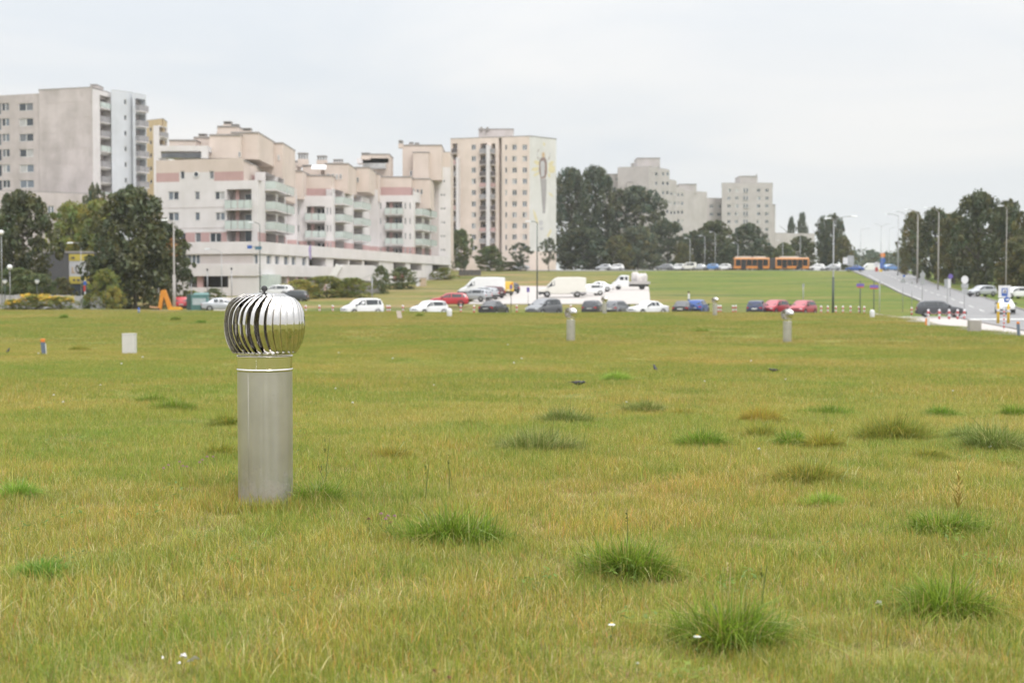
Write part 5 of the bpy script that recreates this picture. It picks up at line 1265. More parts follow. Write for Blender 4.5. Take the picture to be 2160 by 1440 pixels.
# x, z bottom, z belt, z top, half width, half width at top
SHAPES = {
 'hatch': dict(st=[(-1.92, .38, .62, .68, .70, .62), (-1.86, .27, .84, .90, .79, .70), (-1.62, .22, .93, 1.36, .83, .60), (-1.30, .22, .93, 1.44, .84, .61), (.05, .22, .91, 1.46, .84, .62), (.40, .22, .90, 1.40, .84, .60), (1.08, .22, .88, .95, .83, .70), (1.62, .25, .78, .84, .80, .68), (1.86, .30, .60, .66, .73, .62), (1.92, .38, .52, .56, .66, .56)], rear=(1, 2), front=(5, 6), side=(2, 5), wheels=(-1.22, 1.22), r=.30),
 'sedan': dict(st=[(-2.2, .40, .66, .72, .70, .62), (-2.12, .28, .84, .92, .80, .70), (-1.55, .22, .90, .98, .85, .70), (-.95, .22, .91, 1.38, .86, .58), (-.4, .22, .91, 1.43, .86, .60), (.15, .22, .90, 1.40, .86, .59), (.95, .22, .88, .94, .86, .72), (1.7, .25, .78, .84, .83, .70), (2.12, .30, .62, .67, .76, .64), (2.2, .38, .54, .57, .68, .58)], rear=(2, 3), front=(5, 6), side=(3, 5), wheels=(-1.32, 1.36), r=.31),
 'estate': dict(st=[(-2.2, .40, .70, .78, .72, .64), (-2.12, .28, .90, .98, .82, .72), (-1.88, .22, .95, 1.36, .85, .61), (-1.5, .22, .95, 1.46, .86, .62), (-.3, .22, .93, 1.49, .86, .63), (.25, .22, .92, 1.43, .86, .61), (.98, .22, .90, .97, .86, .72), (1.7, .25, .80, .86, .83, .70), (2.12, .30, .62, .68, .76, .64), (2.2, .38, .54, .58, .68, .58)], rear=(1, 2), front=(5, 6), side=(2, 5), wheels=(-1.33, 1.36), r=.32),
 'mpv': dict(st=[(-2.05, .40, .75, .85, .76, .68), (-1.98, .28, .98, 1.08, .85, .76), (-1.78, .22, 1.02, 1.58, .88, .66), (-1.4, .22, 1.02, 1.68, .89, .67), (.0, .22, .98, 1.68, .89, .67), (.55, .22, .97, 1.58, .89, .64), (1.35, .24, .94, 1.02, .87, .72), (1.75, .26, .84, .90, .83, .70), (2.0, .30, .66, .72, .76, .64), (2.06, .38, .56, .60, .68, .58)], rear=(1, 2), front=(5, 6), side=(2, 5), wheels=(-1.3, 1.32), r=.31),
 'van': dict(st=[(-2.95, .5, 1.35, 2.30, .93, .84), (-2.9, .4, 1.38, 2.44, .97, .88), (-1.8, .36, 1.38, 2.50, .98, .89), (.6, .36, 1.38, 2.48, .98, .88), (1.0, .36, 1.36, 2.32, .98, .84), (1.35, .36, 1.34, 2.0, .97, .80), (2.05, .36, 1.22, 1.30, .96, .80), (2.6, .36, .98, 1.04, .92, .76), (2.9, .4, .74, .80, .86, .70), (2.96, .48, .62, .66, .78, .62)], rear=None, front=(5, 6), side=(4, 6), wheels=(-1.85, 1.95), r=.35),
 'smallvan': dict(st=[(-2.08, .42, .9, 1.6, .80, .72), (-2.02, .3, 1.02, 1.76, .86, .76), (-1.5, .25, 1.04, 1.82, .87, .77), (-.3, .25, 1.02, 1.82, .87, .76), (.3, .25, 1.0, 1.78, .87, .74), (.55, .25, .99, 1.66, .87, .70), (1.25, .25, .95, 1.04, .86, .72), (1.75, .27, .84, .90, .82, .68), (2.02, .32, .66, .70, .76, .62), (2.08, .4, .56, .6, .68, .56)], rear=None, front=(5, 6), side=(2, 5), wheels=(-1.35, 1.33), r=.31),
}
CM = {}
def car_parts(shape):
    if shape in CM: return CM[shape]
    S_ = SHAPES[shape]; st = S_['st']; rings = []
    for x, zb, zl, zt, w_, wt in st:
        zm = zb + (zl - zb) * .55; wb = wt + (w_ - wt) * .5
        h_ = [(w_ * .9, zb), (w_, zb + .10), (w_ * 1.01, zm), (w_ * .985, zl), (wt * 1.0 + .02, zt - .05 if zt - zl > .2 else zt - .012), (wt * .86, zt), (0, zt + .02)]
        rings.append([(x, -y, z) for y, z in h_] + [(x, y, z) for y, z in h_[-2::-1]])
    n = len(rings[0]); V = [p for r in rings for p in r]; Fc = []
    for i in range(len(rings) - 1):
        for k in range(n - 1): Fc.append((i * n + k, (i + 1) * n + k, (i + 1) * n + k + 1, i * n + k + 1))
        Fc.append((i * n + n - 1, (i + 1) * n + n - 1, (i + 1) * n, i * n))
    Fc.append(tuple(range(n))); Fc.append(tuple((len(rings) - 1) * n + k for k in range(n))[::-1])
    body = mesh_from('body_' + shape, V, Fc, [CP['white']], smooth=True)
    try: body.set_sharp_from_angle(angle=R(32))
    except Exception: pass
    def glass(quads, lift=.012):
        m_ = MB()
        for q in quads:
            q = [Vector(p) for p in q]; nn = (q[1] - q[0]).cross(q[3] - q[0]).normalized(); c = sum(q, Vector()) / 4
            if nn.dot(c - Vector((c.x * .8, 0, .7))) < 0: nn = -nn
            o_ = [p + nn * lift for p in q]; m_.add(o_ + [p - nn * .005 for p in q], [(0, 1, 2, 3), (0, 4, 5, 1), (1, 5, 6, 2), (2, 6, 7, 3), (3, 7, 4, 0)])
        return m_
    def lerp(a, b_, t): return tuple(a[i] + (b_[i] - a[i]) * t for i in range(3))
    parts = {}
    def topquad(i, j, e0=.10, e1=.12):
        a, b_ = rings[i], rings[j]
        L0, R0, L1, R1 = a[4], a[8], b_[4], b_[8]
        lo = (lerp(L0, R0, .06), lerp(L0, R0, .94)); hi = (lerp(L1, R1, .06), lerp(L1, R1, .94))
        mid = [lerp(lo[0], hi[0], e0), lerp(lo[1], hi[1], e0), lerp(lo[1], hi[1], 1 - e1), lerp(lo[0], hi[0], 1 - e1)]
        return [tuple((p[0], p[1], p[2] + .012) for p in mid)]
    if S_['front']: parts['windscreen'] = glass(topquad(S_['front'][1], S_['front'][0]))
    if S_['rear']: parts['rear_window'] = glass(topquad(S_['rear'][0], S_['rear'][1], .22, .06))
    i0, i1 = S_['side']; sq = {-1: [], 1: []}
    for i in range(i0, i1):
        for s in (-1, 1):
            k3, k4 = (3, 4) if s < 0 else (9, 8)
            a3, a4, b3, b4 = rings[i][k3], rings[i][k4], rings[i + 1][k3], rings[i + 1][k4]
            if b4[0] - a4[0] < .1: continue
            g_ = .05 / (b4[0] - a4[0]); q = [lerp(lerp(a3, b3, g_), lerp(a4, b4, g_), .07), lerp(lerp(a3, b3, 1 - g_), lerp(a4, b4, 1 - g_), .07), lerp(lerp(a3, b3, 1 - g_), lerp(a4, b4, 1 - g_), .86), lerp(lerp(a3, b3, g_), lerp(a4, b4, g_), .86)]
            if shape in ('van',) and i < 4: continue
            if shape == 'smallvan' and i < 2: continue
            sq[s].append(q)
    if shape == 'van':
        for s in (-1, 1):
            k3, k4 = (3, 4) if s < 0 else (9, 8); a3, a4, b3, b4 = rings[4][k3], rings[4][k4], rings[6][k3], rings[6][k4]
            m3, m4 = rings[5][k3], rings[5][k4]
            sq[s] = [[lerp(a3, a4, .06), lerp(m3, b3, .75), lerp(m4, m3, .12), lerp(a3, a4, .72)]]
    # front quarter window beside the windscreen
    if shape != 'van':
        i = S_['front'][0]
        for s in (-1, 1):
            k3, k4 = (3, 4) if s < 0 else (9, 8)
            a3, a4, b3, b4 = rings[i][k3], rings[i][k4], rings[i + 1][k3], rings[i + 1][k4]
            sq[s].append([lerp(a3, a4, .10), lerp(lerp(a3, b3, .75), lerp(a4, b4, .75), .25), lerp(lerp(a3, b3, .2), lerp(a4, b4, .2), .75), lerp(a3, a4, .84)])
    parts['side_windows'] = [glass([q]) for s in (-1, 1) for q in sq[s]]
    w_ = max(s_[4] for s_ in st); xr, xf = st[0][0], st[-1][0]; zr = st[1][2]; zf = st[-2][2]
    meshes = {'body': body}
    for k in ('windscreen', 'rear_window'):
        if k in parts: meshes[k] = parts[k].mesh(k, [M_CGLASS])
    meshes['side_window'] = [m_.mesh('side_window', [M_CGLASS]) for m_ in parts['side_windows']]
    r = S_['r']; tb = MB(); tb.lathe([(r * .62, -.10), (r * .93, -.10), (r, -.07), (r, .07), (r * .93, .10), (r * .62, .10)], 20); meshes['tyre'] = tb.mesh('tyre', [M_TYRE], True)
    rb = MB(); rb.lathe([(0, .07), (r * .2, .09), (r * .35, .065), (r * .62, .085), (r * .64, -.09)], 20); meshes['rim'] = rb.mesh('rim', [M_RIM], True)
    ab = MB(); ab.lathe([(r * 1.05, -.05), (r * 1.16, -.05), (r * 1.16, .02), (r * 1.05, .02)], 20); meshes['arch'] = ab.mesh('wheel_arch', [M_PLAST], True)
    meshes['info'] = (w_, xr, xf, zr, zf, S_['wheels'], r, st); CM[shape] = meshes; return meshes
def car(label, shape, paint, px, d, heading, group, name='parked_car', dz=0.0, scale=1.0, cat='car', tail=None):
    """heading: degrees, 0 = front towards the right of the view, 90 = away from the viewer, 180 = left, 270 = towards the viewer"""
    Ms = car_parts(shape); loc = on(px, d, dz + .07); root = thing(name, label, cat, loc, group, R(heading)); root.scale = (scale,) * 3
    def sub(nm, me_, parent, l=(0, 0, 0), rot=(0, 0, 0), mt=None):
        o = bpy.data.objects.new(nm, me_); COL.objects.link(o); o.parent = parent; o.location = l; o.rotation_euler = rot
        if mt: o.material_slots[0].link = 'OBJECT'; o.material_slots[0].material = mt
        return o
    sub('body', Ms['body'], root, mt=CP[paint])
    for k in ('windscreen', 'rear_window'):
        if k in Ms: sub(k, Ms[k], root)
    for me_ in Ms['side_window']: sub('side_window', me_, root)
    w_, xr, xf, zr, zf, wh, r, st = Ms['info']
    for x in wh:
        for s in (-1, 1):
            wl = bpy.data.objects.new('wheel', Ms['tyre']); COL.objects.link(wl); wl.parent = root; wl.location = (x, s * (w_ - .085), r); wl.rotation_euler = (R(90) * (-s), 0, 0)
            sub('rim', Ms['rim'], wl); sub('wheel_arch', Ms['arch'], root, (x, s * (w_ + .004), r + .02), (R(90) * (-s), 0, 0))
    def bx(nm, x0, x1, y0, y1, z0, z1, mt):
        key = (shape, nm, round(y0, 2));
        if key not in CM: m_ = MB(); m_.box(x0, x1, y0, y1, z0, z1); CM[key] = m_.mesh(nm, [mt])
        return sub(nm, CM[key], root)
    for s in (-1, 1):
        ya, yb = sorted((s * .46, s * (w_ - .1)))
        bx('tail_lamp', xr + .01, xr + .12, ya + (.12 if s > 0 else -.0), yb, zr - .20, zr - .02, M_TAIL) if True else None
        bx('head_lamp', xf - .14, xf - .02, ya, yb - (.04 if s > 0 else 0), zf - .06, zf + .07, M_HEAD)
        yc = s * (w_ + .09); i = SHAPES[shape]['front'][1]; xm = st[i][0] - .25
        bx('mirror', xm - .08, xm + .08, min(yc - .09, yc + .09), max(yc - .09, yc + .09), st[i][2] + .02, st[i][2] + .16, CP['black'])
    bx('number_plate', xr - .012, xr + .01, -.26, .26, .60 if shape != 'van' else .75, .72 if shape != 'van' else .87, M_PLATE)
    bx('number_plate', xf - .01, xf + .012, -.2601, .2601, .42, .54, M_PLATE)
    bx('grille', xf - .05, xf + .004, -.40, .4001, .56, .66, M_PLAST)
    if shape == 'van': bx('lower_cladding', -2.9, -1.0, -w_ - .012, w_ + .0121, .40, .62, M_RAILG); bx('front_bumper', xf - .75, xf + .04, -w_ * .97, w_ * .97 + .0009, .34, .66, M_PLAST)
    bx('bumper', xr - .03, xr + .18, -w_ * .9, w_ * .9 + .0003, .30, .52, M_PLAST); bx('bumper', xf - .22, xf + .02, -w_ * .88, w_ * .88 + .0006, .26, .40, M_PLAST)
    return root
gq, gk, gh = 'cars parked in the row at the field edge', 'vehicles in the pale car park', 'vehicles on the hilltop road'
Q = [('white people carrier, first of the parked row nearest the vent', 'mpv', 'white', 764, 142, 214), ('small white hatchback parked below the red estate car', 'hatch', 'white', 905, 142, 222), ('black car seen from behind, below the car park corner', 'sedan', 'black', 1042, 143, 68),
     ('grey people carrier facing the field below the big white van', 'mpv', 'grey', 1147, 142, 232), ('dark blue grey hatchback seen from behind beside a tiny vent', 'hatch', 'graphite', 1251, 143, 75), ('dark grey hatchback seen from behind with ramp at its side', 'hatch', 'grey', 1302, 142.5, 62),
     ('white saloon on the parked row at the foot of the ramp', 'sedan', 'white', 1366, 142, 216), ('black saloon seen from behind beside the blue car', 'sedan', 'black', 1441, 142, 75), ('blue hatchback half hidden by the black saloon', 'hatch', 'blue', 1472, 144.5, 70),
     ('dark navy car seen from behind beside the red hatchback', 'hatch', 'navy', 1597, 142.5, 72), ('red hatchback beside the dark navy car', 'hatch', 'darkred', 1634, 144, 232), ('red hatchback at the right end of the parked row', 'hatch', 'darkred', 1693, 143, 236)]
for lab, sh, pc, px, d, hd in Q: car(lab, sh, pc, px, d, hd, gq)
K = [('bright red estate car on the grass edge of the car park', 'estate', 'red', 946, 160, 184), ('white box van behind the red estate car', 'van', 'white', 1015, 186, 190), ('silver car between red estate and white van', 'hatch', 'silver', 1003, 172, 150), ('grey car parked behind the red estate car', 'hatch', 'silver', 1020, 178, 140),
     ('maroon car at the end of the short row by the white box van', 'hatch', 'maroon', 1034, 182, 140), ('yellow van behind the white box van', 'smallvan', 'yellow', 1056, 192, 120), ('graphite car far behind the yellow van', 'hatch', 'graphite', 1072, 200, 120),
     ('large cream white panel van across the middle of the car park', 'van', 'cream', 1186, 184, 181), ('white saloon behind the tail of the large van', 'sedan', 'white', 1260, 206, 183), ('white hatchback peeping out behind the large van', 'hatch', 'white', 1243, 190, 196)]
for lab, sh, pc, px, d, hd in K: car(lab, sh, pc, px, d, hd, gk, dz=.05, name='panel_van' if sh == 'van' else 'parked_car', cat='van' if 'van' in sh else 'car', scale=1.02)
Hh = [('silver car on the hilltop before the mural wall', 'sedan', 'silver', 1098, 345, 180), ('silver car on the hilltop right of the large van', 'hatch', 'silver', 1272, 346, 180), ('white car on the hilltop above the white saloon', 'estate', 'white', 1297, 346, 180), ('grey car leading the hilltop traffic queue', 'estate', 'grey', 1400, 346, 180), ('white hatchback second in the hilltop queue', 'hatch', 'white', 1428, 346, 180),
      ('cream van third in the hilltop queue', 'smallvan', 'cream', 1450, 346, 180), ('silver saloon in the middle of the hilltop queue', 'sedan', 'silver', 1474, 346, 180), ('blue car in the hilltop queue', 'hatch', 'lightblue', 1499, 346, 180), ('white car just ahead of the bus', 'hatch', 'white', 1526, 346, 180),
      ('white hatchback just behind the bus', 'hatch', 'white', 1722, 345, 180), ('silver car near the road gap on the hilltop', 'hatch', 'silver', 1755, 346, 180), ('blue saloon at the hilltop junction', 'sedan', 'blue', 1802, 330, 165), ('pale blue estate at the hilltop junction beside the road signs', 'estate', 'lightblue', 1880, 338, 10), ('white van far along the road gap', 'van', 'white', 1834, 420, 185)]
for lab, sh, pc, px, d, hd in Hh: car(lab, sh, pc, px, d, hd, gh, name='passing_car', dz=.05)
car('dark graphite estate car on the pale pavement behind the chain posts', 'estate', 'graphite', 1984, 137, -12, 'cars by the crossing', dz=.05, scale=1.05)
car('white car coming along the road behind the crossing sign', 'sedan', 'white', 2120, 146, 255, 'cars by the crossing', dz=.05)
car('grey car half hidden by the big vent head', 'sedan', 'silver', 470, 150, 10, 'cars near the terraced building'); car('white car roof showing just above the vent knob', 'estate', 'white', 582, 178, 170, 'cars near the terraced building', dz=.35); car('dark car behind the slope bush near the vent', 'hatch', 'graphite', 618, 176, 175, 'cars near the terraced building', dz=-.2)
car('red and white car with white trailer cover beside the excavator', 'hatch', 'red', 384, 152, 100, 'cars near the terraced building')
car('red car on the slope in front of the podium arches', 'hatch', 'red', 841, 236, 100, 'cars near the terraced building', dz=.6)
car('pale car parked behind the roadside trees on the right', 'hatch', 'silver', 2070, 190, 200, 'cars behind the roadside trees'); car('white car parked behind the roadside trees nearest the right border', 'hatch', 'white', 2140, 182, 200, 'cars behind the roadside trees')

# ---------------------------------------------------------------- flatbed truck with its load
T = thing('flatbed_truck', 'white crew cab flatbed truck in the car park', 'truck', on(1330, 219, .12), gk, R(181)); Ms = CP['white']
def loft(rows, nm, mt, par, smooth=True):
    V, n = [], len(rows[0]);
    for r in rows: V += r
    Fc = [(i * n + k, (i + 1) * n + k, (i + 1) * n + (k + 1) % n, i * n + (k + 1) % n) for i in range(len(rows) - 1) for k in range(n)] + [tuple(range(n)), tuple((len(rows) - 1) * n + k for k in range(n))[::-1]]
    me_ = mesh_from(nm, V, Fc, [mt], smooth=smooth)
    try: me_.set_sharp_from_angle(angle=R(35))
    except Exception: pass
    o = bpy.data.objects.new(nm, me_); COL.objects.link(o); o.parent = par; return o
def ringp(x, z0, zl, zt, w_, wt): return [(x, -w_, z0), (x, -w_, zl), (x, -wt, zt - .06), (x, -wt * .8, zt), (x, wt * .8, zt), (x, wt, zt - .06), (x, w_, zl), (x, w_, z0)]
loft([ringp(.35, .45, 1.3, 2.15, .93, .82), ringp(1.4, .45, 1.3, 2.2, .94, .82), ringp(1.75, .45, 1.28, 2.05, .94, .78), ringp(2.35, .45, 1.2, 1.27, .93, .74), ringp(2.8, .45, .95, 1.0, .88, .7), ringp(2.92, .5, .7, .74, .8, .62)], 'cab', Ms, T)
def tbox(nm, x0, x1, y0, y1, z0, z1, mt, par=None): m_ = MB(); m_.box(x0, x1, y0, y1, z0, z1); o = bpy.data.objects.new(nm, m_.mesh(nm, [mt])); COL.objects.link(o); o.parent = par or T; return o
tbox('bed', -2.85, .25, -1.0, 1.0, .78, .88, M_RAILG)
for y in (-1, .96): tbox('side_board', -2.85, .25, y, y + .04, .884, 1.25, mat("aluminium_board", (.50, .47, .46), .5, metal=.3, var=.1, scale=2))
tbox('tail_board', -2.9, -2.855, -1, 1, .884, 1.25, MATS["aluminium_board"]); tbox('chassis', -2.7, 2.3, -.4, .4, .45, .77, M_PLAST)
for s in (-1, 1):
    for x0, x1 in ((.55, .95), (1.15, 1.75)): tbox('side_window', x0, x1, min(s * .86, s * .925), max(s * .86, s * .925), 1.42, 1.95, M_CGLASS)
    for x in (-1.75, 1.9):
        m_ = MB(); m_.lathe([(.2, -.12), (.33, -.12), (.36, -.08), (.36, .08), (.33, .12), (.2, .12), (0, .06)], 18); o = bpy.data.objects.new('wheel', m_.mesh('wheel', [M_TYRE], True)); COL.objects.link(o); o.parent = T; o.location = (x, s * .82, .36); o.rotation_euler = (R(90) * -s, 0, 0)
m_ = MB(); m_.add([(1.80, -.70, 2.02), (1.80, .70, 2.02), (2.36, .68, 1.30), (2.36, -.68, 1.30)], [(0, 1, 2, 3)]); o = bpy.data.objects.new('windscreen', m_.mesh('windscreen', [M_CGLASS])); COL.objects.link(o); o.parent = T; md = o.modifiers.new('t', 'SOLIDIFY'); md.thickness = .03; md.offset = 1
# bulky white sacks standing on the truck bed
M_SACK = mat("woven_sack", (.60, .56, .55), .85, var=.12, scale=2.5)
tw = T.location; ca, sa = math.cos(R(181)), math.sin(R(181))
def bed_pt(x, y, z): return Vector((tw.x + x * ca - y * sa, tw.y + x * sa + y * ca, tw.z + z))
for i, (x, y, w_, h_, lab) in enumerate(((-.75, -.4, 1.15, 1.75, 'tall white bulk sack at the cab end of the truck bed'), (-1.95, -.35, 1.25, 1.55, 'pale bulk sack at the tail end of the truck bed'), (-1.3, .45, 1.1, 1.45, 'greyish bulk sack between the two pale ones'))):
    m_ = MB(); prof = [(.46, 0), (.50, .15), (.52, .5), (.50, .8), (.42, .95), (.25, 1.0), (0, 1.01)]
    m_.lathe([(a * 1.05, z) for a, z in prof], 14); rr = random.Random(i)
    m_.v = [(v[0] + rr.uniform(-.03, .03), v[1] + rr.uniform(-.03, .03), v[2] + rr.uniform(-.02, .02) * (v[2] > .05)) for v in m_.v]
    t = thing('bulk_sack', lab, 'sack', bed_pt(x, y, .885), 'sacks on the truck'); o = m_.build('sack_body', M_SACK, t, smooth=True); o.scale = (w_, w_ * .8, h_)
    for sx in (-1, 1):
        l_ = MB(); l_.tube([(sx * .3 * w_, 0, h_ * .9), (sx * .34 * w_, 0, h_ * 1.08), (sx * .2 * w_, .05, h_ * 1.1), (sx * .16 * w_, .03, h_ * .95)], .03, 6); l_.build('lifting_loop', M_SACK, t)

# ---------------------------------------------------------------- articulated orange bus
BUS = thing('articulated_bus', 'long orange and dark articulated bus with pale roof units on the hilltop', 'bus', on(1625, 345, .12), gh, R(180))
def bbox(nm, x0, x1, y0, y1, z0, z1, mt, par=None): return tbox(nm, x0, x1, y0, y1, z0, z1, mt, par or BUS)
M_BELL = mat("rubber_bellows", (.05, .05, .055), .8, var=.3, scale=3)
M_BUSG = mat("bus_glass", (.02, .022, .025), .35, var=.2, scale=.8, spec=.25)
for (x0, x1) in ((.55, 9.0), (-9.0, -.95)):
    b_ = loft([ringp(x, .35, 2.6, 2.95, 1.25, 1.12) for x in (x0, (x0 + x1) / 2, x1)], 'body', CP['orange'], BUS)
    n = 6; gl = (x1 - x0 - .5) / n
    for i in range(n):
        for s in (-1, 1):
            door = (i in (1, 4)); bbox('door' if door else 'window', x0 + .25 + i * gl + .04, x0 + .25 + (i + 1) * gl - .04, min(s * 1.22, s * 1.275), max(s * 1.22, s * 1.275), .45 if door else .95, 2.55, M_BUSG)
    for s in (-1, 1):
        for x in ((x0 + 2.0, x1 - 2.3) if x0 > 0 else (x0 + 2.6,)):
            m_ = MB(); m_.lathe([(0, .1), (.3, .12), (.45, .13), (.5, .08), (.5, -.1), (.3, -.1)], 18); o = bpy.data.objects.new('wheel', m_.mesh('wheel', [M_TYRE], True)); COL.objects.link(o); o.parent = BUS; o.location = (x, s * 1.17, .5); o.rotation_euler = (R(90) * -s, 0, 0)
for k in range(6): bbox('bellows', -.93 + k * .245, -.93 + k * .245 + .2, -1.2, 1.2, .4, 2.85, M_BELL)
for x0, x1 in ((1.4, 4.2), (4.8, 7.6), (-6.6, -2.2), (7.9, 8.5)): bbox('roof_unit', x0, x1, -.85, .85, 2.96, 3.28, mat("pale_roof_unit", (.58, .55, .50), .6, var=.1, scale=1))
bbox('front_window', 9.0, 9.03, -1.1, 1.1, 1.0, 2.6, M_BUSG); bbox('rear_window', -9.03, -9.0, -1.0, 1.0, 1.5, 2.5, M_BUSG)
for s in (-1, 1): bbox('head_lamp', 9.0, 9.04, s * .9 - .2, s * .9 + .2, .6, .8, M_HEAD); bbox('tail_lamp', -9.04, -9.0, s * 1.0 - .1, s * 1.0 + .1, .8, 1.3, M_TAIL)

# ---------------------------------------------------------------- orange excavator
E = thing('excavator', 'orange excavator arm and body below the big dark tree', 'excavator', on(352, 149), None, 0); E.scale = (.92, .92, .92)
def eb(nm, pts, w_, mt, par=None):
    m_ = MB(); n = len(pts); V = [(x, -w_ / 2, z) for x, z in pts] + [(x, w_ / 2, z) for x, z in pts]
    m_.add(V, [list(range(n)), list(range(n, 2 * n))[::-1]] + [[i, n + i, n + (i + 1) % n, (i + 1) % n] for i in range(n)]); return m_.build(nm, mt, par or E, bevel=.02)
M_EXO = mat("excavator_orange", (.62, .235, .02), .5, var=.15, scale=2); M_EXD = mat("excavator_dark", (.06, .045, .04), .6, var=.3, scale=3)
eb('boom', [(.15, .35), (.7, .35), (-.12, 2.62), (-.5, 2.5)], .36, M_EXO); eb('dipper_arm', [(-.62, 2.55), (-.2, 2.4), (-.62, .3), (-1.02, .33)], .3, M_EXO)
eb('bucket', [(-1.0, .5), (-.75, .5), (-.8, .05), (-1.15, -.05), (-1.3, .2)], .6, M_EXD); eb('blade', [(-1.95, .72), (-1.0, .62), (-.98, .48), (-1.9, .55)], .5, mat("excavator_faded", (.55, .30, .16), .6, var=.15, scale=2))
eb('engine_cover', [(.35, .05), (1.65, .05), (1.68, .45), (1.5, .62), (.55, .66), (.35, .4)], 1.3, mat("excavator_yellow", (.68, .33, .02), .5, var=.1, scale=2))
eb('chassis', [(-.5, -.1), (1.5, -.1), (1.5, .04), (-.5, .04)], 1.0, M_EXD); eb('track', [(-.6, -.15), (1.6, -.15), (1.75, .0), (1.6, .15), (-.6, .15), (-.75, 0)], 1.5, M_EXD)
m_ = MB(); m_.tube([(.1, 0, 1.0), (-.3, 0, 2.1)], .06, 8); m_.build('hydraulic_cylinder', M_RIM, E); m_ = MB(); m_.tube([(-.45, .0, 2.3), (-.62, 0, 1.2)], .05, 8); m_.build('hydraulic_cylinder', M_RIM, E)
# ================================================================ lamps, signs, bollards, fence
M_POLE = mat("galvanised_pole", (.34, .34, .35), .5, metal=.5, var=.15, scale=3); M_CONC = mat("concrete_pole", (.34, .315, .295), .85, var=.15, scale=2); M_DPOLE = mat("dark_green_pole", (.045, .06, .055), .5, var=.15, scale=3); M_LHEAD = mat("lamp_head_shell", (.55, .56, .58), .4, var=.08, scale=4); M_GLOBE = mat("white_globe", (.74, .74, .74), .3, var=.04, scale=3)
def lamp(label, px, d, top_py, arms, mtl, thick=.09, group='street lamps along the road', head=M_LHEAD, name='street_lamp', lower=None):
    """arms: (dx_px, dy_px) end of each arm seen from the pole top"""
    loc = on(px, d); t = thing(name, label, 'lamp', loc, group); h_ = Z(top_py, d) - loc.z; k = d / FPX
    m_ = MB(); m_.tube([(0, 0, -.3), (0, 0, h_ * .35), (0, 0, h_)], [thick, thick * .85, thick * .5], 10); m_.build('pole', mtl, t, smooth=True)
    if lower: m_ = MB(); m_.tube([(0, 0, -.2), (0, 0, h_ * .42)], thick * 1.35, 10); m_.build('pole_base', lower, t, smooth=True)
    for dx, dy in arms:
        ex, ez = dx * k, -dy * k; m_ = MB(); m_.tube([(0, 0, h_ - .02), (ex * .25, 0, h_ + ez * .55), (ex * .6, 0, h_ + ez * .9), (ex, 0, h_ + ez)], thick * .42, 8); m_.build('arm', mtl, t, smooth=True)
        s = 1 if dx > 0 else -1; m_ = MB(); m_.add([(ex - s * .1, -.12, h_ + ez - .06), (ex + s * .62, -.15, h_ + ez - .09), (ex + s * .62, .15, h_ + ez - .09), (ex - s * .1, .12, h_ + ez - .06), (ex - s * .1, -.07, h_ + ez + .07), (ex + s * .5, -.09, h_ + ez + .06), (ex + s * .5, .09, h_ + ez + .06), (ex - s * .1, .07, h_ + ez + .07)], [(0, 3, 2, 1), (4, 5, 6, 7), (0, 1, 5, 4), (1, 2, 6, 5), (2, 3, 7, 6), (3, 0, 4, 7)]); m_.build('lamp_head', head, t, bevel=.02)
    return t
lamp('tall pale lamp post before the big dark tree with white head', 368, 149, 470, [(-14, -6)], M_CONC, .13, head=M_GLOBE, lower=M_CONC)
lamp('dark lamp post with blue boards before the podium corner', 549, 172, 474, [(-14, -5)], M_DPOLE, .08)
lamp('grey curved lamp in front of the podium wall', 468, 180, 532, [(-26, -7)], M_POLE, .07)
lamp('dark lamp post standing between the two vans in the car park', 1133, 168, 470, [(-15, -3)], M_DPOLE, .09)
lamp('dark green lamp post with two arms at the field edge', 1757, 139, 466, [(38, -10), (-8, -6)], M_POLE, .085, lower=M_DPOLE)
lamp('thick pale concrete lamp post before the first roadside trees', 1934, 252, 452, [(-22, -10)], M_CONC, .16)
lamp('brownish concrete lamp post before the middle roadside trees', 1978, 219, 448, [(-24, -10)], M_CONC, .12)
lamp('thin pole before the roadside trees at the right border', 2121, 180, 440, [(-10, -6)], M_CONC, .07)
lamp('dark lamp post at the bend of the climbing road', 1893, 296, 456, [(-24, -5)], M_POLE, .16)
lamp('lamp post behind the concrete one at the road bend', 1907, 312, 452, [(-20, -6)], M_POLE, .14)
lamp('distant double armed lamp in the road gap', 1857, 380, 478, [(-16, -6), (18, -6)], M_POLE, .12)
lamp('distant single armed lamp left in the road gap', 1814, 400, 485, [(18, -3)], M_POLE, .11)
lamp('distant single armed lamp right in the road gap', 1874, 420, 484, [(14, -5)], M_POLE, .11)
for px, tp, lab in ((1455, 505, 'willow'), (1486, 500, 'dark slab tree'), (1508, 492, 'round dark tree'), (1556, 515, 'bus front'), (1650, 510, 'bus rear'), (1687, 495, 'low grey block')): lamp('thin far lamp post on the hilltop by the ' + lab, px, 352, tp, [(-8, -3)], M_POLE, .10, 'lamps on the hilltop')
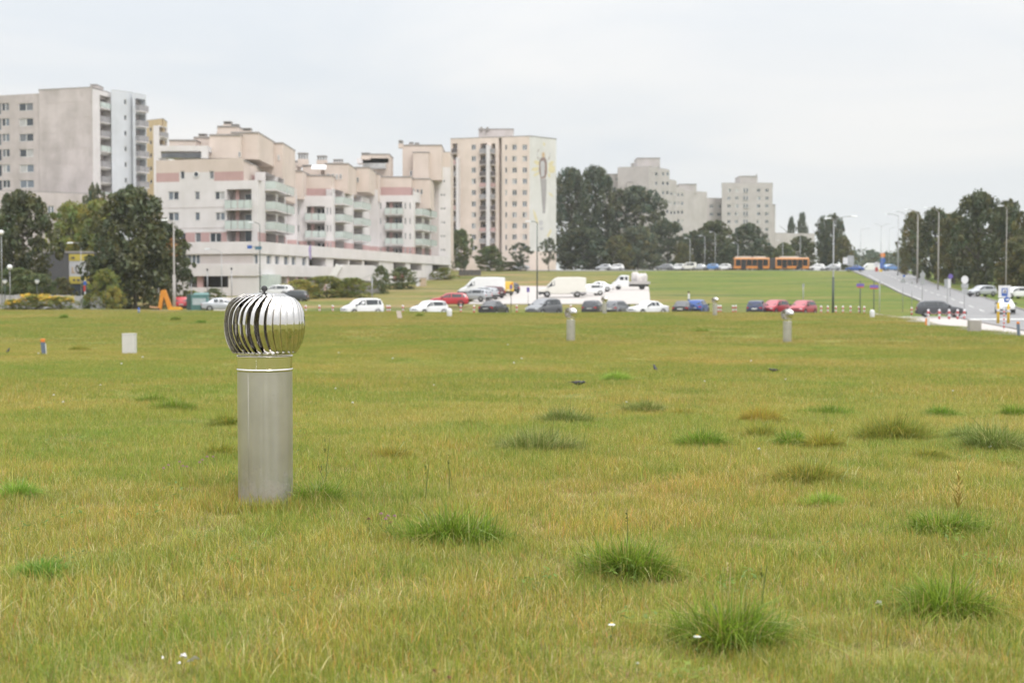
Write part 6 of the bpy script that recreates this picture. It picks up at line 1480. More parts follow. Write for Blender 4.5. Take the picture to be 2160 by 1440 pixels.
def globe_lamp(label, px, d, top_py, rad, lantern=False):
    loc = on(px, d); t = thing('park_lamp', label, 'lamp', loc, 'park lamps among the left trees'); h_ = Z(top_py, d) - loc.z
    m_ = MB(); m_.tube([(0, 0, -.2), (0, 0, h_ - rad * 1.6)], [.05, .035], 8); m_.build('post', M_DPOLE if lantern else M_POLE, t, smooth=True)
    m_ = MB(); pr = [(rad * math.sin(a), h_ - rad - rad * math.cos(a)) for a in np.linspace(.15, math.pi, 9)] if not lantern else [(rad * .45, h_ - 2 * rad), (rad, h_ - .9 * rad), (rad * .9, h_ - .55 * rad), (0, h_ - .5 * rad)]
    m_.lathe(pr, 16); m_.build('globe', M_GLOBE, t, smooth=True)
    if lantern: m_ = MB(); m_.lathe([(rad * 1.15, h_ - .52 * rad), (rad * .5, h_ - .1 * rad), (0, h_)], 16); m_.build('lantern_cap', M_DPOLE, t, smooth=True)
globe_lamp('white globe lamp high in the dark tree at the left border', 5, 150, 485, .27); globe_lamp('white globe lamp low before the dark tree at the left border', 22, 150, 558, .28)
globe_lamp('white lantern lamp behind the fence at the left border', 11, 149, 588, .25, True); globe_lamp('white lantern lamp behind the fence below the grey shop', 79, 149, 588, .25, True)
lamp('grey lamp head poking out above the grey shop advert', 172, 165, 515, [(-18, -3)], M_POLE, .07, 'park lamps among the left trees', head=M_GLOBE)
for px, tp, d, lab in ((438, 566, 165, 'left of the teal container lid'), (489, 564, 168, 'behind the vent head'), (404, 590, 160, 'beside the tall pale lamp post')):
    loc = on(px, d); t = thing('low_post', 'short grey post with dark cap ' + lab, 'post', loc); h_ = Z(tp, d) - loc.z
    m_ = MB(); m_.tube([(0, 0, -.2), (0, 0, h_ - .3)], .055, 8); m_.build('post_shaft', M_POLE, t, smooth=True); m_ = MB(); m_.lathe([(.06, h_ - .3), (.11, h_ - .25), (.11, h_ - .05), (0, h_)], 10); m_.build('post_cap', M_PLAST, t, smooth=True)
# ---------------------------------------------------------------- signs
SB = mat("sign_blue", (.03, .10, .36), .45, var=.08, scale=4); SV = mat("sign_violet", (.14, .10, .34), .45, var=.08, scale=4); SG = mat("sign_back_grey", (.33, .34, .355), .5, metal=.2, var=.1, scale=4); SW = mat("sign_white", (.62, .62, .64), .45, var=.05, scale=4); SR = mat("sign_red", (.46, .04, .035), .5, var=.08, scale=4); SY = mat("sign_yellow", (.66, .42, .03), .5, var=.06, scale=4); SO = mat("sign_orange", (.66, .20, .03), .5, var=.06, scale=4)
def plate(t, shape, x, z, w_, h_, mtl, y=-.05, nm='sign_plate', th=.02):
    m_ = MB()
    if shape == 'rect': pts = [(-w_ / 2, -h_ / 2), (w_ / 2, -h_ / 2), (w_ / 2, h_ / 2), (-w_ / 2, h_ / 2)]
    elif shape == 'tri': pts = [(-w_ / 2, -h_ / 2), (w_ / 2, -h_ / 2), (0, h_ / 2)]
    elif shape == 'arrow': pts = [(-w_ * .3, -h_ / 2), (w_ * .3, -h_ / 2), (w_ / 2, h_ * .1), (0, h_ / 2), (-w_ / 2, h_ * .1)]
    else: pts = [(math.cos(a) * w_ / 2, math.sin(a) * h_ / 2) for a in np.linspace(0, 2 * math.pi, 21)[:-1]]
    n = len(pts); V = [(x + a, y, z + b_) for a, b_ in pts] + [(x + a, y + th, z + b_) for a, b_ in pts]
    m_.add(V, [list(range(n)), list(range(n, 2 * n))[::-1]] + [[i, n + i, n + (i + 1) % n, (i + 1) % n] for i in range(n)]); return m_.build(nm, mtl, t)
def sign(label, px, d, top_py, plates, pole=None, rad=.035, group='road signs', bands=0):
    loc = on(px, d); t = thing('road_sign', label, 'sign', loc, group); h_ = Z(top_py, d) - loc.z; k = d / FPX
    m_ = MB(); m_.tube([(0, 0, -.3), (0, 0, h_)], rad, 8); m_.build('pole', pole or M_POLE, t, smooth=True)
    for i in range(bands): m_ = MB(); z0 = h_ * (.05 + .42 * i / bands); m_.tube([(0, 0, z0), (0, 0, z0 + h_ * .42 / bands * .5)], rad * 1.12, 8); m_.build('red_band', SR, t, smooth=True)
    for i, (shp, cx, cy, wp, hp, mt) in enumerate(plates): plate(t, shp, (cx - px) * k, Z(cy, d) - loc.z, wp * k, hp * k, mt, y=-.05 - .004 * i)
    return t
sign('flat blue street sign on green pole, nearer the double armed lamp', 1814, 139.5, 592, [('rect', 1814, 601, 16, 6, SV), ('rect', 1814, 605.3, 16, 2, SR)], M_DPOLE, .05)
sign('flat blue street sign on green pole, nearer the dark estate car', 1843, 139, 592, [('rect', 1843, 604, 18, 6, SV), ('rect', 1843, 608.3, 18, 2, SR)], M_DPOLE, .05)
sign('bare thin grey pole beside the blue street signs', 1855, 140, 592, [('rect', 1855, 596, 3, 6, SG)])
sign('triangular grey sign back on thin pole before the climbing road', 1904, 150, 578, [('tri', 1904, 590, 13, 12, SG), ('rect', 1906, 582, 5, 4, SB)])
sign('thin grey pole with small plate left of the arrow sign', 1923, 150, 592, [('rect', 1923, 596, 3, 6, SG)])
sign('grey arrow shaped sign back above narrow plate', 1945, 150, 570, [('arrow', 1945, 580, 12, 18, SG), ('rect', 1945, 594, 9, 12, SG)])
sign('pair of grey rectangular sign backs on one pole', 1998, 154, 585, [('rect', 1994.5, 598, 7, 19, SG), ('rect', 2001.5, 598, 6, 19, SW)])
sign('round violet sign on thin pole before the roadside trees', 2004, 190, 577, [('circle', 2004, 583, 10, 11, SV)])
sign('round grey sign back over two plates behind the dark estate car', 2034, 133, 581, [('circle', 2034, 590, 15, 17, SW), ('rect', 2034, 603, 15, 9, SG), ('rect', 2034, 614, 12, 11, SG)])
t = sign('white pedestrian crossing board over round blue arrow sign on striped pole', 2118, 100, 602, [('rect', 2118, 615, 26, 26, SW), ('rect', 2118, 616, 13, 17, SB), ('rect', 2118, 614, 8, 9, SW), ('circle', 2123, 632, 13, 13, SB)], SW, .05, bands=5)
k = 100 / FPX; loc = t.location; zc_ = Z(613.5, 100) - loc.z
def pict(pts, mtl, y): m_ = MB(); m_.add([((a - 2118) * k, y, Z(c, 100) - loc.z) for a, c in pts], [list(range(len(pts)))]); o = m_.build('pictogram', mtl, t)
pict([(2117, 611), (2119, 611), (2119.5, 614), (2121, 618), (2119.8, 618), (2118, 615.5), (2116.5, 618), (2115.2, 618), (2117, 614)], M_ADD, -.092)
pict([(2120, 633.5), (2124, 633.5), (2124, 635.5), (2127.5, 632), (2124, 628.5), (2124, 630.5), (2120, 630.5)], SW, -.12)
for px, lab in ((2105.5, 'left'), (2127, 'right')):
    d = 117; loc = on(px, d, .06); t = thing('yellow_bollard', 'yellow traffic bollard on the %s of the striped sign pole' % lab, 'bollard', loc, 'yellow bollards at the crossing'); h_ = Z(638 if lab == 'left' else 640, d) - loc.z
    m_ = MB(); m_.tube([(0, 0, -.2), (0, 0, h_ - .06), (0, 0, h_)], [.12, .11, .07], 12); m_.build('bollard_body', SY, t, smooth=True); m_ = MB(); m_.tube([(0, 0, h_ * .55), (0, 0, h_ * .68)], .122, 12); m_.build('reflector', SW, t, smooth=True)
sign('cluster of orange and blue round signs at the hilltop island', 1860, 330, 528, [('circle', 1861, 538, 10, 10, SO), ('circle', 1861, 549, 11, 11, SB), ('rect', 1859, 560, 8, 12, SB), ('rect', 1857, 571, 7, 6, SY)], M_POLE, .08)
sign('pale round headed island sign beside the orange and blue cluster', 1848, 332, 552, [('circle', 1848, 557, 12, 9, SW), ('rect', 1848, 568, 6, 9, SR)], M_POLE, .06)
sign('grey billboard back beside the hilltop junction', 1792, 350, 540, [('rect', 1793, 550, 14, 22, SG), ('rect', 1782, 550, 10, 14, SW)], M_POLE, .1)
sign('small orange post at the hilltop before the willows', 1309, 348, 556, [('rect', 1309, 562, 4, 10, SO)], M_POLE, .06)
sign('small blue sign on post beside the large cream van', 1114, 164, 606, [('rect', 1114, 611, 6, 10, SV)], M_POLE, .03)
sign('thin post with dark sign at the car park corner', 1078, 150, 600, [('rect', 1078, 605, 5, 8, SV), ('tri', 1080, 597, 6, 6, SO)], M_DPOLE, .035)
sign('grey post with narrow sign on the slope above the white people carrier', 785, 163, 584, [('rect', 784.5, 590, 4, 11, SG)], M_POLE, .06)
sign('thin grey post on the green slope above the red hatchbacks', 1694, 160, 598, [('rect', 1694, 602, 4, 8, SG)], M_POLE, .05)
sign('blue and white sign by the fence end near the shop', 180, 152, 590, [('circle', 180, 597, 8, 9, SB), ('rect', 179, 608, 4, 12, SR)], SW, .04)
for px, py, w_, lab in ((1300 / 6 + 310, 521, 10, 'left'), (545, 523, 14, 'right')):
    d = 171.7; t = thing('hanging_board', 'small blue board on the dark lamp post, %s of two' % lab, 'sign', at(px, py, d), 'boards on the dark lamp post'); plate(t, 'rect', 0, 0, w_ / FPX * d, 7 / FPX * d, SB if lab == 'left' else mat("sign_teal", (.05, .14, .20), .5, var=.1, scale=4), y=-.05)
    m_ = MB(); m_.tube([(0, 0, 0), ((549 - px) / FPX * d, 0, 0)], .03, 6); m_.build('bracket', M_DPOLE, t)
# feather flag on the podium
d = 203; t = thing('feather_flag', 'white and violet feather flag before the podium windows', 'flag', at(655, 546, d)); m_ = MB(); m_.tube([(.12, 0, -.3), (.12, 0, 2.0)], .03, 6); m_.build('mast', M_POLE, t)
m_ = MB(); m_.add([(-.1, .0, 0), (.12, 0, 0), (.12, 0, 2.0), (-.15, 0, 1.9), (-.3, 0, 1.4), (-.22, 0, .6)], [(0, 1, 2, 3, 4, 5)]); o = m_.build('cloth', mat("flag_violet", (.40, .33, .55), .8, var=.25, scale=1.5), t); md = o.modifiers.new('t', 'SOLIDIFY'); md.thickness = .02
# ---------------------------------------------------------------- red and white bollards
bw = MB(); bw.tube([(0, 0, -.2), (0, 0, .80), (0, 0, .84)], [.075, .075, .04], 10); bwm = bw.mesh('shaft', [SW], True)
br = MB(); br.tube([(0, 0, 0), (0, 0, .2)], .078, 10); brm = br.mesh('red_band', [SR], True)
def bollard(label, px, d, group, sc_=1.0):
    t = thing('striped_bollard', label, 'bollard', on(px, d), group); t.scale = (sc_ * 1.15, sc_ * 1.15, sc_)
    for nm, me_, z in (('shaft', bwm, 0), ('red_band', brm, .06), ('red_band', brm, .48)):
        o = bpy.data.objects.new(nm, me_); COL.objects.link(o); o.parent = t; o.location.z = z
BOL = [((645, 674, 702), 147.5, 'red and white bollard left of the white people carrier'), ((817, 822, 850), 147.5, 'red and white bollard between white carrier and white hatchback'), ((942, 972, 1000), 147.5, 'red and white bollard between white hatchback and black car'), ((1090, 1204), 148, 'red and white bollard beside the grey people carrier'),
       ((1403,), 147, 'red and white bollard left of the black saloon'), ((1515, 1520), 147.5, 'red and white bollard just right of the far vent'), ((1546, 1552), 147.5, 'red and white bollard left of the dark navy car'),
       ((1732, 1746), 146, 'red and white bollard left of the double armed lamp'), ((1763, 1778, 1794), 146, 'red and white bollard right of the double armed lamp'), ((1812, 1823), 145, 'red and white bollard at the pavement tip'), ((1923,), 143, 'red and white bollard just behind the dark estate car')]
for pxs, d, lab in BOL:
    for i, px in enumerate(pxs): bollard(lab + (', %s from the left' % ('first', 'second', 'third')[i] if len(pxs) > 1 else ''), px, d, lab.replace('bollard', 'bollards'))
CPX = (1958, 1981.5, 2002, 2020, 2034)
for i, px in enumerate(CPX): bollard('striped chain fence post before the dark estate car, %s from the left' % ('first', 'second', 'third', 'fourth', 'fifth')[i], px, 130, 'chain fence posts', 1.15)
for i, (a, c) in enumerate(zip(CPX[:-1], CPX[1:])):
    p0, p1 = on(a, 130, .86), on(c, 130, .86); m_ = MB(); m_.tube([tuple(p0.lerp(p1, q) - Vector((0, 0, 1.5 * q * (1 - q)))) for q in np.linspace(0, 1, 9)], .025, 6); o = m_.build('chain', mat("chain_red_white", (.40, .22, .21), .6, var=.5, scale=9)); tag(o, 'sagging chain before the dark estate car, %s span from the left' % ('first', 'second', 'third', 'fourth')[i], 'chain', 'chains of the chain fence')
# ---------------------------------------------------------------- fence, container, crate, boxes in the field
F = thing('board_fence', 'pale grey board fence behind the goldenrod', 'fence', on(70, 150)); o0 = WL[F.name]
M_FENCE = mat("pale_fence_board", (.40, .39, .40), .8, var=.15, scale=2)
pxs = np.linspace(-40, 240, 29)
for i in range(28):
    x0, x1 = X(pxs[i], 150) - o0.x + .012, X(pxs[i + 1], 150) - o0.x - .012; rr = random.Random(i); zt_ = Z(622 + rr.uniform(-1, 1) + max(0, i - 14) * .25, 150) - o0.z; m_ = MB(); m_.box(x0, x1, .0, .03, -.4, zt_); m_.build('board', M_FENCE, F)
    if i % 4 == 0: m_ = MB(); m_.box(x0 - .07, x0 + .03, .035, .14, -.4, zt_ + .08); m_.build('post', M_CONC, F)
K_ = thing('waste_container', 'teal waste container with pale panel left of the big vent', 'container', on(418, 150)); M_TEAL = mat("teal_metal", (.085, .19, .18), .5, var=.2, scale=1.5); M_TEALD = mat("dark_teal_metal", (.03, .065, .06), .6, var=.2, scale=1.5)
m_ = MB(); m_.add([(-.62, -.6, 0), (1.12, -.6, 0), (1.12, .8, 0), (-.62, .8, 0), (-.62, -.6, 1.75), (1.12, -.6, 1.75), (1.0, .8, 2.05), (-.5, .8, 2.05)], [(0, 3, 2, 1), (4, 5, 6, 7), (0, 1, 5, 4), (1, 2, 6, 5), (2, 3, 7, 6), (3, 0, 4, 7)]); m_.build('container_body', M_TEAL, K_, bevel=.04)
m_ = MB(); m_.box(-1.1, -.63, -.5, .8, 0, 1.85); m_.build('side_compartment', M_TEALD, K_, bevel=.03); m_ = MB(); m_.box(-.45, .95, -.64, -.603, .75, 1.45); m_.build('panel', mat("pale_panel", (.36, .41, .42), .5, var=.15, scale=2), K_)
for z in (.25, .5): m_ = MB(); m_.box(-.58, 1.08, -.66, -.602, z, z + .1); m_.build('rib', M_TEAL, K_)
m_ = MB(); m_.box(-.65, 1.15, -.62, .8, 1.752, 1.83); o = m_.build('lid', M_TEAL, K_)
for x in (-.5, .95): m_ = MB(); m_.lathe([(0, -.06), (.12, -.06), (.12, .06), (0, .06)], 12); o = m_.build('wheel', M_TYRE, K_, wloc=WL[K_.name] + Vector((x, -.5, .06))); o.rotation_euler = (R(90), 0, 0)
CR = thing('site_crate', 'tan wooden crate with pale side on the slope below the podium end', 'crate', on(889, 234)); m_ = MB(); m_.box(-.85, .75, 0, 1.3, -.3, 1.35); m_.build('crate_body', mat("tan_board", (.46, .36, .26), .8, var=.15, scale=1.5), CR); m_ = MB(); m_.box(-.86, -.25, -.03, -.003, -.2, 1.3); m_.build('pale_side', SW, CR); m_ = MB(); m_.box(-.9, .8, -.05, 1.35, 1.353, 1.42); m_.build('lid', M_FENCE, CR)
DW = thing('dark_low_wall', 'dark low wall on the hill left of the mural tower', 'wall', on(990, 300)); 
for i in range(6): m_ = MB(); m_.box(-2.2 + i * .78, -2.2 + i * .78 + .74, 0, .2, -.4, 1.15 + .05 * (i % 2)); m_.build('wall_panel', mat("dark_fence_panel", (.09, .085, .09), .7, var=.25, scale=1.5), DW)
# field boxes, posts and markers
M_UBOX = mat("pale_utility_box", (.56, .545, .53), .7, var=.06, scale=4, bump=.1)
ub = thing('utility_box', 'plain pale grey utility box standing alone in the left field', 'box', on(270, 50.5)); m_ = MB(); m_.box(-.225, .225, 0, .3, -.2, .72); m_.build('box_body', M_UBOX, ub, bevel=.008); m_ = MB(); m_.box(-.235, .235, -.01, .31, .721, .745); m_.build('box_lid', M_UBOX, ub, bevel=.005); m_ = MB(); m_.box(-.21, .05, -.012, -.001, .02, .70); m_.build('box_door', M_UBOX, ub)
for px, d, lab in ((93, 49.5, 'orange capped grey marker post leaning in the left field'), (2150, 74, 'orange capped dark marker post at the right field corner')):
    t = thing('marker_post', lab, 'post', on(px, d), 'marker posts in the field'); h_ = .46 if px < 1000 else .62; m_ = MB(); m_.add([(-.07, -.03, -.2), (.07, -.03, -.2), (.07, .03, -.2), (-.07, .03, -.2), (-.13, -.03, h_), (.02, -.03, h_), (.02, .03, h_), (-.13, .03, h_)], [(0, 3, 2, 1), (4, 5, 6, 7), (0, 1, 5, 4), (1, 2, 6, 5), (2, 3, 7, 6), (3, 0, 4, 7)]); m_.build('post_shaft', mat("marker_slate", (.12, .15, .21), .6, var=.15, scale=5), t)
    m_ = MB(); m_.add([(.021, -.02, -.2), (.08, -.02, -.2), (.08, .02, -.2), (.021, .02, -.2), (.022, -.02, h_ - .05), (.05, -.02, h_ - .05), (.05, .02, h_ - .05), (.022, .02, h_ - .05)], [(0, 3, 2, 1), (4, 5, 6, 7), (0, 1, 5, 4), (1, 2, 6, 5), (2, 3, 7, 6), (3, 0, 4, 7)]); m_.build('pale_edge', SW, t); m_ = MB(); m_.box(-.13, .02, -.035, .035, h_ + .002, h_ + .12); m_.build('orange_cap', SO, t, bevel=.015)
t = thing('concrete_bollard', 'grey rounded concrete block at the pavement edge on the right', 'block', on(2058, 81.5, -.05)); m_ = MB(); m_.poly_prism([(-.36, 0), (.36, 0), (.36, .4), (-.36, .4)], -.2, .72); m_.build('block_body', M_CONC, t, bevel=.06)
def tilt_board(label, px, d, h_, w_, mtl, lean, rnd=False):
    t = thing('marker_board', label, 'board', on(px, d), 'small boards at the field edge'); m_ = MB()
    if rnd: m_.lathe([(w_ * .4, -.1), (w_ * .5, .15), (w_ * .5, h_ * .8), (w_ * .3, h_), (0, h_)], 14)
    else: m_.add([(-w_ / 2, 0, -.1), (w_ / 2, 0, -.1), (w_ / 2, .08, -.1), (-w_ / 2, .08, -.1), (-w_ / 2 - lean, 0, h_), (w_ / 2 - lean, 0, h_), (w_ / 2 - lean, .08, h_), (-w_ / 2 - lean, .08, h_)], [(0, 3, 2, 1), (4, 5, 6, 7), (0, 1, 5, 4), (1, 2, 6, 5), (2, 3, 7, 6), (3, 0, 4, 7)])
    m_.build('board_body', mtl, t, smooth=rnd); return t
tilt_board('tilted pinkish board sticking out of the grass below the white people carrier', 844, 112, .62, .36, mat("pinkish_board", (.56, .47, .44), .7, var=.08, scale=4), .12); tilt_board('rounded white barrel in the grass beside the white hatchback', 948, 117, .68, .42, SW, 0, True)
tilt_board('small white cone like marker below the blue street signs', 1840, 113, .62, .38, SW, 0, True); t = tilt_board('orange and white marker board before the chain posts', 1958, 92.5, .58, .28, SW, .05); m_ = MB(); m_.box(-.19, -.08, -.02, -.002, 0, .5); m_.build('orange_stripe', SO, t)
t = thing('blue_post', 'small blue post at the field edge below the big dark tree', 'post', on(293, 131)); m_ = MB(); m_.tube([(0, 0, -.2), (0, 0, .45), (0, 0, .5)], [.1, .1, .06], 10); m_.build('post_shaft', SB, t, smooth=True); m_ = MB(); m_.tube([(0, 0, .18), (0, 0, .26)], .106, 10); m_.build('band', SW, t, smooth=True)
# ================================================================ tussocks, flowers, birds, person
def ground_d(px, py):
    """distance at which the pixel meets the field"""
    lo, hi = 4.0, 130.0
    for _ in range(50):
        m_ = (lo + hi) / 2; p = at(px, py, m_)
        if p.z > g(p.x, m_): lo = m_
        else: hi = m_
    return lo
PALS = {'green': GREEN, 'olive': OLIVE, 'grey': GREYG, 'amber': AMBER, 'bright': [((.17, .30, .045), 50), ((.23, .36, .055), 40), ((.38, .40, .08), 10)], 'lime': [((.34, .46, .08), 60), ((.27, .40, .06), 40)]}
TUFTS = [(950, 1150, 235, 78, 'green', 'dark green grass tussock with pale tips just right of the big vent'), (1325, 1222, 210, 88, 'green', 'green grass tussock right of the centre with broad pale blades'), (1545, 1372, 255, 112, 'green', 'largest green tussock near the bottom border with a daisy in it'), (2005, 1305, 235, 86, 'green', 'green grass tussock low at the right border'),
 (1715, 1022, 165, 56, 'olive', 'olive brown tussock with dark base on the right'), (1135, 956, 190, 56, 'grey', 'flattened grey green tussock behind the centre'), (1190, 896, 112, 40, 'grey', 'small grey green tussock just behind the flattened one'), (1484, 946, 112, 40, 'green', 'small green tussock right behind the centre'),
 (1606, 896, 96, 46, 'amber', 'amber yellow tussock in the right middle field'), (1608, 926, 90, 36, 'olive', 'olive tussock just below the amber one'), (1672, 944, 80, 40, 'green', 'green half of the double tussock in the right middle field'), (1740, 950, 84, 48, 'amber', 'amber half of the double tussock in the right middle field'),
 (1884, 932, 150, 66, 'olive', 'tall olive tussock with pale blades in the right middle field'), (1755, 880, 140, 28, 'green', 'long low dark green tussock behind the double one'), (2100, 955, 140, 66, 'grey', 'grey green tussock at the right border in the middle field'), (1960, 972, 90, 34, 'olive', 'low olive tussock before the tall olive one'), (2040, 930, 80, 36, 'grey', 'pale tussock joining the right border one'),
 (2000, 1130, 190, 52, 'green', 'wide low green tussock around the yellow seed stalk'), (365, 868, 92, 30, 'green', 'blue green tussock in the left field, the wider of two'), (325, 849, 76, 20, 'green', 'blue green tussock in the left field, the flatter of two'), (478, 905, 80, 40, 'olive', 'olive tussock behind the vent pipe, upper of two'), (466, 966, 92, 38, 'olive', 'olive tussock behind the vent pipe, lower of two'),
 (78, 1226, 125, 48, 'bright', 'bright green soft tussock near the left border'), (30, 1056, 90, 46, 'lime', 'lime green leafy clump cut by the left border'), (825, 972, 96, 36, 'olive', 'dark olive tussock between vent and flattened tussock'), (1362, 872, 90, 32, 'grey', 'pale green tussock left of the small green one'), (1440, 878, 50, 20, 'olive', 'tiny olive tussock behind the small green one'),
 (1985, 880, 76, 24, 'green', 'small dark tussock behind the tall olive one'), (2142, 880, 70, 28, 'green', 'small dark tussock at the right border far in the field'), (665, 1066, 110, 56, 'green', 'green grass clump against the right foot of the vent'), (990, 902, 60, 20, 'olive', 'tiny olive tussock left of the small grey green one'), (1740, 1068, 90, 30, 'lime', 'feathery pale weed below the olive brown tussock'),
 (1300, 806, 60, 22, 'lime', 'lime weed clump between the two dark birds'), (1480, 700, 40, 8, 'green', 'thin dark weed patch far behind the right birds'), (885, 668, 20, 9, 'green', 'small dark weed patch before the white hatchback'), (370, 676, 22, 10, 'green', 'small dark weed patch below the excavator'), (135, 672, 16, 10, 'green', 'small dark weed patch before the goldenrod'), (425, 682, 22, 8, 'green', 'dark weed patch before the teal container'), (165, 740, 46, 12, 'olive', 'low dry weed patch between marker post and utility box')]
M_DAISY = mat("daisy_petals", (.72, .72, .70), .6, var=.05, scale=30); M_DEYE = mat("daisy_eye", (.60, .38, .03), .7, var=.15, scale=40); M_STEM = mat("flower_stem", (.12, .17, .035), .7, var=.2, scale=20); M_CLOV = mat("clover_pink", (.50, .27, .33), .8, var=.3, scale=60); M_CLOVB = mat("clover_brown", (.28, .13, .09), .85, var=.3, scale=60)
for i, (px, py, wp, hp, pal, lab) in enumerate(TUFTS):
    d = ground_d(px, py); k = d / FPX; w_, h_ = wp * k, hp * k; d2 = d + w_ * .18
    loc = on(px, d2); t = thing('grass_tussock', lab, 'grass tuft', loc, 'grass tussocks in the field'); n = int(np.clip(2600 * w_, 350, 1500))
    broad = .006 if d < 25 else .012
    rr = np.random.default_rng(4000 + i); vs_, ts_, cs_ = [], [], []
    def mound(nm, n_, wid, pal_, hm, seed):
        me_ = blades_mesh(nm, n_, .5, .55, 1.2, wid, seed, pal_, lean=1.0, segs=5, outward=.72, droop=.95)
        co = np.empty(len(me_.vertices) * 3); me_.vertices.foreach_get('co', co); co = co.reshape(n_, -1, 3)
        base = co[:, :1, :].copy(); rad = np.hypot(base[:, 0, 0], base[:, 0, 1]); ang = np.arctan2(base[:, 0, 1], base[:, 0, 0])
        lob = 1 + .22 * np.sin(2 * ang + seed) + .16 * np.sin(3 * ang + 2.1 * seed) + .10 * np.sin(5 * ang + seed * .7)
        hs = hm * np.clip(1.12 - 1.35 * rad ** 1.6, .28, 1.1) * (.8 + .4 * rr.uniform(0, 1, n_))
        off = co - base; sxy = (w_ * .46 * lob)[:, None]
        co[:, :, 0] = base[:, :, 0] * sxy * 2.2 + off[:, :, 0] * hs[:, None]; co[:, :, 1] = base[:, :, 1] * sxy * 1.5 + off[:, :, 1] * hs[:, None]; co[:, :, 2] = np.maximum(co[:, :, 2] * hs[:, None], .004)
        me_.vertices.foreach_set('co', co.reshape(-1)); me_.update(); return me_
    # blade width is set before scaling by the blade height, so it is given relative to it
    o = bpy.data.objects.new('blades', mound('tussock', int(n * 1.15), broad * 1.05 / (h_ * .9), PALS[pal], h_ * 1.0, 2000 + i)); COL.objects.link(o); o.parent = t
    o = bpy.data.objects.new('pale_blades', mound('tussock_pale', max(8, n // 26), broad * 1.15 / (h_ * .9), [((.42, .50, .22), 60), ((.52, .47, .22), 40)], h_ * .98, 3000 + i)); COL.objects.link(o); o.parent = t
    o = bpy.data.objects.new('skirt_blades', mound('tussock_skirt', int(n * .3), broad * .9 / (h_ * .7), PALS[pal][:2] + FAM['olive'], h_ * .55, 5000 + i)); COL.objects.link(o); o.parent = t; o.scale = (1.3, 1.35, 1)
# the yellow seed stalk standing in a tussock and dark single stalks
def stalk(label, px, py, hp, col, fluffy, seed):
    d = ground_d(px, py) + .1; k = d / FPX; h_ = hp * k; t = thing('seed_stalk', label, 'grass stalk', on(px, d), 'tall single stalks'); rr = np.random.default_rng(seed)
    mm = mat("stalk_%d" % seed, col, .8, var=.2, scale=20); m_ = MB(); m_.tube([(0, 0, 0), (.01, 0, h_ * .5), (rr.uniform(-.04, .04), 0, h_)], [.004, .003, .0015], 6); m_.build('stem', mm, t)
    m_ = MB()
    for q in range(60 if fluffy else 14):
        z = h_ * rr.uniform(.35 if fluffy else .72, 1.0); a = rr.uniform(0, 6.28); L = (.09 if fluffy else .02) * rr.uniform(.4, 1) * (1.25 - z / h_)
        p0 = Vector((0, 0, z)); p1 = p0 + Vector((math.cos(a) * L, math.sin(a) * L, L * 1.2)); s = Vector((-math.sin(a), math.cos(a), 0)) * .004; m_.add([p0 - s, p0 + s, p1 + s, p1 - s], [(0, 1, 2, 3)])
    o = m_.build('seed_head', mm, t); o['kind'] = 'stuff'
stalk('feathery yellow seed stalk standing in the wide low tussock', 2026, 1120, 118, (.46, .36, .10), True, 1)
for i, (px, py, hp, lab) in enumerate(((684, 1056, 130, 'dark thin grass stalk right of the vent foot'), (676, 1040, 60, 'short dark grass stalk right of the vent foot'), (946, 1042, 80, 'dark grass stalk behind the dark green tussock'), (896, 1075, 100, 'pale curled grass stalk behind the dark green tussock'), (1610, 1300, 100, 'dark upright stalk in the largest tussock'), (1538, 1290, 95, 'thin upright stalk left in the largest tussock'), (1322, 1190, 110, 'thin green stalk rising from the tussock with broad pale blades'), (1540, 1000, 60, 'thin dry stalk left of the olive brown tussock'))): stalk(lab, px, py, hp, (.12, .15, .035) if 'dark' in lab or 'green' in lab else (.42, .34, .15), False, 10 + i)
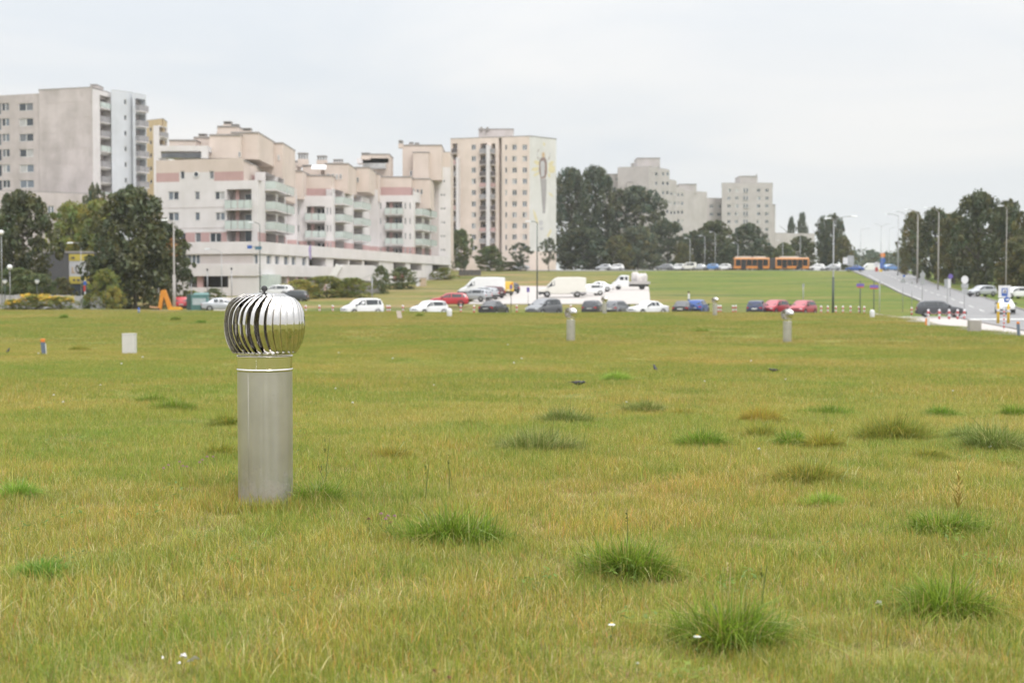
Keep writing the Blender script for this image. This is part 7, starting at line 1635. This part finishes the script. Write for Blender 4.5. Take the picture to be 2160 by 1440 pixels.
def flower(label, px, py, hp, kind, group, size):
    """py: height of the bloom in the view, hp: stem length"""
    d = ground_d(px, py + hp); k = d / FPX; h_ = hp * k; t = thing({'daisy': 'daisy', 'clover': 'clover_flower', 'white': 'white_flower', 'brown': 'clover_flower'}[kind], label, 'flower', on(px, d), group)
    m_ = MB(); m_.tube([(0, 0, 0), (.004, 0, h_ * .6), (0, 0, h_)], [.002, .0016, .0014], 5); m_.build('stem', M_STEM, t)
    if kind == 'daisy':
        for q in range(13):
            m_ = MB(); a = 2 * math.pi * q / 13; c, s = math.cos(a), math.sin(a); m_.add([(c * size * .3 - s * size * .1, s * size * .3 + c * size * .1, h_), (c * size * .3 + s * size * .1, s * size * .3 - c * size * .1, h_), (c * size + s * size * .16, s * size - c * size * .16, h_ - size * .35), (c * size * 1.08, s * size * 1.08, h_ - size * .42), (c * size - s * size * .16, s * size + c * size * .16, h_ - size * .35)], [(0, 1, 2, 3, 4)]); m_.build('petal', M_DAISY, t)
        m_ = MB(); m_.lathe([(size * .38, h_ - .002), (size * .36, h_ + size * .14), (size * .2, h_ + size * .26), (0, h_ + size * .3)], 12); m_.build('flower_eye', M_DEYE, t, smooth=True)
    else:
        m_ = MB(); rr = np.random.default_rng(int(px)); 
        for q in range(46):
            a, b_ = rr.uniform(0, 6.28), rr.uniform(-.4, 1.4); p = Vector((math.cos(a) * math.cos(b_), math.sin(a) * math.cos(b_), math.sin(b_))); c = Vector((0, 0, h_)); s = p.cross(Vector((0, 0, 1))).normalized() * size * .16 if abs(p.z) < .99 else Vector((size * .16, 0, 0)); u_ = p.cross(s).normalized() * size * .16
            m_.add([c + p * size * .35 - s, c + p * size * .35 + s, c + p * size + u_ * .3, c + p * size * .95 - u_], [(0, 1, 2, 3)])
        o = m_.build('florets', {'clover': M_CLOV, 'white': M_DAISY, 'brown': M_CLOVB}[kind], t); o['kind'] = 'stuff'
    m_ = MB()
    for q in range(3): a = q * 2.1 + px; m_.add([(0, 0, h_ * .3), (math.cos(a) * .012 - math.sin(a) * .005, math.sin(a) * .012 + math.cos(a) * .005, h_ * .42), (math.cos(a) * .026, math.sin(a) * .026, h_ * .4), (math.cos(a) * .012 + math.sin(a) * .005, math.sin(a) * .012 - math.cos(a) * .005, h_ * .42)], [(0, 1, 2, 3)])
    m_.build('leaf', M_STEM, t)
flower('white daisy alone left of the largest tussock', 1292, 1313, 45, 'daisy', 'daisies', .016); flower('white daisy in the left side of the largest tussock', 1474, 1338, 50, 'daisy', 'daisies', .016); flower('small white bloom low below the lone daisy', 1347, 1398, 22, 'white', 'daisies', .008)
for lab, px, py in (('pink clover bloom left of the dark green tussock, leftmost', 802, 1083), ('pink clover bloom in the middle of the group left of the dark green tussock', 817, 1088), ('pink clover bloom closest to the dark green tussock', 831, 1088), ('lowest pink clover bloom left of the dark green tussock', 812, 1094)): flower(lab, px, py, 40, 'clover', 'pink clover left of the dark green tussock', .013)
for lab, px, py in (('withered brown clover bloom farthest left of the dark green tussock', 776, 1094), ('withered brown clover bloom just below the pink ones', 822, 1102)): flower(lab, px, py, 34, 'brown', 'withered clover left of the dark green tussock', .014)
for lab, px, py in (('withered red brown bloom at the bottom border, upper of two', 915, 1416), ('withered red brown bloom at the bottom border, lower of two', 944, 1430)): flower(lab, px, py, 20, 'brown', 'withered blooms at the bottom border', .014)
ORD = ('first', 'second', 'third', 'fourth', 'fifth', 'sixth', 'seventh', 'eighth', 'ninth')
for i, (px, py) in enumerate(((342, 987), (352, 981), (376, 974), (383, 983), (391, 984), (418, 975), (424, 970), (434, 963), (447, 963))): flower('pale pink clover bloom left of the vent foot, %s from the left' % ORD[i], px, py, 26, 'clover', 'pale clover left of the vent foot', .013)
for px, py, lab in ((707, 819, 'white bloom right of the vent collar'), (300, 753, 'white bloom beside the utility box foot'), (80, 745, 'white bloom beside the leaning marker post'), (111, 833, 'pale bloom far left above the lime clump'), (131, 848, 'white bloom far left in the middle field'), (828, 756, 'white bloom pair far behind the vent'), (714, 744, 'pale bloom far right of the vent head'), (1071, 727, 'white bloom before the left far vent'), (1084, 765, 'white bloom right below the left far vent side'), (1100, 756, 'white bloom nearest the left far vent foot'), (915, 812, 'small white bloom in the centre middle field'), (743, 849, 'pale bloom group member right of the vent pipe'), (1322, 848, 'white bloom right of the dark bird'), (1585, 761, 'white bloom between the right birds'), (1658, 800, 'white bloom just below the right bird'), (1487, 804, 'white bloom below the upright bird'), (1603, 947, 'white bloom before the olive tussock pair'), (1757, 908, 'pale bloom above the double tussock'), (2092, 942, 'pale bloom in the right border tussock'), (210, 812, 'small white bloom in the left middle field'), (255, 767, 'white bloom below the utility box'), (2012, 824, 'small white bloom far right in the field'), (1860, 1272, 'tiny white bloom left of the right border tussock')): flower(lab, px, py, 14, 'white', 'white blooms scattered in the field', .030 if py < 800 else .018)
# white scraps at the bottom border
d = ground_d(365, 1425); t = thing('paper_scraps', 'scatter of torn white scraps in the grass at the bottom border', 'litter', on(368, d)); rr = random.Random(5); M_PAP = mat("torn_paper", (.60, .58, .57), .8, var=.1, scale=30)
for q in range(9):
    x, y, z, s, a = rr.uniform(-.07, .07), rr.uniform(-.03, .04), rr.uniform(.05, .085), rr.uniform(.008, .02), rr.uniform(0, 6.28); c, n = math.cos(a), math.sin(a)
    m_ = MB(); m_.add([(x - c * s, y - n * s, z), (x + n * s * .5, y - c * s * .5, z + s * .5), (x + c * s * 1.1, y + n * s, z + s * .2), (x + c * s * .4 - n * s * .6, y + n * s * .4 + c * s * .6, z + s), (x - n * s * .5, y + c * s * .5, z + s * .9)], [(0, 1, 2), (0, 2, 3), (0, 3, 4)]); m_.build('scrap', M_PAP, t)
# ---------------------------------------------------------------- dark birds
M_BIRD = mat("dark_plumage", (.022, .023, .030), .45, var=.4, scale=12); M_BEAK = mat("bird_beak", (.03, .028, .026), .5, var=.2, scale=20)
def bird(label, px, py, length, heading, pitch):
    d = ground_d(px, py); t = thing('dark_bird', label, 'bird', on(px, d, .0), 'dark birds on the field', R(heading)); L = length; cp, sp = math.cos(R(pitch)), math.sin(R(pitch))
    def rot(x, z): return (x * cp - z * sp, x * sp + z * cp + L * .30)
    st = [(-.42, .0, .02), (-.30, .005, .07), (-.12, .0, .135), (.06, .01, .15), (.20, .035, .12), (.27, .08, .085), (.33, .11, .088), (.40, .115, .07), (.45, .105, .03)]
    m_ = MB(); pts, rad = [], []
    for x, z, r_2 in st: a, b_ = rot(x * L, z * L); pts.append((a, 0, b_)); rad.append(r_2 * L)
    m_.tube(pts, rad, 12); m_.build('body', M_BIRD, t, smooth=True)
    a0, b0 = rot(.44 * L, .105 * L); a1, b1 = rot(.57 * L, .085 * L); m_ = MB(); m_.tube([(a0, 0, b0), (a1, 0, b1)], [.028 * L, .004 * L], 6); m_.build('beak', M_BEAK, t)
    m_ = MB(); q = [rot(-.36 * L, .02 * L), rot(-.72 * L, -.02 * L)]; m_.add([(q[0][0], -.05 * L, q[0][1]), (q[0][0], .05 * L, q[0][1]), (q[1][0], .075 * L, q[1][1]), (q[1][0], -.075 * L, q[1][1])], [(0, 1, 2, 3)]); o = m_.build('tail', M_BIRD, t); md = o.modifiers.new('t', 'SOLIDIFY'); md.thickness = .02 * L
    for s in (-1, 1):
        m_ = MB(); w_ = [rot(.16 * L, .06 * L), rot(.0, .10 * L), rot(-.5 * L, .04 * L), rot(-.2 * L, -.05 * L), rot(.10 * L, -.03 * L)]; ys_ = [.12, .15, .05, .14, .14]
        m_.add([(w_[i][0], s * ys_[i] * L, w_[i][1]) for i in range(5)], [(0, 1, 2, 3, 4)]); o = m_.build('wing', M_BIRD, t); md = o.modifiers.new('t', 'SOLIDIFY'); md.thickness = .025 * L
        m_ = MB(); m_.tube([(.0, s * .06 * L, L * .25), (.02 * L, s * .06 * L, L * .1), (0, s * .06 * L, 0), (.1 * L, s * .06 * L, .005)], [.03 * L, .014 * L, .012 * L, .008 * L], 6); m_.build('leg', M_BEAK, t)
bird('upright dark bird between the far vents', 1383, 786, .30, 120, 42); bird('low dark bird feeding in the middle of the field', 1220, 817, .30, 10, -8); bird('dark bird feeding below the right far vent', 1633, 787, .26, 170, -4); bird('tiny upright dark bird at the left border', 16, 744, .26, 60, 38)
# ---------------------------------------------------------------- person behind the black saloon
d = 160; loc = on(1453, d); PRS = thing('person', 'person in white shirt and blue jeans walking behind the black saloon', 'person', loc, None, R(160))
J = {'pel': (0, 0, .95), 'sp': (0, .0, 1.15), 'ch': (.01, 0, 1.38), 'nk': (.02, 0, 1.52), 'hd': (.04, 0, 1.64), 'ht': (.04, 0, 1.76), 'hl': (0, .10, .90), 'kl': (.10, .11, .50), 'al': (.04, .11, .07), 'tl': (.20, .12, .04), 'hr': (0, -.10, .90), 'kr': (-.02, -.11, .50), 'ar': (-.20, -.11, .10), 'tr': (-.06, -.12, .04), 'sl': (0, .20, 1.43), 'el': (-.05, .26, 1.15), 'wl': (.06, .25, .92), 'sr': (0, -.20, 1.43), 'er': (.02, -.26, 1.15), 'wr': (.14, -.22, .95)}
RD = dict(pel=.155, sp=.14, ch=.165, nk=.06, hd=.095, ht=.07, hl=.09, kl=.06, al=.045, tl=.04, hr=.09, kr=.06, ar=.045, tr=.04, sl=.06, el=.045, wl=.032, sr=.06, er=.045, wr=.032)
ED = [('pel', 'sp'), ('sp', 'ch'), ('ch', 'nk'), ('nk', 'hd'), ('hd', 'ht'), ('pel', 'hl'), ('hl', 'kl'), ('kl', 'al'), ('al', 'tl'), ('pel', 'hr'), ('hr', 'kr'), ('kr', 'ar'), ('ar', 'tr'), ('ch', 'sl'), ('sl', 'el'), ('el', 'wl'), ('ch', 'sr'), ('sr', 'er'), ('er', 'wr')]
for s, wv in ((1, 'wl'), (-1, 'wr')):       # five fingers on each hand
    wp_ = Vector(J[wv]); J['pm' + wv] = tuple(wp_ + Vector((.02, 0, -.07))); RD['pm' + wv] = .03; ED.append((wv, 'pm' + wv))
    for q in range(5):
        b_ = Vector(J['pm' + wv]); off = Vector(((q - 1.5) * .016 if q < 4 else .045, 0, -.045 if q < 4 else -.01)); L_ = (.035, .045, .042, .03, .02)[q]
        n1, n2 = 'f%d%s' % (q, wv), 'g%d%s' % (q, wv); J[n1] = tuple(b_ + off); J[n2] = tuple(b_ + off + Vector((.01, s * .005, -L_))); RD[n1] = .009; RD[n2] = .008; ED += [('pm' + wv, n1), (n1, n2)]
ks = list(J); me_ = bpy.data.meshes.new('person_body'); me_.from_pydata([J[k] for k in ks], [(ks.index(a), ks.index(b_)) for a, b_ in ED], [])
o = bpy.data.objects.new('body', me_); COL.objects.link(o); o.parent = PRS
md = o.modifiers.new('skin', 'SKIN'); me_.skin_vertices[0].data[0].use_root = True
for i, k in enumerate(ks): me_.skin_vertices[0].data[i].radius = (RD[k], RD[k]); me_.skin_vertices[0].data[i].use_root = (k == 'pel')
o.modifiers.new('sub', 'SUBSURF').levels = 1; o.modifiers['sub'].render_levels = 1
pm = bpy.data.materials.new('skin_and_clothes'); pm.use_nodes = True; tt = pm.node_tree; b_ = tt.nodes['Principled BSDF']; b_.inputs['Roughness'].default_value = .8
tcn = tt.nodes.new("ShaderNodeTexCoord"); sp_ = tt.nodes.new("ShaderNodeSeparateXYZ"); tt.links.new(tcn.outputs['Object'], sp_.inputs[0]); rp_ = tt.nodes.new("ShaderNodeValToRGB"); rp_.color_ramp.interpolation = 'CONSTANT'
mr = tt.nodes.new("ShaderNodeMapRange"); mr.inputs[2].default_value = 2.0; tt.links.new(sp_.outputs[2], mr.inputs[0]); tt.links.new(mr.outputs[0], rp_.inputs[0])
e = rp_.color_ramp.elements; e[0].position = 0; e[0].color = (.05, .045, .04, 1); e[1].position = .05; e[1].color = (.05, .09, .22, 1)
for pz, c in ((.46, (.68, .68, .70, 1)), (.765, (.45, .27, .19, 1))): q = e.new(pz); q.color = c
tt.links.new(rp_.outputs[0], b_.inputs['Base Color']); me_.materials.append(pm)
m_ = MB(); m_.lathe([(.102, 1.64), (.108, 1.70), (.098, 1.76), (.06, 1.80), (0, 1.815)], 14, (.03, 0, 0)); m_.build('hair', mat("dark_hair", (.035, .025, .02), .7, var=.3, scale=20), PRS, smooth=True)
m_ = MB(); m_.lathe([(0, -.015), (.012, 0), (0, .015)], 8, (.135, 0, 1.635)); m_.build('nose', mat("skin_tone", (.45, .27, .19), .6, var=.05, scale=10), PRS, smooth=True)
# ================================================================ the thin damp air over the distance
hz = MB(); hz.box(-2700, 2700, -950, 3050, -3.5, 62.0)
hm = bpy.data.materials.new("damp_air"); hm.use_nodes = True; ht = hm.node_tree; ht.nodes.clear()
ho = ht.nodes.new("ShaderNodeOutputMaterial"); hv = ht.nodes.new("ShaderNodeVolumePrincipled")
hv.inputs['Color'].default_value = (.93, .95, .98, 1); hv.inputs['Density'].default_value = .00016; hv.inputs['Anisotropy'].default_value = .2
ht.links.new(hv.outputs[0], ho.inputs['Volume'])
ho_ = hz.build('haze', hm); tag(ho_, 'thin pale haze softening the far tower blocks', 'haze', kind='stuff')
